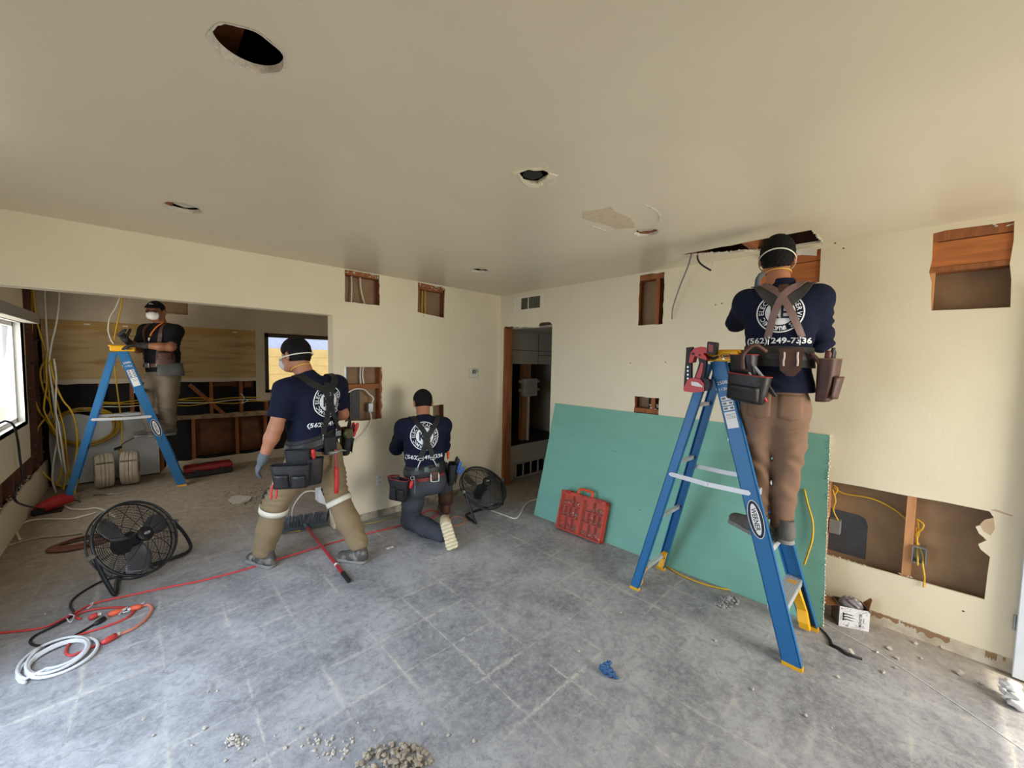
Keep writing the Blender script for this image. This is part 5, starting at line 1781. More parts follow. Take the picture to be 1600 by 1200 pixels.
pq = [(A(-.10, -.235, 1.615), A(.0, -.205, 1.455), m_toolblk, 'grey'), (A(-.125, -.24, 1.58), A(-.04, -.215, 1.425), m_redtool, 'red')]
for a, b, mg, cn in pq:
    handtool('side_cutters' if cn == 'red' else 'pliers', f'{cn}-handled pliers slanting from the black pouch of the worker on the right ladder', 'hand tool', a, b, mg, m_steel, None)
# respirator straps round the head, glimpse of mask and grey glove
rgt = Vector(fA).normalized().cross(Vector(upA).normalized()).normalized()
strap_band(pa, hA + Vector((0, 0, -.028)) + A.f * -.010, (A.f * .42 + Vector((0, 0, 1))), A.s, .0905, .1275, .007, m_whtstrap, 'mask_strap', .003)
strap_band(pa, A(-.02, .012, 2.155), (A.f * .25 + Vector((0, 0, 1))), A.s, .0615, .064, .007, m_yelstrap, 'mask_strap', .003)
F = Field(hA - Vector((.15,) * 3), hA + Vector((.25, .15, .15)), .006)
mc = hA + Vector(fA).normalized() * .085 - Vector((0, 0, .055))
F.ell(mc, (.058, .05, .055), (A.s, A.f, Vector((0, 0, 1))), .01)
obj('dust_mask', F.mesh(), M('dusty_mask', (206, 204, 196), .8), pa, True)
F = Field(J['wrL'] - Vector((.15,) * 3), J['wrL'] + Vector((.2,) * 3), .005)
hand(F, J['wrL'], A.f * .3 + Vector((0, 0, 1)) - A.s * .05, A.s, A.f, .5, grow=.003)
obj('glove', F.mesh(), m_glove, pa, True)
# ------------------------------------------------------------------ the walking worker with knee pads
B = LF(-2.40, -.58, -.229, .973)
Z = Vector((0, 0, 1))
pb_ = thing('person', 'man in navy T-shirt, khaki pants and white knee-pad straps walking towards the kitchen opening', 'person', (-2.40, -.50, 0))
hB = B(-.095, .06, 1.628)
fB = (B.f * .95 - B.s * .22 - Z * .14)
uB = (Z + B.f * .12)
J = dict(shL=B(-.20, -.01, 1.385), elL=B(-.285, -.03, 1.12), wrL=B(-.335, .05, .90), shR=B(.205, .02, 1.395), elR=B(.285, .06, 1.15), wrR=B(.22, .29, 1.10),
         hipL=B(-.09, 0, .86), knL=B(-.19, .20, .50), anL=B(-.225, .31, .11), hipR=B(.10, 0, .88), knR=B(.183, -.015, .50), anR=B(.235, -.215, .13))
F = body_field(list(J.values()) + [hB + Z * .1, B(-.36, .1, .7), B(.2, .5, 1.1), B(-.2, .3, .05)])
head(F, hB, fB, uB)
F.ecap(B(-.04, .0, 1.43), B(-.075, .03, 1.57), .066, .066, .060, .062, B.s, .02)
F.ecap(B(0, 0, .92), B(-.01, 0, 1.10), .130, .095, .125, .09, B.s, .04)
F.ecap(B(-.01, 0, 1.10), B(-.01, 0, 1.33), .125, .09, .165, .095, B.s, .04)
for e, sh, el, wr in ((-1, 'shL', 'elL', 'wrL'), (1, 'shR', 'elR', 'wrR')):
    F.chain([(B(e * .12, 0, 1.385), .065), (J[sh], .054), (J[sh] * .5 + J[el] * .5, .053), (J[el], .043), (J[el] * .7 + J[wr] * .3, .044), (J[wr], .029)], .03)
for a, b, c in (('hipL', 'knL', 'anL'), ('hipR', 'knR', 'anR')):
    F.chain([(J[a], .08), (J[b], .055), (J[c], .038)], .03)
dL = (J['wrL'] - J['elL']).normalized()
hand(F, J['wrL'], dL + B.f * .15, B.s * .8 - B.f * .3, B.f * .8 + B.s * .3, .42)
hand(F, J['wrR'], B.f - B.s * .4, -B.s * .8 - Z * .5, Z, .6)
obj('body', F.mesh(), m_skin, pb_, True)
obj('hair', hair_mesh(hB, fB, uB, seed=4, thick=.016, low=-.05, rough=.006), m_hair, pb_, True)
F = lbox(B, -.40, .40, -.22, .25, .9, 1.55, .007)
F.ecap(B(0, 0, .96), B(-.005, 0, 1.12), .180, .140, .172, .132, B.s, .04)
F.ecap(B(-.005, 0, 1.12), B(-.01, -.01, 1.32), .172, .132, .198, .130, B.s, .04)
F.ecap(B(-.15, -.01, 1.385), B(.14, .0, 1.39), .078, .088, .078, .088, Z, .05)
F.ecap(B(-.03, -.005, 1.43), B(-.055, .01, 1.49), .082, .084, .070, .072, B.s, .05)
for e, sh, el in ((-1, 'shL', 'elL'), (1, 'shR', 'elR')):
    F.chain([(B(e * .13, 0, 1.385), .085), (J[sh], .078), (J[sh].lerp(J[el], .72), .072)], .04)
cutp = J['shL'].lerp(J['elL'], .80)
n_ = (J['elL'] - J['shL']).normalized()
for sh, el in (('shL', 'elL'), ('shR', 'elR')):
    dd = (J[el] - J[sh]).normalized()
    q0 = J[sh].lerp(J[el], .74)
    dn, qn = np.array(dd, np.float32), np.array(q0, np.float32)

    def sleeve_end(X):
        q = X - qn
        a = q @ dn
        r_ = np.linalg.norm(q - a[..., None] * dn, axis=-1)
        return np.where(a > -.02, np.maximum(-a, r_ - .105), .1)
    F.add(sleeve_end, np.array(q0) - .13, np.array(q0) + .13, .01, 'sub')
F.cut(B(-.055, 0, 1.497), (B.f * .45 + Z - B.s * .25).normalized())
F.cut(B(0, 0, .915), (0, 0, -1))
F.folds(B(-.03, -.12, 1.08), .14, (.3, .2, 1), .06, .007, 1)
F.folds(B(.12, -.08, 1.15), .14, (.6, .2, .8), .06, .007, 2)
F.folds(B(-.12, -.08, 1.26), .15, (-.6, .2, .7), .07, .006, 3)
F.folds(J['shL'] - Z * .1, .12, (.4, .1, 1), .06, .005, 4)
shB = F.mesh()
shirtB = obj('shirt', shB, m_navy, pb_, True)
bB = bvh_of(shB)
F = lbox(B, -.38, .38, -.34, .46, .05, 1.02, .007)
F.ecap(B(0, 0, .87), B(0, 0, .99), .178, .135, .168, .126, B.s, .05)
for a, b, c in (('hipL', 'knL', 'anL'), ('hipR', 'knR', 'anR')):
    F.chain([(J[a] - B.f * .01, .108), (J[a].lerp(J[b], .5), .098), (J[b], .084), (J[b].lerp(J[c], .5), .085), (J[c] + Z * .02, .074)], .03)
F.ell(B(-.08, -.06, .85), (.09, .09, .10), (B.s, B.f, Z), .04)
F.ell(B(.085, -.06, .86), (.09, .09, .10), (B.s, B.f, Z), .04)
for c in ('anL', 'anR'):
    k_ = 'knL' if c == 'anL' else 'knR'
    dd = (J[c] - J[k_]).normalized()
    q0 = J[c] - Z * .012
    dn, qn = np.array((dd * .35 - Z * .65).normalized(), np.float32), np.array(q0, np.float32)
    F.add(lambda X, dn=dn, qn=qn: np.where(np.linalg.norm(X - qn, axis=-1) < .16, -((X - qn) @ dn), .1), np.array(q0) - .16, np.array(q0) + .16, .01, 'sub')
for c, s_, d_ in ((J['knL'] + Z * .07, 1, (.3, .2, 1)), (J['knR'] + Z * .10, 2, (-.1, .2, 1)), (J['knR'] + Z * .2, 5, (.2, .0, 1))):
    F.folds(c, .12, d_, .045, .010, s_)
F.folds(J['anL'] + Z * .1, .12, (.5, .3, .8), .07, .007, 3)
F.folds(J['anR'] + Z * .12, .12, (.6, .3, .5), .08, .008, 4)
F.folds(B(0, -.1, .78), .12, (.8, .1, .5), .06, .006, 6)
pantsB = obj('pants', F.mesh(), m_khaki, pb_, True)
m_shoeB = M('dark_dusty_boot', (74, 70, 66), .8, c2=(150, 144, 134), mix=.6, ns=18)
shoe(pb_, B(-.20, .225, 0), B.f * .9 - B.s * .15, Z, m_shoeB, m_sole, .30)
shoe(pb_, B(.255, -.29, 0), B.f * .9 - B.s * .35, Z, m_shoeB, m_sole, .28)
for kn, an, tl in (('knL', 'anL', .0), ('knR', 'anR', .0)):
    ax = (J[kn] - J[an]).normalized()
    q = J[kn] - ax * .035
    strap_band(pb_, q, ax, B.s, .094, .096, .042, M('white_knee_strap', (214, 208, 190), .75, var=.1, ns=20), 'knee_strap', .005)
    F = lbox(B, -.4, .4, -.2, .5, .3, .75, .007)
    F.ecap(J[kn] + B.f * .068 - ax * .05, J[kn] + B.f * .075 + ax * .07, .07, .035, .065, .033, B.s, .02)
    obj('knee_pad', F.mesh(), m_nylon, pb_, True)
# print
fnB = onto(bB, B(.045, -.1, 1.29), B.s, (Z + B.f * .1).normalized(), -B.f)
e1, e2 = emblem(fnB, .122, -.182, .045)
em = obj('back_print', e1, m_emb, shirtB, fix=False)
obj('print_letters', MB().add([q - B.f * .004 for q in e2.v], e2.f), MATS['navy_print_gap'], em, fix=False)
# suspenders: black yoke, crossing high then splitting to two clips
obj('suspender_strap', ribbon(bB, [B(-.13, .06, 1.47), B(-.09, -.07, 1.43), B(.0, -.13, 1.38), B(.045, -.14, 1.32)], .052, .004, .006), m_nylon, pb_)
obj('suspender_strap', ribbon(bB, [B(.15, .06, 1.46), B(.12, -.07, 1.43), B(.07, -.13, 1.38), B(.045, -.14, 1.32)], .052, .006, .006), m_nylon, pb_)
yk = ribbon(bB, [B(.05, -.12, 1.435), B(.048, -.13, 1.385), B(.046, -.14, 1.33), B(.046, -.14, 1.26)], .07, .010, .005)
obj('yoke_pad', yk, m_nylon, pb_)
obj('suspender_strap', ribbon(bB, [B(.04, -.14, 1.29), B(.025, -.14, 1.20), B(-.005, -.14, 1.10), B(-.02, -.14, 1.045)], .040, .014, .005), m_nylon, pb_)
obj('suspender_strap', ribbon(bB, [B(.052, -.14, 1.29), B(.075, -.14, 1.20), B(.11, -.13, 1.11), B(.125, -.13, 1.075)], .040, .018, .005), m_nylon, pb_)
q = bB.ray_cast(B(.046, -.4, 1.345), B.f)[0] - B.f * .02
wm = MB()
put_text(wm, '2', .035, lambda x, y: q + B.s * x + Z * (y - .01), .03)
obj('strap_mark', wm, M('grey_strap_print', (128, 128, 130), .6), pb_, fix=False)
for x, z in ((-.02, 1.045), (.125, 1.075)):
    cl = MB()
    q = bB.find_nearest(B(x, -.16, z))[0] - B.f * .016
    belt_clip(cl, q, q - Z * .045)
    obj('belt_clip', cl, m_steel, pb_, True)
# belt hangs lower on his left
beltB = obj('tool_belt', ring_band(B, (0, 0), [(.955, .196, .152), (.96, .202, .158), (1.0, .196, .152), (1.05, .188, .146), (1.055, .184, .142)], tilt=.26), m_nylon, pb_, 'auto')
obj('belt_strap', ring_band(B, (0, 0), [(.985, .204, .160), (.987, .207, .163), (1.028, .198, .156), (1.03, .195, .153)], .003, tilt=.26), m_blkleather, beltB, 'auto')
obj('belt_pocket', MB().box((-.045, 0, -.11), (.045, .03, .02), m4(B(.03, -.158, 1.01), -B.s, -B.f), .008), m_nylon, beltB)
obj('buckle', MB().box((-.02, 0, -.02), (.02, .012, .02), m4(B(.10, -.158, 1.045), -B.s, -B.f), .003), M('grey_buckle', (110, 112, 114), .5), beltB)
# left pouch rig: big bag with several pockets
q1 = m4(B(-.17, -.12, .965), -B.f * -.75 + B.s * -.8, -B.f * .8 - B.s * .75)
pouch(pb_, 'tool_pouch', q1, .15, .15, .06, m_nylon, m_blkleather, 1.05, 0)
q2 = m4(B(-.215, -.125, .875), B.f * .75 - B.s * .8, -B.f * .8 - B.s * .75)
p2 = pouch(pb_, 'tool_pouch', q2, .23, .165, .085, m_blkleather, m_blkleather, 1.1, 2)
q3 = m4(B(-.10, -.175, .90), -B.s + B.f * .2, -B.f - B.s * .25)
pouch(pb_, 'tool_pouch', q3, .10, .19, .05, m_blkleather, m_nylon, 1.1, 0)
# right pouch
q4 = m4(B(.215, -.02, 1.045), -B.f - B.s * .25, B.s - B.f * .35)
pouch(pb_, 'tool_pouch', q4, .13, .21, .07, m_nylon, m_redbind, 1.1, 1)
for i, (x, y, h_, mg) in enumerate(((-.05, .06, .055, m_toolblk), (-.02, .08, .04, m_redtool), (.02, .075, .025, m_toolblk), (.05, .085, .045, m_redtool))):
    handtool('screwdriver', ['black-gripped screwdriver in the right hip pouch of the walking worker, nearest his front', 'red-gripped screwdriver in the right hip pouch of the walking worker, second from his front',
             'shortest black-gripped screwdriver in the right hip pouch of the walking worker', 'red-gripped screwdriver in the right hip pouch of the walking worker, nearest his back'][i], 'screwdriver',
             q4 @ Vector((x * .7, y * .7, -.15)), q4 @ Vector((x, y + .03, h_)), mg, m_steel, 'screwdrivers in the walking worker\'s hip pouch')
tp = [('utility_knife', 'red utility knife in the front left pouch of the walking worker', q3 @ Vector((0, .03, -.06)), q3 @ Vector((.02, .045, .07)), m_redtool),
      ('pliers', 'red-handled pliers hanging below the left pouch of the walking worker', B(-.295, -.03, .80), B(-.315, -.05, .635), m_redtool)]
for kind, lab, a, b, mg in tp: handtool(kind, lab, 'hand tool', a, b, mg, m_steel, None)
tpm = MB().lathe([(0, 0), (.034, 0), (.038, .006), (.038, .03), (.034, .036), (0, .036)], m4(B(.185, -.145, 1.03), -B.s, -B.f) @ Matrix.Rotation(math.radians(90), 4, 'X') @ Matrix.Translation((0, 0, -.036)), 20)
tag(obj('tape_measure', tpm, M('yellow_black_tape', (70, 64, 30), .5), None, 'auto'), 'small dark tape measure clipped to the right of the walking worker\'s belt', 'tape measure')
# hammer through a loop at the back
hmr = thing('hammer', 'red-handled claw hammer hanging from the back of the walking worker\'s belt', 'hammer', tuple(B(.05, -.20, .93)))
hx = Vector((B.s.x, B.s.y, .0))
h0 = B(.05, -.205, .915)
obj('handle', MB().cyl(h0 + Z * .02, h0 - Z * .12 + B.s * .004, .010, .012, 10), M('worn_red_shaft', (150, 66, 62), .6), hmr, 'auto')
obj('grip', MB().tube([h0 - Z * .11 + B.s * .004, h0 - Z * .16 + B.s * .006, h0 - Z * .26 + B.s * .006, h0 - Z * .31 + B.s * .004], [.015, .017, .017, .0155], 10, 0), m_redtool, hmr, True)
hd_ = MB().cyl(h0 - hx * .055, h0 - hx * .03, .016, .015, 12).cyl(h0 - hx * .03, h0 + hx * .015, .013, .014, 10)
hd_.tube([h0 + hx * .01, h0 + hx * .045 + Z * .006, h0 + hx * .085 - Z * .004], [.014, .010, .004], 8, 0)
obj('head', hd_, m_steel, hmr, 'auto')
# gloves and mask straps
F = Field(J['wrL'] - Vector((.2,) * 3), J['wrL'] + Vector((.2,) * 3), .005)
hand(F, J['wrL'], dL + B.f * .15, B.s * .8 - B.f * .3, B.f * .8 + B.s * .3, .42, grow=.003)
F.chain([(J['wrL'] - dL * .045, .034), (J['wrL'], .034)], .01)
obj('glove', F.mesh(), m_glove, pb_, True)
strap_band(pb_, hB + Vector(fB).normalized() * -.008 + Z * -.012, (Vector(fB) * .25 + Z), Vector(fB).cross(Z), .097, .127, .008, m_whtstrap, 'mask_strap', .003)
strap_band(pb_, B(-.072, .028, 1.535), (Vector(fB) * .5 + Z), B.s, .0655, .072, .008, m_yelstrap, 'mask_strap', .003)
F = Field(hB - Vector((.22,) * 3), hB + Vector((.22,) * 3), .006)
rB = Vector(fB).normalized().cross(Z)
F.ell(hB + Vector(fB).normalized() * .09 - Z * .055, (.055, .045, .052), (rB, Vector(fB).normalized(), Z), .01)
obj('dust_mask', F.mesh(), MATS['dusty_mask'], pb_, True)

# ------------------------------------------------------------------ the kneeling worker
C = LF(-1.44, -.58, .35, .94)
pc = thing('person', 'man in navy long-sleeved shirt and charcoal pants kneeling on one knee at the back wall', 'person', (-1.44, -.55, 0))
hC = C(.005, .13, 1.205)
fC, uC = C.f * .95 - Z * .25, Z + C.f * .25
J = dict(shL=C(-.185, .04, .985), elL=C(-.225, .22, .76), wrL=C(-.10, .42, .80), shR=C(.185, .04, .985), elR=C(.225, .20, .75), wrR=C(.10, .41, .78),
         hipL=C(-.085, -.02, .47), knL=C(-.115, .08, .085), anL=C(.075, -.39, .12), hipR=C(.095, -.01, .48), knR=C(.255, .30, .47), anR=C(.275, .29, .11))
F = body_field(list(J.values()) + [hC + Z * .1, C(0, .62, .8), C(.3, .55, .05), C(.1, -.5, .1)])
head(F, hC, fC, uC)
F.ecap(C(0, .035, 1.02), C(.0, .10, 1.15), .064, .066, .060, .062, C.s, .02)
F.ecap(C(0, -.02, .52), C(0, -.01, .72), .130, .095, .125, .09, C.s, .04)
F.ecap(C(0, -.01, .72), C(0, .02, .93), .125, .09, .160, .095, C.s, .04)
for e, sh, el, wr in ((-1, 'shL', 'elL', 'wrL'), (1, 'shR', 'elR', 'wrR')):
    F.chain([(C(e * .11, .03, .99), .06), (J[sh], .05), (J[el], .040), (J[wr], .028)], .03)
    hand(F, J[wr], C.f * .8 + Z * .2 - C.s * e * .3, -C.s * e, Z, .5)
for a, b, c in (('hipL', 'knL', 'anL'), ('hipR', 'knR', 'anR')):
    F.chain([(J[a], .078), (J[b], .052), (J[c], .036)], .03)
obj('body', F.mesh(), m_skin, pc, True)
hm_ = hair_mesh(hC, fC, uC, seed=7, thick=.009, low=-.045, rough=.002)
obj('hair', hm_, m_hair, pc, True)
F = Field(hC - Vector((.17,) * 3), hC + Vector((.17,) * 3), .006)
rC = Vector(fC).normalized().cross(Vector(uC)).normalized()
uC2 = rC.cross(Vector(fC).normalized())
F.ell(hC + uC2 * .03 - Vector(fC).normalized() * .006, (.090, .110, .098), (rC, Vector(fC).normalized(), uC2), .01)
F.cut(hC + uC2 * .012, tuple(-uC2 - Vector(fC) * .1))
obj('cap', F.mesh(), m_blackcot, pc, True)
F = lbox(C, -.36, .36, -.2, .48, .48, 1.1, .007)
F.ecap(C(0, -.02, .58), C(0, -.015, .74), .172, .135, .170, .13, C.s, .05)
F.ecap(C(0, -.015, .74), C(0, .01, .92), .172, .132, .196, .130, C.s, .05)
F.ecap(C(-.13, .03, .985), C(.13, .03, .985), .080, .09, .080, .09, Z, .05)
F.ecap(C(0, .03, 1.02), C(0, .065, 1.075), .080, .082, .068, .072, C.s, .05)
for e, sh, el, wr in ((-1, 'shL', 'elL', 'wrL'), (1, 'shR', 'elR', 'wrR')):
    F.chain([(C(e * .12, .03, .985), .085), (J[sh], .076), (J[el], .062), (J[el].lerp(J[wr], .92), .044)], .04)
F.cut(C(0, .065, 1.085), (C.f * .4 + Z).normalized())
F.cut(C(0, 0, .53), (0, 0, -1))
F.folds(C(.0, -.12, .70), .16, (.2, .1, 1), .06, .005, 1)
F.folds(C(-.2, .1, .84), .14, (.3, .4, .8), .055, .007, 2)
F.folds(C(.2, .1, .84), .14, (-.3, .4, .8), .055, .007, 3)
shC = F.mesh()
shirtC = obj('shirt', shC, m_navy, pc, True)
bC = bvh_of(shC)
F = lbox(C, -.30, .40, -.46, .46, .0, .66, .007)
F.ecap(C(0, -.02, .48), C(0, -.02, .60), .172, .132, .165, .128, C.s, .05)
F.chain([(J['hipL'] - C.f * .01, .108), (J['hipL'].lerp(J['knL'], .5), .098), (J['knL'] + Z * .005, .085), (J['knL'].lerp(J['anL'], .5), .082), (J['anL'] + Z * .0, .066)], .03)
F.chain([(J['hipR'], .108), (J['hipR'].lerp(J['knR'], .5), .098), (J['knR'], .082), (J['knR'].lerp(J['anR'], .5), .075), (J['anR'] + Z * .04, .066)], .03)
F.ell(C(-.08, -.07, .46), (.092, .09, .10), (C.s, C.f, Z), .04)
F.ell(C(.08, -.07, .47), (.092, .09, .10), (C.s, C.f, Z), .04)
F.cut((0, 0, .006), (0, 0, -1))
F.folds(J['knL'] + Z * .14, .13, (.1, -.2, 1), .055, .006, 1)
F.folds(J['knL'].lerp(J['anL'], .6), .12, (.4, -.9, 0), .04, .007, 2)
F.folds(J['hipR'].lerp(J['knR'], .5), .13, (.6, .7, .2), .06, .007, 3)
obj('pants', F.mesh(), m_grey, pc, True)
obj('cuff', MB().lathe([(.07, 0), (.074, .0), (.078, .13), (.072, .13)], Matrix.Translation(C(.275, .29, .13)), 20), M('brown_boot_shaft', (74, 46, 26), .8, var=.2), pc, True)
shd = (C(.13, -.50, 0) - C(-.02, -.15, 0)).normalized()
# raised rear shoe: toe on the floor, sole turned to the camera
toe = C(.155, -.50, .012)
hl = C(.075, -.525, .28)
soleN = Vector((-.50, -.85, .10))
shoe(pc, hl, (toe - hl), -soleN, M('beige_suede_shoe', (168, 154, 122), .85, var=.1), m_solecream, .29, .052, True)
shoe(pc, C(.275, .225, 0), C.f * .95 - C.s * .0, Z, m_bootbrown, m_sole)
fnC = onto(bC, C(-.02, -.1, .925), C.s, (Z + C.f * .08).normalized(), -C.f)
e1, e2 = emblem(fnC, .125, -.20, .048)
em = obj('back_print', e1, m_emb, shirtC, fix=False)
obj('print_letters', MB().add([q - C.f * .004 for q in e2.v], e2.f), MATS['navy_print_gap'], em, fix=False)
obj('suspender_strap', ribbon(bC, [C(-.12, .08, 1.07), C(-.08, -.05, 1.035), C(-.03, -.11, .97), C(-.005, -.13, .90)], .045, .004, .005), m_nylon, pc)
obj('suspender_strap', ribbon(bC, [C(.14, .08, 1.07), C(.10, -.05, 1.035), C(.04, -.11, .97), C(-.005, -.13, .90)], .045, .008, .005), m_nylon, pc)
obj('yoke_pad', ribbon(bC, [C(-.004, -.12, .96), C(-.005, -.13, .92), C(-.008, -.14, .87), C(-.01, -.14, .82)], .062, .012, .005), m_nylon, pc)
obj('suspender_strap', ribbon(bC, [C(-.015, -.14, .86), C(-.035, -.14, .80), C(-.065, -.14, .735)], .045, .014, .005), m_nylon, pc)
obj('suspender_strap', ribbon(bC, [C(.0, -.14, .86), C(.02, -.14, .80), C(.04, -.14, .745)], .045, .018, .005), m_nylon, pc)
for x, x2, z in ((-.065, -.095, .735), (.04, .075, .745)):
    cl = MB()
    q = bC.find_nearest(C(x, -.16, z))[0] - C.f * .020
    q2_ = C(x2, 0, 0) - C(x, 0, 0)
    cl.tube([q - C.s * .018, q - C.s * .02 - Z * .02, q + C.s * .02 - Z * .02, q + C.s * .018], .004, 6, 0, True)
    cl.tube([q - Z * .02, q - Z * .045 + q2_ * .5, q - Z * .085 + q2_], .005, 6, 3)
    obj('belt_clip', cl, M('pale_nickel_clip', (205, 205, 200), .35, .6), pc, True)
beltC = obj('tool_belt', ring_band(C, (0, -.02), [(.565, .186, .146), (.57, .192, .152), (.61, .186, .146), (.66, .180, .142), (.665, .176, .138)], tilt=.12), m_nylon, pc, 'auto')
obj('belt_strap', ring_band(C, (0, -.02), [(.595, .194, .154), (.597, .197, .157), (.637, .188, .150), (.639, .185, .147)], .003, tilt=.12), m_blkleather, beltC, 'auto')
obj('trouser_belt', ring_band(C, (0, -.02), [(.525, .182, .142), (.527, .185, .145), (.555, .182, .142), (.557, .179, .139)], .003, tilt=.10), M('red_web_belt', (120, 42, 36), .7), pc, 'auto')
gc = MB()
for x in (-.10, .085): obj('belt_tab', MB().box((-.016, 0, -.014), (.016, .012, .014), m4(C(x, -.166, .655 + .12 * x), -C.s, -C.f), .003), M('grey_green_tab', (84, 104, 100), .6), beltC)
obj('belt_tab', MB().box((-.020, 0, -.022), (.020, .012, .022), m4(C(-.015, -.170, .635), -C.s, -C.f), .003), MATS['grey_green_tab'], beltC)
lm = m4(C(.06, -.178, .60), -C.s, -C.f)
obj('hammer_loop', MB().tube([lm @ Vector(q) for q in ((-.035, 0, 0), (-.035, .012, -.06), (-.028, .015, -.075), (.028, .015, -.075), (.035, .012, -.06), (.035, 0, 0))], .0045, 8, 3), MATS['pale_nickel_clip'], beltC, True)
obj('loop_leather', MB().box((-.035, -.004, -.055), (.035, .006, .01), lm, .003), m_leather, beltC)
q5 = m4(C(-.215, -.10, .56), C.f * .6 - C.s * .85 + Z * .1, -C.f * .9 - C.s * .5)
pouch(pc, 'tool_pouch', q5, .16, .20, .075, m_nylon, m_redbind, 1.15, 2)
q6 = m4(C(-.255, -.06, .575), C.f * .9 - C.s * .45 - Z * .2, -C.s * .9 - C.f * .5)
pouch(pc, 'tool_pouch', q6, .12, .15, .06, m_nylon, m_redbind, 1.15, 0)
q7 = m4(C(.225, .0, .62), -C.f - C.s * .15, C.s - C.f * .5)
pouch(pc, 'tool_pouch', q7, .14, .20, .07, m_nylon, m_nylon, 1.1, 1)
m_bluegrip = M('blue_tool_grip', (36, 92, 168), .45)
for i, (x, y, h_, mg, lab) in enumerate(((-.045, .06, .06, m_toolblk, 'black-gripped screwdriver in the right hip pouch of the kneeling worker, nearest his front'), (.0, .07, .05, m_toolblk, 'dark-gripped screwdriver in the middle of the right hip pouch of the kneeling worker'),
                                         (.045, .085, .03, m_bluegrip, 'upper blue-handled screwdriver in the right hip pouch of the kneeling worker'), (.055, .11, -.02, m_bluegrip, 'lower blue-handled screwdriver in the right hip pouch of the kneeling worker'))):
    handtool('screwdriver', lab, 'screwdriver', q7 @ Vector((x * .7, y * .7, -.15)), q7 @ Vector((x + .01, y + .03, h_)), mg, m_steel, 'screwdrivers in the kneeling worker\'s hip pouch')
handtool('screwdriver', 'orange-gripped screwdriver at the kneeling worker\'s right hip', 'screwdriver', C(.23, .02, .60), C(.235, .04, .735), M('orange_grip', (226, 90, 40), .45), m_steel, None)
kb = thing('key_fob', 'red key fob on a metal ring hanging at the kneeling worker\'s left hip', 'key fob', tuple(C(-.145, -.20, .56)))
kc = C(-.14, -.195, .575)
obj('ring', MB().tube([kc + C.s * (.016 * math.cos(t)) + Z * (.016 * math.sin(t)) for t in [2 * PI * i / 16 for i in range(16)]], .0035, 6, closed=True), m_steel, kb, True)
obj('fob', MB().tube([kc - Z * .02, kc - Z * .03 - C.s * .004, kc - Z * .075 - C.s * .016, kc - Z * .09 - C.s * .018], [.009, .016, .015, .008], 8, 0), m_redtool, kb, True)
obj('chain', MB().tube([kc + C.s * .02 - Z * .01, kc + C.s * .022 - Z * .07, kc + C.s * .018 - Z * .15], .003, 6, 4), m_steel, kb, True)

# ------------------------------------------------------------------ the masked worker on the kitchen ladder
D = LF(-3.145, 2.74, -.77, -.64)
pd_ = thing('person', 'masked man in black T-shirt and cap standing on the kitchen ladder, hands on its top', 'person', (-3.19, 2.58, .6))
hD = D(.01, .055, 2.135)
fD, uD = D.f * .85 + D.s * -.40 - Z * .08, Z + D.f * .05
J = dict(shL=D(-.19, .0, 1.90), elL=D(-.255, .12, 1.70), wrL=D(-.06, .30, 1.715), shR=D(.185, .02, 1.90), elR=D(.22, .10, 1.67), wrR=D(.10, .33, 1.775),
         hipL=D(-.09, 0, 1.33), knL=D(-.09, .05, .97), anL=D(-.06, .03, .70), hipR=D(.09, 0, 1.33), knR=D(.08, .10, .97), anR=D(.06, .08, .70))
F = body_field(list(J.values()) + [hD + Z * .1, D(0, .5, 1.8), D(0, .3, .6)])
at = head(F, hD, fD, uD)
F.ecap(D(0, .0, 1.93), D(.005, .035, 2.08), .064, .064, .060, .060, D.s, .02)
F.ecap(D(0, 0, 1.40), D(0, 0, 1.58), .135, .10, .13, .095, D.s, .04)
F.ecap(D(0, 0, 1.58), D(0, 0, 1.84), .13, .095, .165, .10, D.s, .04)
for e, sh, el, wr in ((-1, 'shL', 'elL', 'wrL'), (1, 'shR', 'elR', 'wrR')):
    F.chain([(D(e * .12, 0, 1.90), .062), (J[sh], .052), (J[el], .044), (J[el].lerp(J[wr], .35), .045), (J[wr], .03)], .03)
hl_ = (D.f * .8 + D.s * .5 - Z * .1, -Z, D.f * .3 - D.s * .2 + D.s * .8)
hr_ = (D.f * .55 + Z * .8, -D.s, -D.f * .8 + Z * .55)
hand(F, J['wrL'], *hl_, .35)
hand(F, J['wrR'], *hr_, 1.15)
for a, b, c in (('hipL', 'knL', 'anL'), ('hipR', 'knR', 'anR')): F.chain([(J[a], .08), (J[b], .054), (J[c], .038)], .03)
obj('body', F.mesh(), M('warm_brown_skin', (150, 98, 70), .55, var=.06, ns=14), pd_, True)
F = lbox(D, -.38, .38, -.22, .25, 1.36, 2.02, .008)
F.ecap(D(0, 0, 1.42), D(0, 0, 1.60), .180, .150, .175, .145, D.s, .05)
F.ecap(D(0, 0, 1.60), D(0, 0, 1.83), .175, .145, .195, .135, D.s, .05)
F.ecap(D(-.14, 0, 1.895), D(.14, 0, 1.895), .078, .088, .078, .088, Z, .05)
F.ecap(D(0, .0, 1.93), D(0, .01, 1.985), .082, .084, .07, .072, D.s, .05)
for e, sh, el in ((-1, 'shL', 'elL'), (1, 'shR', 'elR')):
    F.chain([(D(e * .13, 0, 1.895), .085), (J[sh], .078), (J[sh].lerp(J[el], .72), .074)], .04)
    dn, qn = np.array((J[el] - J[sh]).normalized(), np.float32), np.array(J[sh].lerp(J[el], .8), np.float32)

    def sleeve_end2(X, dn=dn, qn=qn):
        q = X - qn
        a = q @ dn
        r_ = np.linalg.norm(q - a[..., None] * dn, axis=-1)
        return np.where(a > -.02, np.maximum(-a, r_ - .10), .1)
    F.add(sleeve_end2, qn - .13, qn + .13, .01, 'sub')
F.cut(D(0, 0, 1.995), (0, 0, 1))
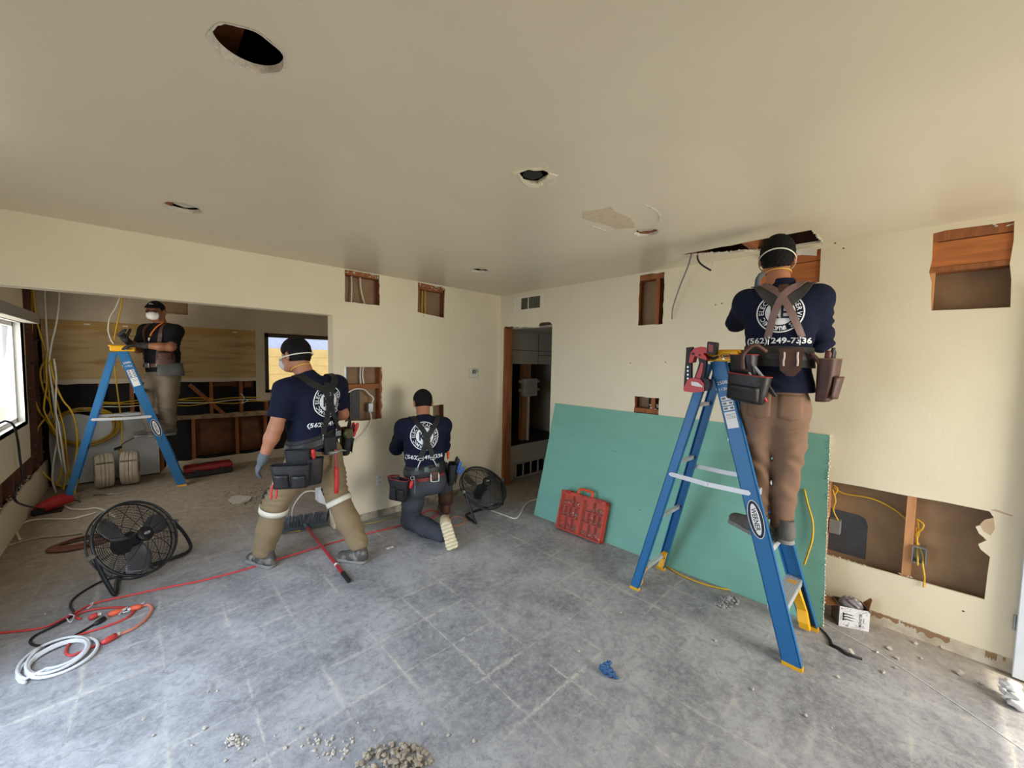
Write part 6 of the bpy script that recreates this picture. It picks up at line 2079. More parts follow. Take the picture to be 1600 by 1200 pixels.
F.cut(D(0, 0, 1.40), (0, 0, -1))
F.folds(D(0, .1, 1.6), .2, (.3, .2, 1), .07, .006, 1)
F.folds(D(-.15, .05, 1.7), .15, (.5, .2, .7), .06, .007, 2)
shD = F.mesh()
shirtD = obj('shirt', shD, m_blackcot, pd_, True)
bD = bvh_of(shD)
F = lbox(D, -.26, .26, -.22, .28, .62, 1.52, .008)
F.ecap(D(0, 0, 1.34), D(0, 0, 1.46), .175, .14, .17, .135, D.s, .05)
for a, b, c in (('hipL', 'knL', 'anL'), ('hipR', 'knR', 'anR')):
    F.chain([(J[a], .108), (J[a].lerp(J[b], .5), .102), (J[b], .09), (J[b].lerp(J[c], .6), .092), (J[c] + Z * .02, .085)], .03)
F.cut(D(0, 0, .665), (0, 0, -1))
F.folds(J['anL'] + Z * .08, .13, (.1, .2, 1), .055, .010, 3)
F.folds(J['knL'], .16, (.3, .3, 1), .07, .008, 1)
F.folds(J['anR'] + Z * .08, .13, (.1, .2, 1), .055, .010, 4)
obj('pants', F.mesh(), m_beige, pd_, True)
shoe(pd_, D(-.06, -.09, .60), Vector((-.98, -.12, 0)), Z, m_bootgrey, m_sole)
shoe(pd_, D(.07, -.03, .60), Vector((-.98, -.12, 0)), Z, m_bootgrey, m_sole)
# cap with short brim, glasses, mask, beard shadow under it
fD_ = Vector(fD).normalized()
rD = fD_.cross(Vector(uD)).normalized()
uD_ = rD.cross(fD_)
F = Field(hD - Vector((.24,) * 3), hD + Vector((.24,) * 3), .006)
F.ell(hD + uD_ * .030 - fD_ * .004, (.088, .108, .094), (rD, fD_, uD_), .01)
F.cut(hD + uD_ * .040, tuple(-uD_))
F.ecap(hD + uD_ * .048 + fD_ * .06, hD + uD_ * .042 + fD_ * .125, .075, .014, .050, .010, rD, .02)
cap = obj('cap', F.mesh(), m_blackcot, pd_, True)
cm = MB()
for k in range(3): put_text(cm, 'oSo', .03, lambda x, y: hD + uD_ * (.078 + y * .9) + fD_ * (.098 - abs(x) * .3) - rD * -x, .01)
obj('cap_embroidery', cm, m_emb, cap, fix=False)
obj('hair', hair_mesh(hD, fD, uD, seed=9, thick=.006, low=-.045), m_hair, pd_, True)
F = Field(hD - Vector((.22,) * 3), hD + Vector((.22,) * 3), .005)
F.ell(hD + fD_ * .078 - uD_ * .052, (.052, .046, .050), (rD, fD_, uD_), .01)
F.ecap(hD + fD_ * .082 - uD_ * .052 - rD * .05, hD + fD_ * .082 - uD_ * .052 + rD * .05, .012, .03, .012, .03, fD_, .02)
obj('dust_mask', F.mesh(), M('white_mask', (232, 232, 228), .8), pd_, True)
gl = MB()
for e in (-1, 1):
    c0 = hD + fD_ * .098 - uD_ * .002 + rD * (e * .033)
    gl.tube([c0 + rD * (.026 * math.cos(t)) + uD_ * (.017 * math.sin(t)) - fD_ * (.006 * math.cos(t) * e) for t in [2 * PI * i / 18 for i in range(18)]], .003, 6, closed=True)
    gl.tube([c0 + rD * (e * .026), hD + rD * (e * .082) + fD_ * .02], .003, 6)
gl.tube([hD + fD_ * .10 - rD * .008, hD + fD_ * .104 + uD_ * .003, hD + fD_ * .10 + rD * .008], .003, 6)
gls = obj('glasses', gl, M('amber_frame', (120, 66, 36), .4), pd_, True)
ln = MB()
for e in (-1, 1):
    vs, fs = disc2d(.024, .015, 16)
    flat(ln, vs, fs, lambda x, y: hD + fD_ * .0975 - uD_ * .002 + rD * (e * .033 + x) + uD_ * y)
obj('lens', ln, M('smoky_lens', (50, 40, 36), .1), gls, fix=False)
for e in (-1, 1):
    obj('suspender_strap', ribbon(bD, [D(e * .10, -.06, 1.97), D(e * .11, .06, 1.95), D(e * .11, .13, 1.80), D(e * .105, .15, 1.62), D(e * .10, .15, 1.535)], .042, .004, .005), m_leather, pd_)
    obj('belt_clip', (lambda q_: (belt_clip(q_, bD.find_nearest(D(e * .10, .17, 1.54))[0] + D.f * .012, bD.find_nearest(D(e * .10, .17, 1.54))[0] + D.f * .018 - Z * .06), q_)[1])(MB()), m_steel, pd_, True)
tx = MB()
put_text(tx, 'KARMIC', .035, onto(bD, D(.02, .12, 1.715), -D.s, Z, D.f, .003), .01)
obj('chest_print', tx, M('grey_chest_print', (140, 140, 132), .7), shirtD, fix=False)
obj('lanyard', ribbon(bD, [D(-.055, -.05, 1.99), D(-.06, .04, 1.965), D(-.03, .11, 1.88), D(-.005, .13, 1.83)], .018, .010, .004), M('orange_lanyard', (214, 120, 40), .6), pd_)
q = bD.find_nearest(D(-.003, .2, 1.82))[0] + D.f * .012
obj('lanyard_tip', MB().tube([q, q - Z * .02 + D.s * .006, q - Z * .045 + D.s * .012], [.008, .011, .004], 8, 0), M('white_tip', (226, 224, 214), .5), pd_, True)
beltD = obj('tool_belt', ring_band(D, (0, 0), [(1.455, .196, .166), (1.46, .20, .170), (1.50, .196, .166), (1.505, .192, .162)]), m_leather, pd_, 'auto')
obj('buckle', MB().box((-.03, 0, -.028), (.03, .012, .028), m4(D(.02, .168, 1.48), D.s, D.f), .004), m_steel, beltD)
u1 = m4(D(-.155, .095, 1.50), -D.f * .6 - D.s * .7 , -D.s * .6 + D.f * .75)
pouch(pd_, 'tool_pouch', u1, .17, .15, .08, m_leather, m_tanbind, 1.1, 1)
u2 = m4(D(-.20, .075, 1.365), -D.f * .6 - D.s * .7, -D.s * .6 + D.f * .75)
pouch(pd_, 'tool_pouch', u2, .24, .15, .10, M('worn_grey_leather', (66, 66, 64), .7, var=.25, ns=10), m_leather, 1.1, 0)
for wr, h3, el in (('wrL', hl_, 'elL'), ('wrR', hr_, 'elR')):
    F = Field(J[wr] - Vector((.24,) * 3), J[wr] + Vector((.24,) * 3), .005)
    hand(F, J[wr], *h3,   .35 if wr == 'wrL' else 1.15, grow=.0035)
    dd = (J[wr] - J[el]).normalized()
    F.chain([(J[wr] - dd * .06, .037), (J[wr], .035)], .01)
    obj('glove', F.mesh(), m_dkglove, pd_, True)
# ------------------------------------------------------------------ fittings on the walls
th_ = thing('thermostat', 'small white thermostat on the back wall near the corner', 'thermostat', (-.43, -.001, 1.46))
obj('housing', MB().box((-.495, -.026, 1.405), (-.365, 0, 1.52), bev=.008), M('thermostat_white', (214, 208, 190), .5, var=.02), th_)
obj('display', MB().box((-.465, -.0275, 1.455), (-.405, -.024, 1.505)), M('grey_display', (112, 120, 116), .3), th_)
obj('button', MB().box((-.395, -.029, 1.47), (-.38, -.024, 1.50)), M('grey_button', (140, 138, 130), .5), th_)
ot = thing('outlet_plate', 'small white outlet plate low on the back wall left of the kneeling worker', 'outlet', (-1.61, -.001, .385))
obj('cover_plate', MB().box((-1.645, -.007, .335), (-1.575, 0, .435), bev=.003), m_white, ot)
for z in (.362, .408): obj('socket', MB().box((-1.627, -.009, z - .014), (-1.593, -.004, z + .014), bev=.002), M('outlet_face', (196, 194, 186), .5), ot)
vt = thing('air_register', 'white supply air register high on the right wall above the doorway', 'vent', (-.001, -.48, 2.305))
vf = MB()
y0, y1, z0, z1 = -.725, -.232, 2.205, 2.400
vf.plate([(y0, z0), (y1, z0), (y1, z1), (y0, z1)], [[(y0 + .04, z0 + .03), (-.500, z0 + .03), (-.500, z1 - .03), (y0 + .04, z1 - .03)], [(-.488, z0 + .03), (y1 - .04, z0 + .03), (y1 - .04, z1 - .03), (-.488, z1 - .03)]], lambda u, v, q: Vector((-.012 + q, u, v)), .0118)
obj('frame', vf, M('cream_register', (228, 220, 198), .5, var=.02), vt)
obj('closed_damper', MB().box((-.006, -.375, z0 + .02), (-.002, y1 - .03, z1 - .02)), MATS['cream_register'], vt)
obj('duct_shade_plate', MB().box((-.003, y0 + .03, z0 + .02), (-.0005, -.37, z1 - .02)), m_dark, vt)  # dark plate on the solid wall stands in for shade inside the duct
lv = MB()
for k in range(8): lv.bar((-.006, -.488, z0 + .04 + k * .016), (-.006, y0 + .04, z0 + .04 + k * .016), .002, .007)
for k in range(6): lv.bar((-.008, -.505 - k * .035, z0 + .03), (-.008, -.505 - k * .035, z1 - .03), .003, .003)
for k in range(9): lv.bar((-.006, -.378 - k * .012, z0 + .03), (-.006, -.378 - k * .012, z1 - .03), .006, .003)
obj('louvers', lv, M('shaded_louver', (120, 116, 98), .5), vt)
wbx = thing('wall_box', 'white plastic box fixed low on the cut end of the back wall beside the broom', 'box', (OX, .06, .25))
pts = [(-.13, .395), (0, .395), (0, .215), (-.02, .215), (-.13, .285)]
obj('housing', MB().plate(pts, [], lambda u, v, q: Vector((OX - .002 + u, .012 + q, v)), .10), M('white_plastic', (220, 222, 224), .45), wbx)
obj('cover', MB().plate([(-.12, .385), (-.01, .385), (-.01, .23), (-.022, .225), (-.12, .29)], [], lambda u, v, q: Vector((OX - .002 + u, .008 + q, v)), .004), MATS['white_plastic'], wbx)
obj('lead', MB().tube([(OX - .125, .06, .37), (OX - .18, .08, .385), (OX - .24, .12, .36), (OX - .30, .2, .22), (OX - .28, .3, .02)], .006, 6, 5), m_rom_w, wbx, True)


def cable(name, label, cat, pts, r, mat, group=None, sm=6):
    return tag(obj(name, MB().tube(pts, r, 8, sm), mat, None, True), label, cat, group)


# cables dangling from the ceiling slot
cable('grey_cable', 'long thin grey cable hanging out of the left end of the ceiling slot', 'cable', [(-.30, -2.50, 2.50), (-.285, -2.475, 2.43), (-.20, -2.42, 2.38), (-.12, -2.33, 2.25), (-.07, -2.26, 2.10), (-.05, -2.245, 2.00)], .006, M('grey_cable_sheath', (128, 124, 116), .5))
cable('black_cable', 'short black cable end hanging out of the left end of the ceiling slot', 'cable', [(-.28, -2.53, 2.50), (-.272, -2.52, 2.43), (-.26, -2.53, 2.39), (-.24, -2.555, 2.36), (-.21, -2.60, 2.325)], .007, m_blackplastic)
sc = tag(obj('hanging_scrap', MB().rock((-.19, -2.60, 2.375), .014, R, 1, (.5, .5, 1.6)), m_gyp), 'small scrap of torn drywall hanging at the left end of the ceiling slot', 'scrap')
bb_ = MB()
for i in range(26):
    t = i / 25
    bb_.rock((-.37 + .33 * t + R.uniform(-.006, .006), -3.232 + R.uniform(-.006, .004), H - .002 + R.uniform(-.006, .004)), R.uniform(.006, .012), R)
for i in range(34):
    t = i / 33
    bb_.rock((-.33 + .24 * t ** 1.5 + R.uniform(-.012, .012), -2.46 - .5 * t + R.uniform(-.008, .008), H - .002 + R.uniform(-.006, .004)), R.uniform(.006, .014), R)
obj('broken_slot_edge', bb_, m_gyp, ceiling)
pf = MB().plate([(-3.20, 2.425), (-2.86, 2.438), (-2.86, 2.405), (-3.0, 2.39), (-3.12, 2.385), (-3.20, 2.365)], [], lambda u, v, q: Vector((-.012 - q, u, v)), .004)
obj('torn_paper_flap', pf, M('torn_white_paper', (222, 214, 198), .85), wall_right)

# ------------------------------------------------------------------ cables in the kitchen
Yk = lambda u, v, y=3.0: pxa(u, v, 1, y)
ceil_z = lambda q: Vector((q.x, q.y, min(q.z, H)))
gy = 'yellow cables hanging in the kitchen corner'
gw = 'white cables hanging in the kitchen corner'
ly = 'yellow electrical cable of the bundle hanging from the ceiling in the kitchen corner'
lw_ = 'white electrical cable of the bundle hanging from the ceiling in the kitchen corner'
bund = [(m_rom_w, [(69, 436), (70, 470), (73, 520), (76, 560), (80, 600), (86, 645), (90, 680), (84, 718), (82, 750), (88, 774)], 3.0),
        (m_rom_w, [(91, 438), (92, 470), (88, 505), (80, 540), (77, 570), (82, 610), (87, 640), (90, 690), (98, 730)], 2.96),
        (m_rom_w, [(84, 560), (88, 590), (87, 640), (92, 665), (97, 700), (103, 740)], 2.93),
        (m_rom_y, [(51, 440), (55, 485), (62, 520), (72, 550), (78, 575), (76, 600), (80, 640), (90, 665), (99, 700), (102, 745), (99, 765)], 3.03),
        (m_rom_y, [(49, 450), (50, 500), (48, 540), (47, 575), (51, 610), (60, 640), (78, 665), (92, 690), (100, 715)], 3.10),
        (m_rom_y, [(76, 555), (66, 570), (63, 585), (68, 610), (80, 640), (60, 668), (55, 700), (62, 730), (82, 752), (100, 762)], 3.06),
        (m_rom_y, [(74, 550), (72, 572), (73, 600), (69, 630), (70, 645), (84, 670), (97, 690), (97, 730), (90, 755)], 2.98),
        (m_rom_y, [(78, 565), (86, 598), (98, 625), (110, 640), (118, 660), (121, 690), (118, 720), (110, 750)], 2.95),
        (m_rom_y, [(80, 560), (82, 600), (92, 640), (100, 670), (103, 700), (107, 735), (112, 758)], 3.01)]
for mt, pts, y in bund:
    P_ = [Yk(u, v, y) for u, v in pts]
    if pts[0][1] < 470: P_ = [Vector((P_[0].x, P_[0].y + .02, H - .002))] + [q for q in P_ if q.z < H - .05]
    P_ = [Vector((q.x, q.y, max(q.z, .01))) for q in P_]
    cable('electrical_cable', lw_ if mt is m_rom_w else ly, 'cable', P_, .0085, mt, gw if mt is m_rom_w else gy)
for nm, lab, mt, pts, y in (('electrical_cable', 'white cable looping from the ceiling to the masked worker\'s raised glove', m_rom_w, [(196, 462), (182, 478), (172, 496), (169, 515), (173, 530), (178, 538)], 2.80),
                            ('electrical_cable', 'yellow cable running from the ceiling through the masked worker\'s gloves', m_rom_y, [(194, 462), (189, 480), (184, 502), (180, 522), (177, 540)], 2.82),
                            ('electrical_cable', 'yellow cable dropping behind the kitchen ladder to the two cable reels', m_rom_y, [(178, 562), (181, 590), (186, 630), (190, 660), (191, 690), (188, 712)], 3.05)):
    P_ = [Yk(u, v, y) for u, v in pts]
    if pts[0][1] < 470: P_[0] = Vector((P_[0].x, P_[0].y, H - .001))
    cable(nm, lab, 'cable', P_, .0075, mt)
cm_ = MB()
cc = Yk(135, 666, 3.25)
for k in range(7):
    rr = .24 + .012 * (k % 4) - .01 * (k // 4)
    cm_.tube([cc + Vector((rr * 1.04 * math.cos(t) + .012 * math.sin(3 * t + k), -.012 - .012 * (k % 3), rr * .86 * math.sin(t) - .012 * math.cos(2 * t + k))) for t in [2 * PI * i / 40 for i in range(40)]], .0075, 6, closed=True)
tag(obj('cable_coil', cm_, M('dull_yellow_sheath', (176, 140, 40), .5), None, True), 'coil of yellow cable hung on the white board behind the kitchen ladder', 'cable coil')
nlb = cc + Vector((0, .0, .22))
tag(obj('coil_nail', MB().cyl(nlb + Vector((0, .05, 0)), nlb + Vector((0, -.05, .0)), .008, n=8), m_steel), 'nail holding up the coil of yellow cable on the white board', 'nail')

# ------------------------------------------------------------------ on the kitchen floor
m_reel = M('dusty_cream_cable', (190, 178, 158), .8, var=.12, ns=10)
for i, (c, lab, yaw) in enumerate((((-3.70, 2.98, .206), 'left of the two cream cable reels standing by the white board', 6), ((-3.475, 2.97, .206), 'right of the two cream cable reels standing by the white board', -3))):
    rl = thing('cable_reel', lab, 'cable reel', (c[0], c[1], 0), group='cream cable reels')
    m_ = Matrix.Translation(c) @ Matrix.Rotation(math.radians(yaw), 4, 'Z') @ Matrix.Rotation(math.radians(90), 4, 'Y')
    prof = [(.06, -.08), (.175, -.08), (.19, -.076), (.20, -.06), (.205, -.035), (.198, -.032), (.205, -.028), (.205, -.003), (.192, -.001), (.192, .003), (.205, .005), (.205, .028), (.198, .032), (.205, .035), (.20, .06), (.19, .076), (.175, .08), (.06, .08)]
    obj('wrapped_coil', MB().lathe(prof, m_, 40), m_reel, rl, 'auto')
    obj('core', MB().lathe([(.02, -.084), (.062, -.084), (.062, .084), (.02, .084)], m_, 20), M('reel_core', (120, 104, 84), .8), rl, 'auto')
    tm = MB()
    for a in (.6, 2.2, 4.1): tm.bar(m_ @ Vector((.204 * math.cos(a), .204 * math.sin(a), -.07)), m_ @ Vector((.204 * math.cos(a), .204 * math.sin(a), .07)), .02, .004, tuple(m_.to_3x3() @ Vector((math.cos(a), math.sin(a), 0))))
    obj('binding_tape', tm, M('reel_tape', (110, 96, 80), .7), rl)
tag(obj('metal_rod', MB().tube([pxz(146, 774, .008), pxz(190, 771, .008)], .008, 8), m_steel, None, True), 'thin pale metal rod lying in front of the cable reels', 'rod')
rk = thing('reel_lead', 'grey cable lead leaning from the cable reels to the white board', 'cable', tuple(Vector((-3.56, 2.95, .44))))
obj('lead', MB().tube([(-3.57, 2.97, .43), (-3.53, 3.0, .50), (-3.42, 3.1, .56), (-3.22, 3.24, .68)], .007, 6, 4), M('grey_lead', (96, 92, 84), .6), rk, True)
obj('plug', MB().cyl((-3.60, 2.93, .455), (-3.545, 2.97, .47), .016, n=10), m_blackplastic, rk, 'auto')
tbx = thing('toolbox', 'low red and black toolbox on the kitchen floor under the exposed insulation', 'toolbox', (-2.72, 2.86, 0))
tm_ = Matrix.Translation((-2.715, 2.86, 0)) @ Matrix.Rotation(math.radians(2), 4, 'Z')
obj('base', MB().box((-.255, -.10, 0), (.255, .11, .075), tm_, .015), m_blackplastic, tbx)
obj('lid', MB().box((-.262, -.108, .072), (.262, .118, .150), tm_, .03), M('toolbox_red', (136, 30, 34), .4, var=.1), tbx)
for x in (-.14, .14): obj('latch', MB().box((x - .025, -.116, .05), (x + .025, -.10, .10), tm_, .004), m_blackplastic, tbx)
obj('handle', MB().tube([tm_ @ Vector(q) for q in ((-.10, -.0, .148), (-.09, 0, .162), (.09, 0, .162), (.10, 0, .148))], .008, 8, 3), m_blackplastic, tbx, True)
dr = thing('reciprocating_saw', 'red cordless tool lying on the floor at the foot of the left wall', 'power tool', (-4.06, 2.42, 0))
F = Field((-4.22, 2.15, 0), (-3.87, 2.50, .2), .007)
a, b, c = Vector((-4.11, 2.26, .05)), Vector((-4.00, 2.34, .075)), Vector((-3.93, 2.40, .065))
F.ecap(a, b, .055, .045, .05, .05, Z, .02).ecap(b, c, .05, .045, .04, .04, Z, .02)
F.cone(Vector((-4.07, 2.32, .10)), Vector((-3.97, 2.40, .115)), .022, .022, .02)
F.cut((0, 0, .012), (0, 0, -1))
obj('body', F.mesh(), M('saw_red', (168, 34, 36), .45, var=.1), dr, True)
obj('shoe_plate', MB().box((-4.15, 2.19, 0), (-3.96, 2.32, .014), Matrix.Rotation(0, 4, 'Z'), .003), m_blackplastic, dr)
obj('blade', MB().tube([(-3.93, 2.40, .05), (-3.88, 2.43, .03), (-3.85, 2.42, .012)], .006, 6, 3), m_blackplastic, dr, True)
obj('battery_pack', MB().box((-4.16, 2.19, .01), (-4.07, 2.27, .06), bev=.01), m_blackplastic, dr)
cable('black_cable', 'black cable trailing from the window sill down the stripped left wall to the red tool', 'cable', [pxa(0, 661, 0, -4.10), pxa(10, 658, 0, -4.10), pxa(22, 666, 0, -4.12), pxa(28, 690, 0, -4.14), pxa(31, 715, 0, -4.14), pxa(35, 748, 0, -4.13), pxa(26, 765, 0, -4.12), pxa(27, 785, 0, -4.10), Vector((-4.10, 2.30, .03))], .008, m_blackplastic)
cable('white_cable', 'white cable winding over the kitchen floor from the hanging bundle towards the foreground fan', 'cable', [pxz(88, 776, .012), pxz(98, 787, .009), pxz(110, 795, .009), pxz(132, 796, .009), pxz(150, 794, .009), pxz(166, 799, .009), pxz(180, 808, .009)], .009, m_rom_w)
cable('white_cable', 'white cable making an open loop on the floor behind the red tool', 'cable', [pxz(31, 843, .009), pxz(26, 830, .009), pxz(33, 819, .009), pxz(55, 812, .009), pxz(80, 811, .009), pxz(110, 811, .009), pxz(132, 806, .009), pxz(150, 801, .009)], .009, m_rom_w)
cable('white_cable', 'dusty cable lying straight across the floor at the left edge', 'cable', [pxz(0, 856, .009), pxz(27, 848, .009), pxz(64, 840, .009), pxz(100, 837, .009), pxz(128, 833, .009)], .008, M('dusty_sheath', (176, 164, 144), .7))
for u, v in ((985, 567), (1118, 476), (1128, 474), (1040, 566), (1305, 380), (1505, 955), (1318, 388)):
    q = pxa(u, v, 0, 0)
    obj('nail_hole', MB().sphere((q.x, q.y, q.z), .006, 8, (.2, 1, .8)), M('nail_hole', (96, 84, 66), .9), wall_right)
for u, v in ((710, 487), (662, 494), (548, 463)):
    q = pxa(u, v, 1, 0)
    obj('nail_hole', MB().sphere((q.x, q.y, q.z), .006, 8, (1, .2, .8)), MATS['nail_hole'], wall_back)
cl_ = MB()
c0 = pxz(128, 848, .012)
for k in range(6):
    rr = .13 - .008 * k
    cl_.tube([c0 + Vector((rr * 1.5 * math.cos(t), rr * math.sin(t), .004 * k + .003 * math.sin(2 * t + k))) for t in [2 * PI * i / 32 for i in range(32)]], .006, 6, closed=True)
tag(obj('wire_coil', cl_, M('rusty_wire', (128, 78, 62), .7), None, True), 'small coil of reddish wire on the floor behind the foreground fan', 'wire coil')

# ------------------------------------------------------------------ cords in the foreground
fz = lambda L_, z=.007: [pxz(u, v, z) for u, v in L_]
m_cordred = M('red_cord', (196, 62, 58), .5, var=.08)
m_cordor = M('salmon_cord', (206, 128, 106), .55, var=.08)
cable('extension_cord', 'long red extension cord running across the floor under the walking worker to the back wall', 'cord', fz([(-25, 992), (0, 989), (65, 981), (105, 964), (147, 943), (198, 931), (260, 918), (320, 906), (395, 886), (470, 863), (556, 838), (622, 822), (650, 812)]), .0065, m_cordred)
cable('fan_cord', 'black power cord winding from the foreground fan to its plug', 'cord', fz([(190, 899), (165, 906), (147, 914), (124, 928), (112, 939), (110, 948), (115, 958), (103, 969), (75, 983), (55, 993), (47, 1003), (60, 1009), (93, 1004), (122, 990), (148, 975)]), .0065, m_blackplastic)
pg = thing('power_plug', 'black plug at the end of the foreground fan cord', 'plug', tuple(pxz(152, 972, 0)))
a, b = pxz(147, 976, .014), pxz(163, 966, .014)
obj('plug_body', MB().tube([a, a.lerp(b, .3), a.lerp(b, .8), b], [.007, .014, .017, .015], 10, 0), m_blackplastic, pg, True)
cable('extension_cord', 'red extension cord looped in the left foreground between two plugs', 'cord', fz([(126, 967), (118, 964), (125, 958), (153, 951), (184, 949), (204, 950), (208, 956), (195, 967), (159, 981), (122, 993), (108, 1006), (103, 1019), (112, 1024), (133, 1016), (158, 1004)]), .0065, m_cordred)
cable('extension_cord', 'salmon extension cord curving round to the right of the loose plugs', 'cord', fz([(181, 993), (195, 988), (210, 981), (226, 969), (235, 957), (237, 950), (232, 945), (222, 947)]), .0085, m_cordor)
m_plugor = M('orange_plug', (222, 96, 62), .5)
for lab, p0, p1, mt in (('red plug at the end of the looped red cord, beside the white coil', (159, 1005), (181, 993), m_cordred), ('orange plug at the upper end of the salmon cord', (222, 947), (205, 951), m_plugor), ('small red connector beside the black fan plug', (138, 966), (152, 961), m_cordred), ('orange and clear connector right of the black fan plug', (168, 961), (190, 954), m_plugor)):
    a, b = pxz(*p0, .016), pxz(*p1, .016)
    t = thing('power_plug', lab, 'plug', (a.x, a.y, 0))
    obj('plug_body', MB().tube([a, a.lerp(b, .2), a.lerp(b, .45), a.lerp(b, .7), b], [.009, .015, .018, .016, .017], 10, 0), mt, t, True)
    d_ = (b - a).normalized()
    obj('prongs', MB().cyl(b, b + d_ * .016, .009, n=8), M('clear_plug_face', (214, 206, 196), .3), t, 'auto')
tie = MB()
for pts in ([(104, 966), (110, 972), (116, 962), (108, 960)], [(136, 951), (143, 946), (146, 941), (141, 944)], [(186, 960), (194, 952), (200, 948), (192, 957), (203, 954)], [(216, 946), (226, 941), (222, 944)]):
    tie.tube([pxz(u, v, .02) for u, v in pts], .003, 6, 4)
obj('plastic_tie', tie, M('clear_plastic_tie', (214, 214, 220), .3), None, True)
tag(bpy.data.objects['plastic_tie'], 'scraps of clear plastic tie tangled in the foreground cords', 'tie', kind='stuff')
wc = MB()
ex, ey = (.92, -.40), (.36, .93)
P_ = []
for k in range(4 * 26 + 8):
    t = 2 * PI * k / 26 + 2.6
    lp = k / 26
    A1 = 70 - 9 * (lp % 2) - 3 * lp
    B1 = 25 - 5 * (lp % 2)
    cx, cy = 90 + 5 * math.sin(lp * 2.1), 1031 - 2 * lp
    u = cx + A1 * math.cos(t) * ex[0] + B1 * math.sin(t) * ey[0]
    v = cy + A1 * math.cos(t) * ex[1] + B1 * math.sin(t) * ey[1]
    P_.append(pxz(u, v, .009 + .012 * (lp / 4) + .004 * math.sin(t * 3)))
wc.tube(P_, .0078, 8)
tag(obj('cable_coil', wc, M('white_flex_cable', (216, 218, 220), .5, var=.04), None, True), 'loose coil of white cable lying in the left foreground', 'cable coil')
cable('fan_cord', 'white power cord running from the fan by the doorway under the green board', 'cord', fz([(766, 797), (786, 804), (804, 810), (812, 804), (820, 790), (829, 783), (840, 780)]), .007, m_rom_w)
cable('orange_cord', 'thin orange cord looping on the floor in front of the kneeling worker\'s boot', 'cord', fz([(655, 806), (668, 798), (684, 800), (678, 808), (662, 812), (650, 815), (640, 822)]), .006, m_cordred)
cable('orange_cord', 'tan cord looping on the floor beneath the fan by the doorway', 'cord', fz([(696, 818), (708, 808), (720, 808), (730, 813), (718, 820), (702, 822), (694, 814)]), .006, M('tan_cord', (176, 120, 92), .6))
cable('yellow_cable', 'yellow cable lying along the foot of the back wall left of the kneeling worker', 'cable', fz([(556, 821), (580, 817), (600, 813), (622, 806), (640, 800)], .006), .0055, M('dull_yellow_cable', (170, 146, 84), .6))
cable('yellow_cable', 'short yellow cable lying left of the broom head', 'cable', fz([(398, 836), (425, 834), (450, 831), (470, 829)]), .006, m_rom_y)
cable('yellow_cable', 'yellow cable curving along the floor under the green board behind the right ladder', 'cable', [pxz(1018, 872, .008), pxz(1040, 884, .008), pxz(1063, 898, .008), pxz(1095, 911, .008), pxz(1130, 920, .008), pxz(1165, 923, .008), pxz(1200, 922, .008)], .006, m_rom_y)
sh_pt = lambda u, v: (lambda d: CAM + d * ((BL - CAM).dot(nrm) / d.dot(nrm)) + nrm * .05)(CR * ((u - 800) / _f) + CD * ((v - 600) / _f) + _fw)
cable('yellow_cable', 'yellow cable hanging down the right end of the green board beside the ladder worker', 'cable', [sh_pt(1258, 765), sh_pt(1264, 790), sh_pt(1271, 815), sh_pt(1271, 840), sh_pt(1265, 862), sh_pt(1258, 882)], .006, m_rom_y)
cable('white_string', 'thin white string lying along the floor in front of the green board', 'string', fz([(1012, 868), (1060, 884), (1120, 903), (1192, 926)], .003), .0017, m_print_w)
cable('white_string', 'thin white string stretched over the floor from the drinks box to the lower right corner', 'string', fz([(1268, 963), (1308, 984), (1380, 1025), (1480, 1090), (1600, 1172)], .003), .0017, m_print_w)
sp = fz([(1280, 980), (1290, 990), (1297, 1000), (1299, 1008), (1312, 1014), (1322, 1022), (1347, 1030)], .006)
st = MB()
st.tube(sp, [.004, .006, .008, .012, .010, .008, .007], 8, 0)
tag(obj('black_strap', st, m_nylon, None, True), 'black strap lying on the floor in front of the drinks box', 'strap')

# ------------------------------------------------------------------ broom
brm = thing('push_broom', 'push broom with red handle lying bristles up on the floor behind the walking worker', 'broom', (-2.25, .14, 0))
b0, b1 = Vector((-2.47, .215, .03)), Vector((-2.075, .115, .035))
obj('block', MB().bar(b0, b1, .065, .032, bev=.006), M('dark_grey_broom_block', (58, 66, 70), .6), brm)
bs = MB()
rh = random.Random(77)
bd = (b1 - b0).normalized()
bn = bd.cross(Z) * -1
for i in range(34):
    for j in range(3):
        q = b0.lerp(b1, (i + .5) / 34) + bn * (-.02 + .02 * j) + Z * .012
        bs.cyl(q, q + Z * .085 + bn * (.045 + rh.uniform(-.012, .012)) + bd * rh.uniform(-.012, .012) + bd * .02, .0042, .003, 5)
o = obj('bristles', bs, M('grey_bristles', (70, 76, 84), .7, var=.2), brm)
o['kind'] = 'stuff'
hs = Vector((-2.265, .145, .05))
he = Vector((-2.292, -.985, .016))
dd = (he - hs).normalized()
obj('socket', MB().cyl(hs - dd * .03, hs + dd * .07, .022, .015, 12), M('broom_socket', (70, 88, 90), .5), brm, 'auto')
obj('handle', MB().cyl(hs + dd * .05, he - dd * .12, .0125, n=12), M('red_broom_handle', (160, 34, 44), .35, var=.06), brm, 'auto')
obj('end_grip', MB().cyl(he - dd * .13, he, .0165, .0145, 12), m_blackplastic, brm, 'auto')
obj('hang_band', MB().cyl(he - dd * .28, he - dd * .26, .0131, n=12), m_print_w, brm, 'auto')

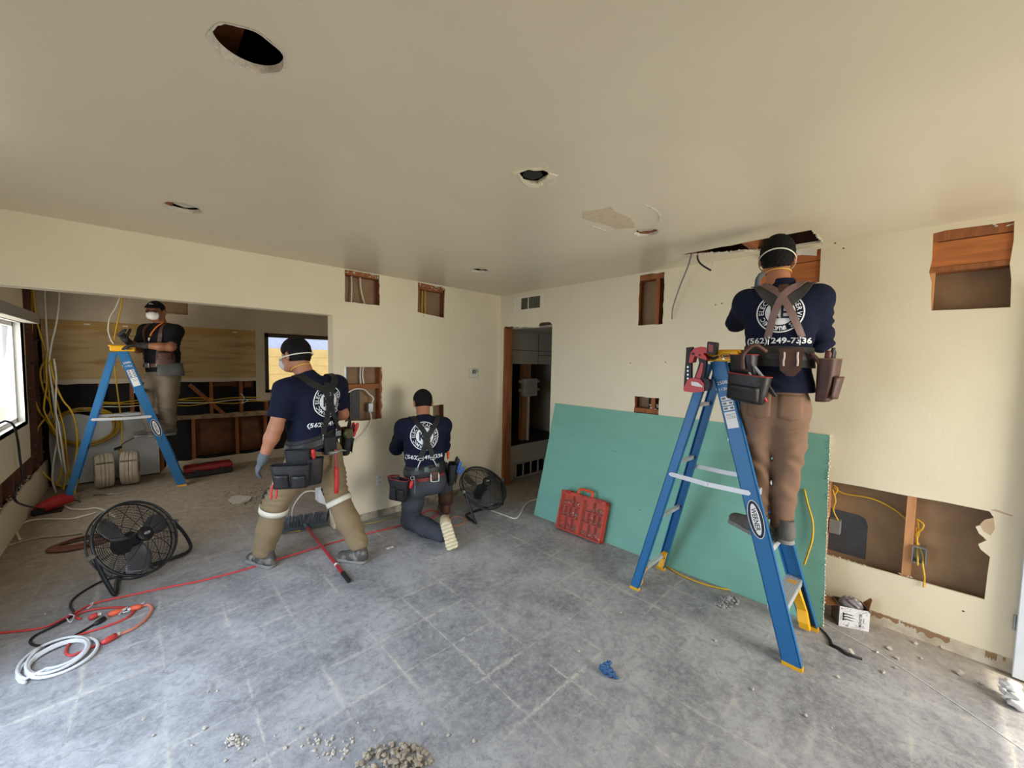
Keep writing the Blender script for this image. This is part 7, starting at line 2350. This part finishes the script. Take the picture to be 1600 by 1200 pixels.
# ------------------------------------------------------------------ drinks box
bx_ = thing('drinks_box', 'small white printed drinks box with torn brown flaps at the foot of the right wall', 'box', (-.12, -3.50, 0))
f0, f1 = Vector((-.205, -3.462, .001)), Vector((-.140, -3.598, .001))
fx = (f1 - f0).normalized()
fn_ = Vector((fx.y, -fx.x, 0))
if fn_.x > 0: fn_ = -fn_
Wb, Hb, Db = (f1 - f0).length, .128, .115
bmx = lambda a, b, z: f0 + fx * a - fn_ * b + Z * z
car = MB()
t_ = .003
mbx = Matrix((fx, -fn_, Z)).transposed().to_4x4()
mbx.translation = f0
for lo, hi in (((0, 0, 0), (Wb, t_, Hb)), ((0, Db - t_, 0), (Wb, Db, Hb)), ((0, 0, 0), (t_, Db, Hb)), ((Wb - t_, 0, 0), (Wb, Db, Hb)), ((0, 0, 0), (Wb, Db, t_))): car.box(lo, hi, mbx)
obj('carton', car, M('kraft_grey_carton', (112, 100, 88), .8), bx_)
fr_ = lambda x, y: bmx(x, -.001, y)
obj('front_panel', MB().add([fr_(0.0, .0), fr_(Wb, .0), fr_(Wb, Hb - .012), fr_(Wb - .012, Hb), fr_(.0, Hb)], [(0, 1, 2, 3, 4)]), M('printed_white_carton', (226, 224, 222), .5, c2=(196, 194, 196), mix=.62, ns=60), bx_, fix=False)
ink = MB()
fi = lambda x, y: bmx(x, -.002, y)
m_k = M('dark_carton_ink', (38, 38, 44), .6)
for i, (y0_, ln_) in enumerate(((.083, .058), (.066, .068), (.049, .058))):
    pts = [(.018, y0_ + .008), (.026, y0_ + .005), (.040, y0_ + .006), (.055, y0_ + .003), (.020 + ln_, y0_ - .001), (.055, y0_ - .003), (.040, y0_ + .000), (.026, y0_ - .004), (.016, y0_ - .002)]
    ink.add([fi(x, y) for x, y in pts], [tuple(range(9))])
ink.add([fi(x, y) for x, y in ((.016, .094), (.024, .090), (.024, .042), (.016, .040), (.020, .06), (.017, .075))], [tuple(range(6))])
obj('claw_mark', ink, m_k, bx_, fix=False)
tx = MB()
put_text(tx, 'MONSTER', .019, lambda x, y: fi(.112 - y, .062 + x), .012)
put_text(tx, 'ENERGY', .009, lambda x, y: fi(.124 - y, .062 + x), .006)
put_text(tx, 'ZERO ULTRA', .007, lambda x, y: fi(.009 - y + .002, .062 + x), .0)
obj('carton_lettering', tx, m_k, bx_, fix=False)
dd_ = MB()
rh = random.Random(8)
for i in range(46):
    x, y = rh.uniform(.008, Wb - .01), rh.choice((rh.uniform(.098, .122), rh.uniform(.005, .03)))
    a = rh.uniform(0, 6)
    dd_.tube([fi(x + .004 * math.cos(a + k) , y + .003 * math.sin(a + 1.6 * k)) for k in range(4)], .0006, 4)
obj('carton_pattern', dd_, M('grey_carton_ink', (120, 116, 124), .6), bx_)
for pts in ([(Wb, .01, Hb), (Wb + .004, .10, Hb), (Wb + .035, .085, Hb + .045), (Wb + .03, .06, Hb + .05), (Wb + .02, .03, Hb + .06), (Wb + .012, .022, Hb + .045)],
            [(0, .02, Hb - .01), (0, .112, Hb - .01), (-.08, .118, Hb + .012), (-.15, .11, Hb - .01), (-.16, .06, Hb - .03), (-.09, .03, Hb - .025)]):
    fo = obj('torn_flap', MB().add([bmx(*q) for q in pts], [tuple(range(len(pts)))]), M('brown_card_flap', (142, 92, 54), .85, var=.12), bx_)
    fo.modifiers.new('thick', 'SOLIDIFY').thickness = .003
F = lbox(LF(f0.x, f0.y, -fn_.x, -fn_.y), -.02, Wb + .02, 0, Db, .06, .22, .005)
cpt = bmx(Wb / 2, Db / 2, Hb - .01)
F.ell(cpt, (.062, .05, .05), (fx, -fn_, Z), .01)
for i in range(14):
    F.folds(cpt + Vector((rh.uniform(-.04, .04), rh.uniform(-.04, .04), rh.uniform(0, .04))), .035, (rh.uniform(-1, 1), rh.uniform(-1, 1), rh.uniform(-1, 1)), .022, .006, i)
obj('plastic_wrap', F.mesh(), M('crumpled_grey_plastic', (116, 110, 112), .3, var=.2, spec=.6), bx_, True)

# ------------------------------------------------------------------ rubble, scraps
m_rub = M('pale_rubble', (186, 178, 166), .95, var=.2, ns=30)
m_rubtan = M('tan_rubble', (160, 148, 130), .95, var=.25, ns=30)


def pile(name, label, u, v, ru, rv, n, hmax, rmin, rmax, mat, seed):
    rh = random.Random(seed)
    mb = MB()
    for i in range(n):
        a, q = rh.random() * 2 * PI, rh.random() ** .7
        p = pxz(u + ru * q * math.cos(a), v + rv * q * math.sin(a), 0)
        r = rh.uniform(rmin, rmax)
        mb.rock((p.x, p.y, r * .35 + hmax * (1 - q) * rh.random()), r, rh)
    return tag(obj(name, mb, mat), label, 'rubble', kind='stuff')


pile('rubble_heap', 'heap of tan plaster rubble at the bottom edge of the picture', 615, 1196, 62, 34, 170, .05, .006, .017, m_rubtan, 1)
pile('rubble_heap', 'small heap of pale plaster crumbs left of the large rubble heap', 368, 1160, 22, 12, 40, .014, .005, .011, m_rub, 2)
pile('rubble_heap', 'scattered plaster crumbs between the small and the large rubble heap', 515, 1168, 50, 22, 46, .006, .004, .011, m_rub, 3)
pile('rubble_heap', 'clump of pale grey rubble in front of the green board beside the ladder', 1136, 942, 22, 9, 60, .035, .007, .016, M('grey_rubble', (158, 156, 156), .95, var=.2), 4)
pile('rubble_heap', 'scattered grey plaster rubble on the kitchen floor behind the walking worker', 410, 775, 62, 22, 110, .01, .008, .020, m_rubtan, 5)
rh = random.Random(14)
cr = 'small loose crumb of pale plaster lying on the concrete floor'
cg = 'loose plaster crumbs on the floor'
spots = [(1430, 1006), (1390, 1015), (1402, 1030), (1440, 1030), (1330, 1022), (1370, 1020), (1380, 1052), (1400, 1045), (1535, 1070), (1500, 1055), (1470, 1012), (1176, 1078), (890, 968), (905, 1018), (1118, 1002), (970, 958), (748, 1040), (785, 985), (610, 857), (320, 1140), (300, 1165), (352, 1190), (395, 1190), (430, 1150), (325, 1082), (340, 1080), (225, 1125), (240, 1150), (70, 960), (80, 948), (660, 1132), (700, 1150), (740, 1160), (1240, 1005), (1260, 1120), (1300, 1138), (1160, 930), (1190, 905), (1350, 990), (1310, 1060), (560, 1130), (585, 1142), (470, 1140), (445, 1170)]
proto = []
for k in range(5):
    mb = MB()
    mb.rock((0, 0, .006), .012, rh, 1)
    me = obj('plaster_crumb', mb, m_rub)
    proto.append(me)
for i, (u, v) in enumerate(spots):
    o = proto[i] if i < 5 else proto[i % 5].copy()
    if i >= 5: COL.objects.link(o)
    p = pxz(u, v, 0)
    s_ = rh.uniform(.5, 1.1) * (1.9 if (u > 1320 and i < 11) else 1)
    o.scale = (s_, s_, s_)
    o.location = (p.x, p.y, .0)
    o.rotation_euler = (0, 0, rh.random() * 6)
    tag(o, cr, 'rubble', cg)
fl_ = MB()
q = [pxz(u, v, .02) for u, v in ((356, 781), (362, 776), (375, 774), (393, 776), (390, 781), (378, 785), (364, 786))]
fl_.plate([(a.x, a.y) for a in q], [], lambda u, v, w_: Vector((u, v, .004 + w_)), .018)
tag(obj('drywall_chunk', fl_, m_rub), 'flat broken piece of drywall among the rubble on the kitchen floor', 'drywall piece')
F = Field((-1.70, -2.80, 0), (-1.50, -2.60, .1), .004)
a, b = pxz(948, 1046, .02), pxz(966, 1061, .008)
F.ecap(a, a.lerp(b, .5), .030, .022, .018, .012, Z.cross(b - a), .01).ecap(a.lerp(b, .5), b, .018, .012, .006, .005, Z.cross(b - a), .01)
F.cone(a + Vector((-.02, .02, .01)), a + Vector((.02, -.005, .03)), .012, .010, .012)
F.folds(a, .06, (1, .4, .3), .016, .005, 1)
F.folds(a.lerp(b, .5), .05, (.3, 1, .6), .02, .004, 2)
F.cut((0, 0, .001), (0, 0, -1))
tag(obj('blue_scrap', F.mesh(), M('blue_rubber_scrap', (44, 84, 128), .5, var=.15), None, True), 'crumpled blue scrap lying alone on the concrete floor', 'scrap')
c_ = pxz(1580, 1090, .03)
F = Field(c_ - Vector((.10, .10, .03)), c_ + Vector((.10, .10, .14)), .006)
F.ell(c_ + Vector((.02, .0, .045)), (.032, .034, .035), (Vector((1, 0, 0)), Vector((0, 1, 0)), Z), .02)
F.ell(c_ + Vector((-.02, -.02, .005)), (.042, .040, .036), (Vector((1, 0, 0)), Vector((0, 1, 0)), Z), .02)
for i in range(16): F.folds(c_ + Vector((rh.uniform(-.05, .05), rh.uniform(-.05, .05), rh.uniform(0, .06))), .045, (rh.uniform(-1, 1), rh.uniform(-1, 1), rh.uniform(-1, 1)), .026, .009, i)
F.cut((0, 0, .001), (0, 0, -1))
tag(obj('plastic_wrap', F.mesh(), M('clear_crumpled_wrap', (226, 226, 224), .15, var=.08, spec=.8), None, True), 'crumpled ball of pale plastic wrap at the foot of the white door', 'scrap')
tag(obj('paper_scrap', MB().box((-.03, -.012, 0), (.03, .012, .003), Matrix.Translation(pxz(609, 856, .001))), m_print_w), 'small white paper scrap on the floor left of the kneeling worker\'s knee', 'scrap')
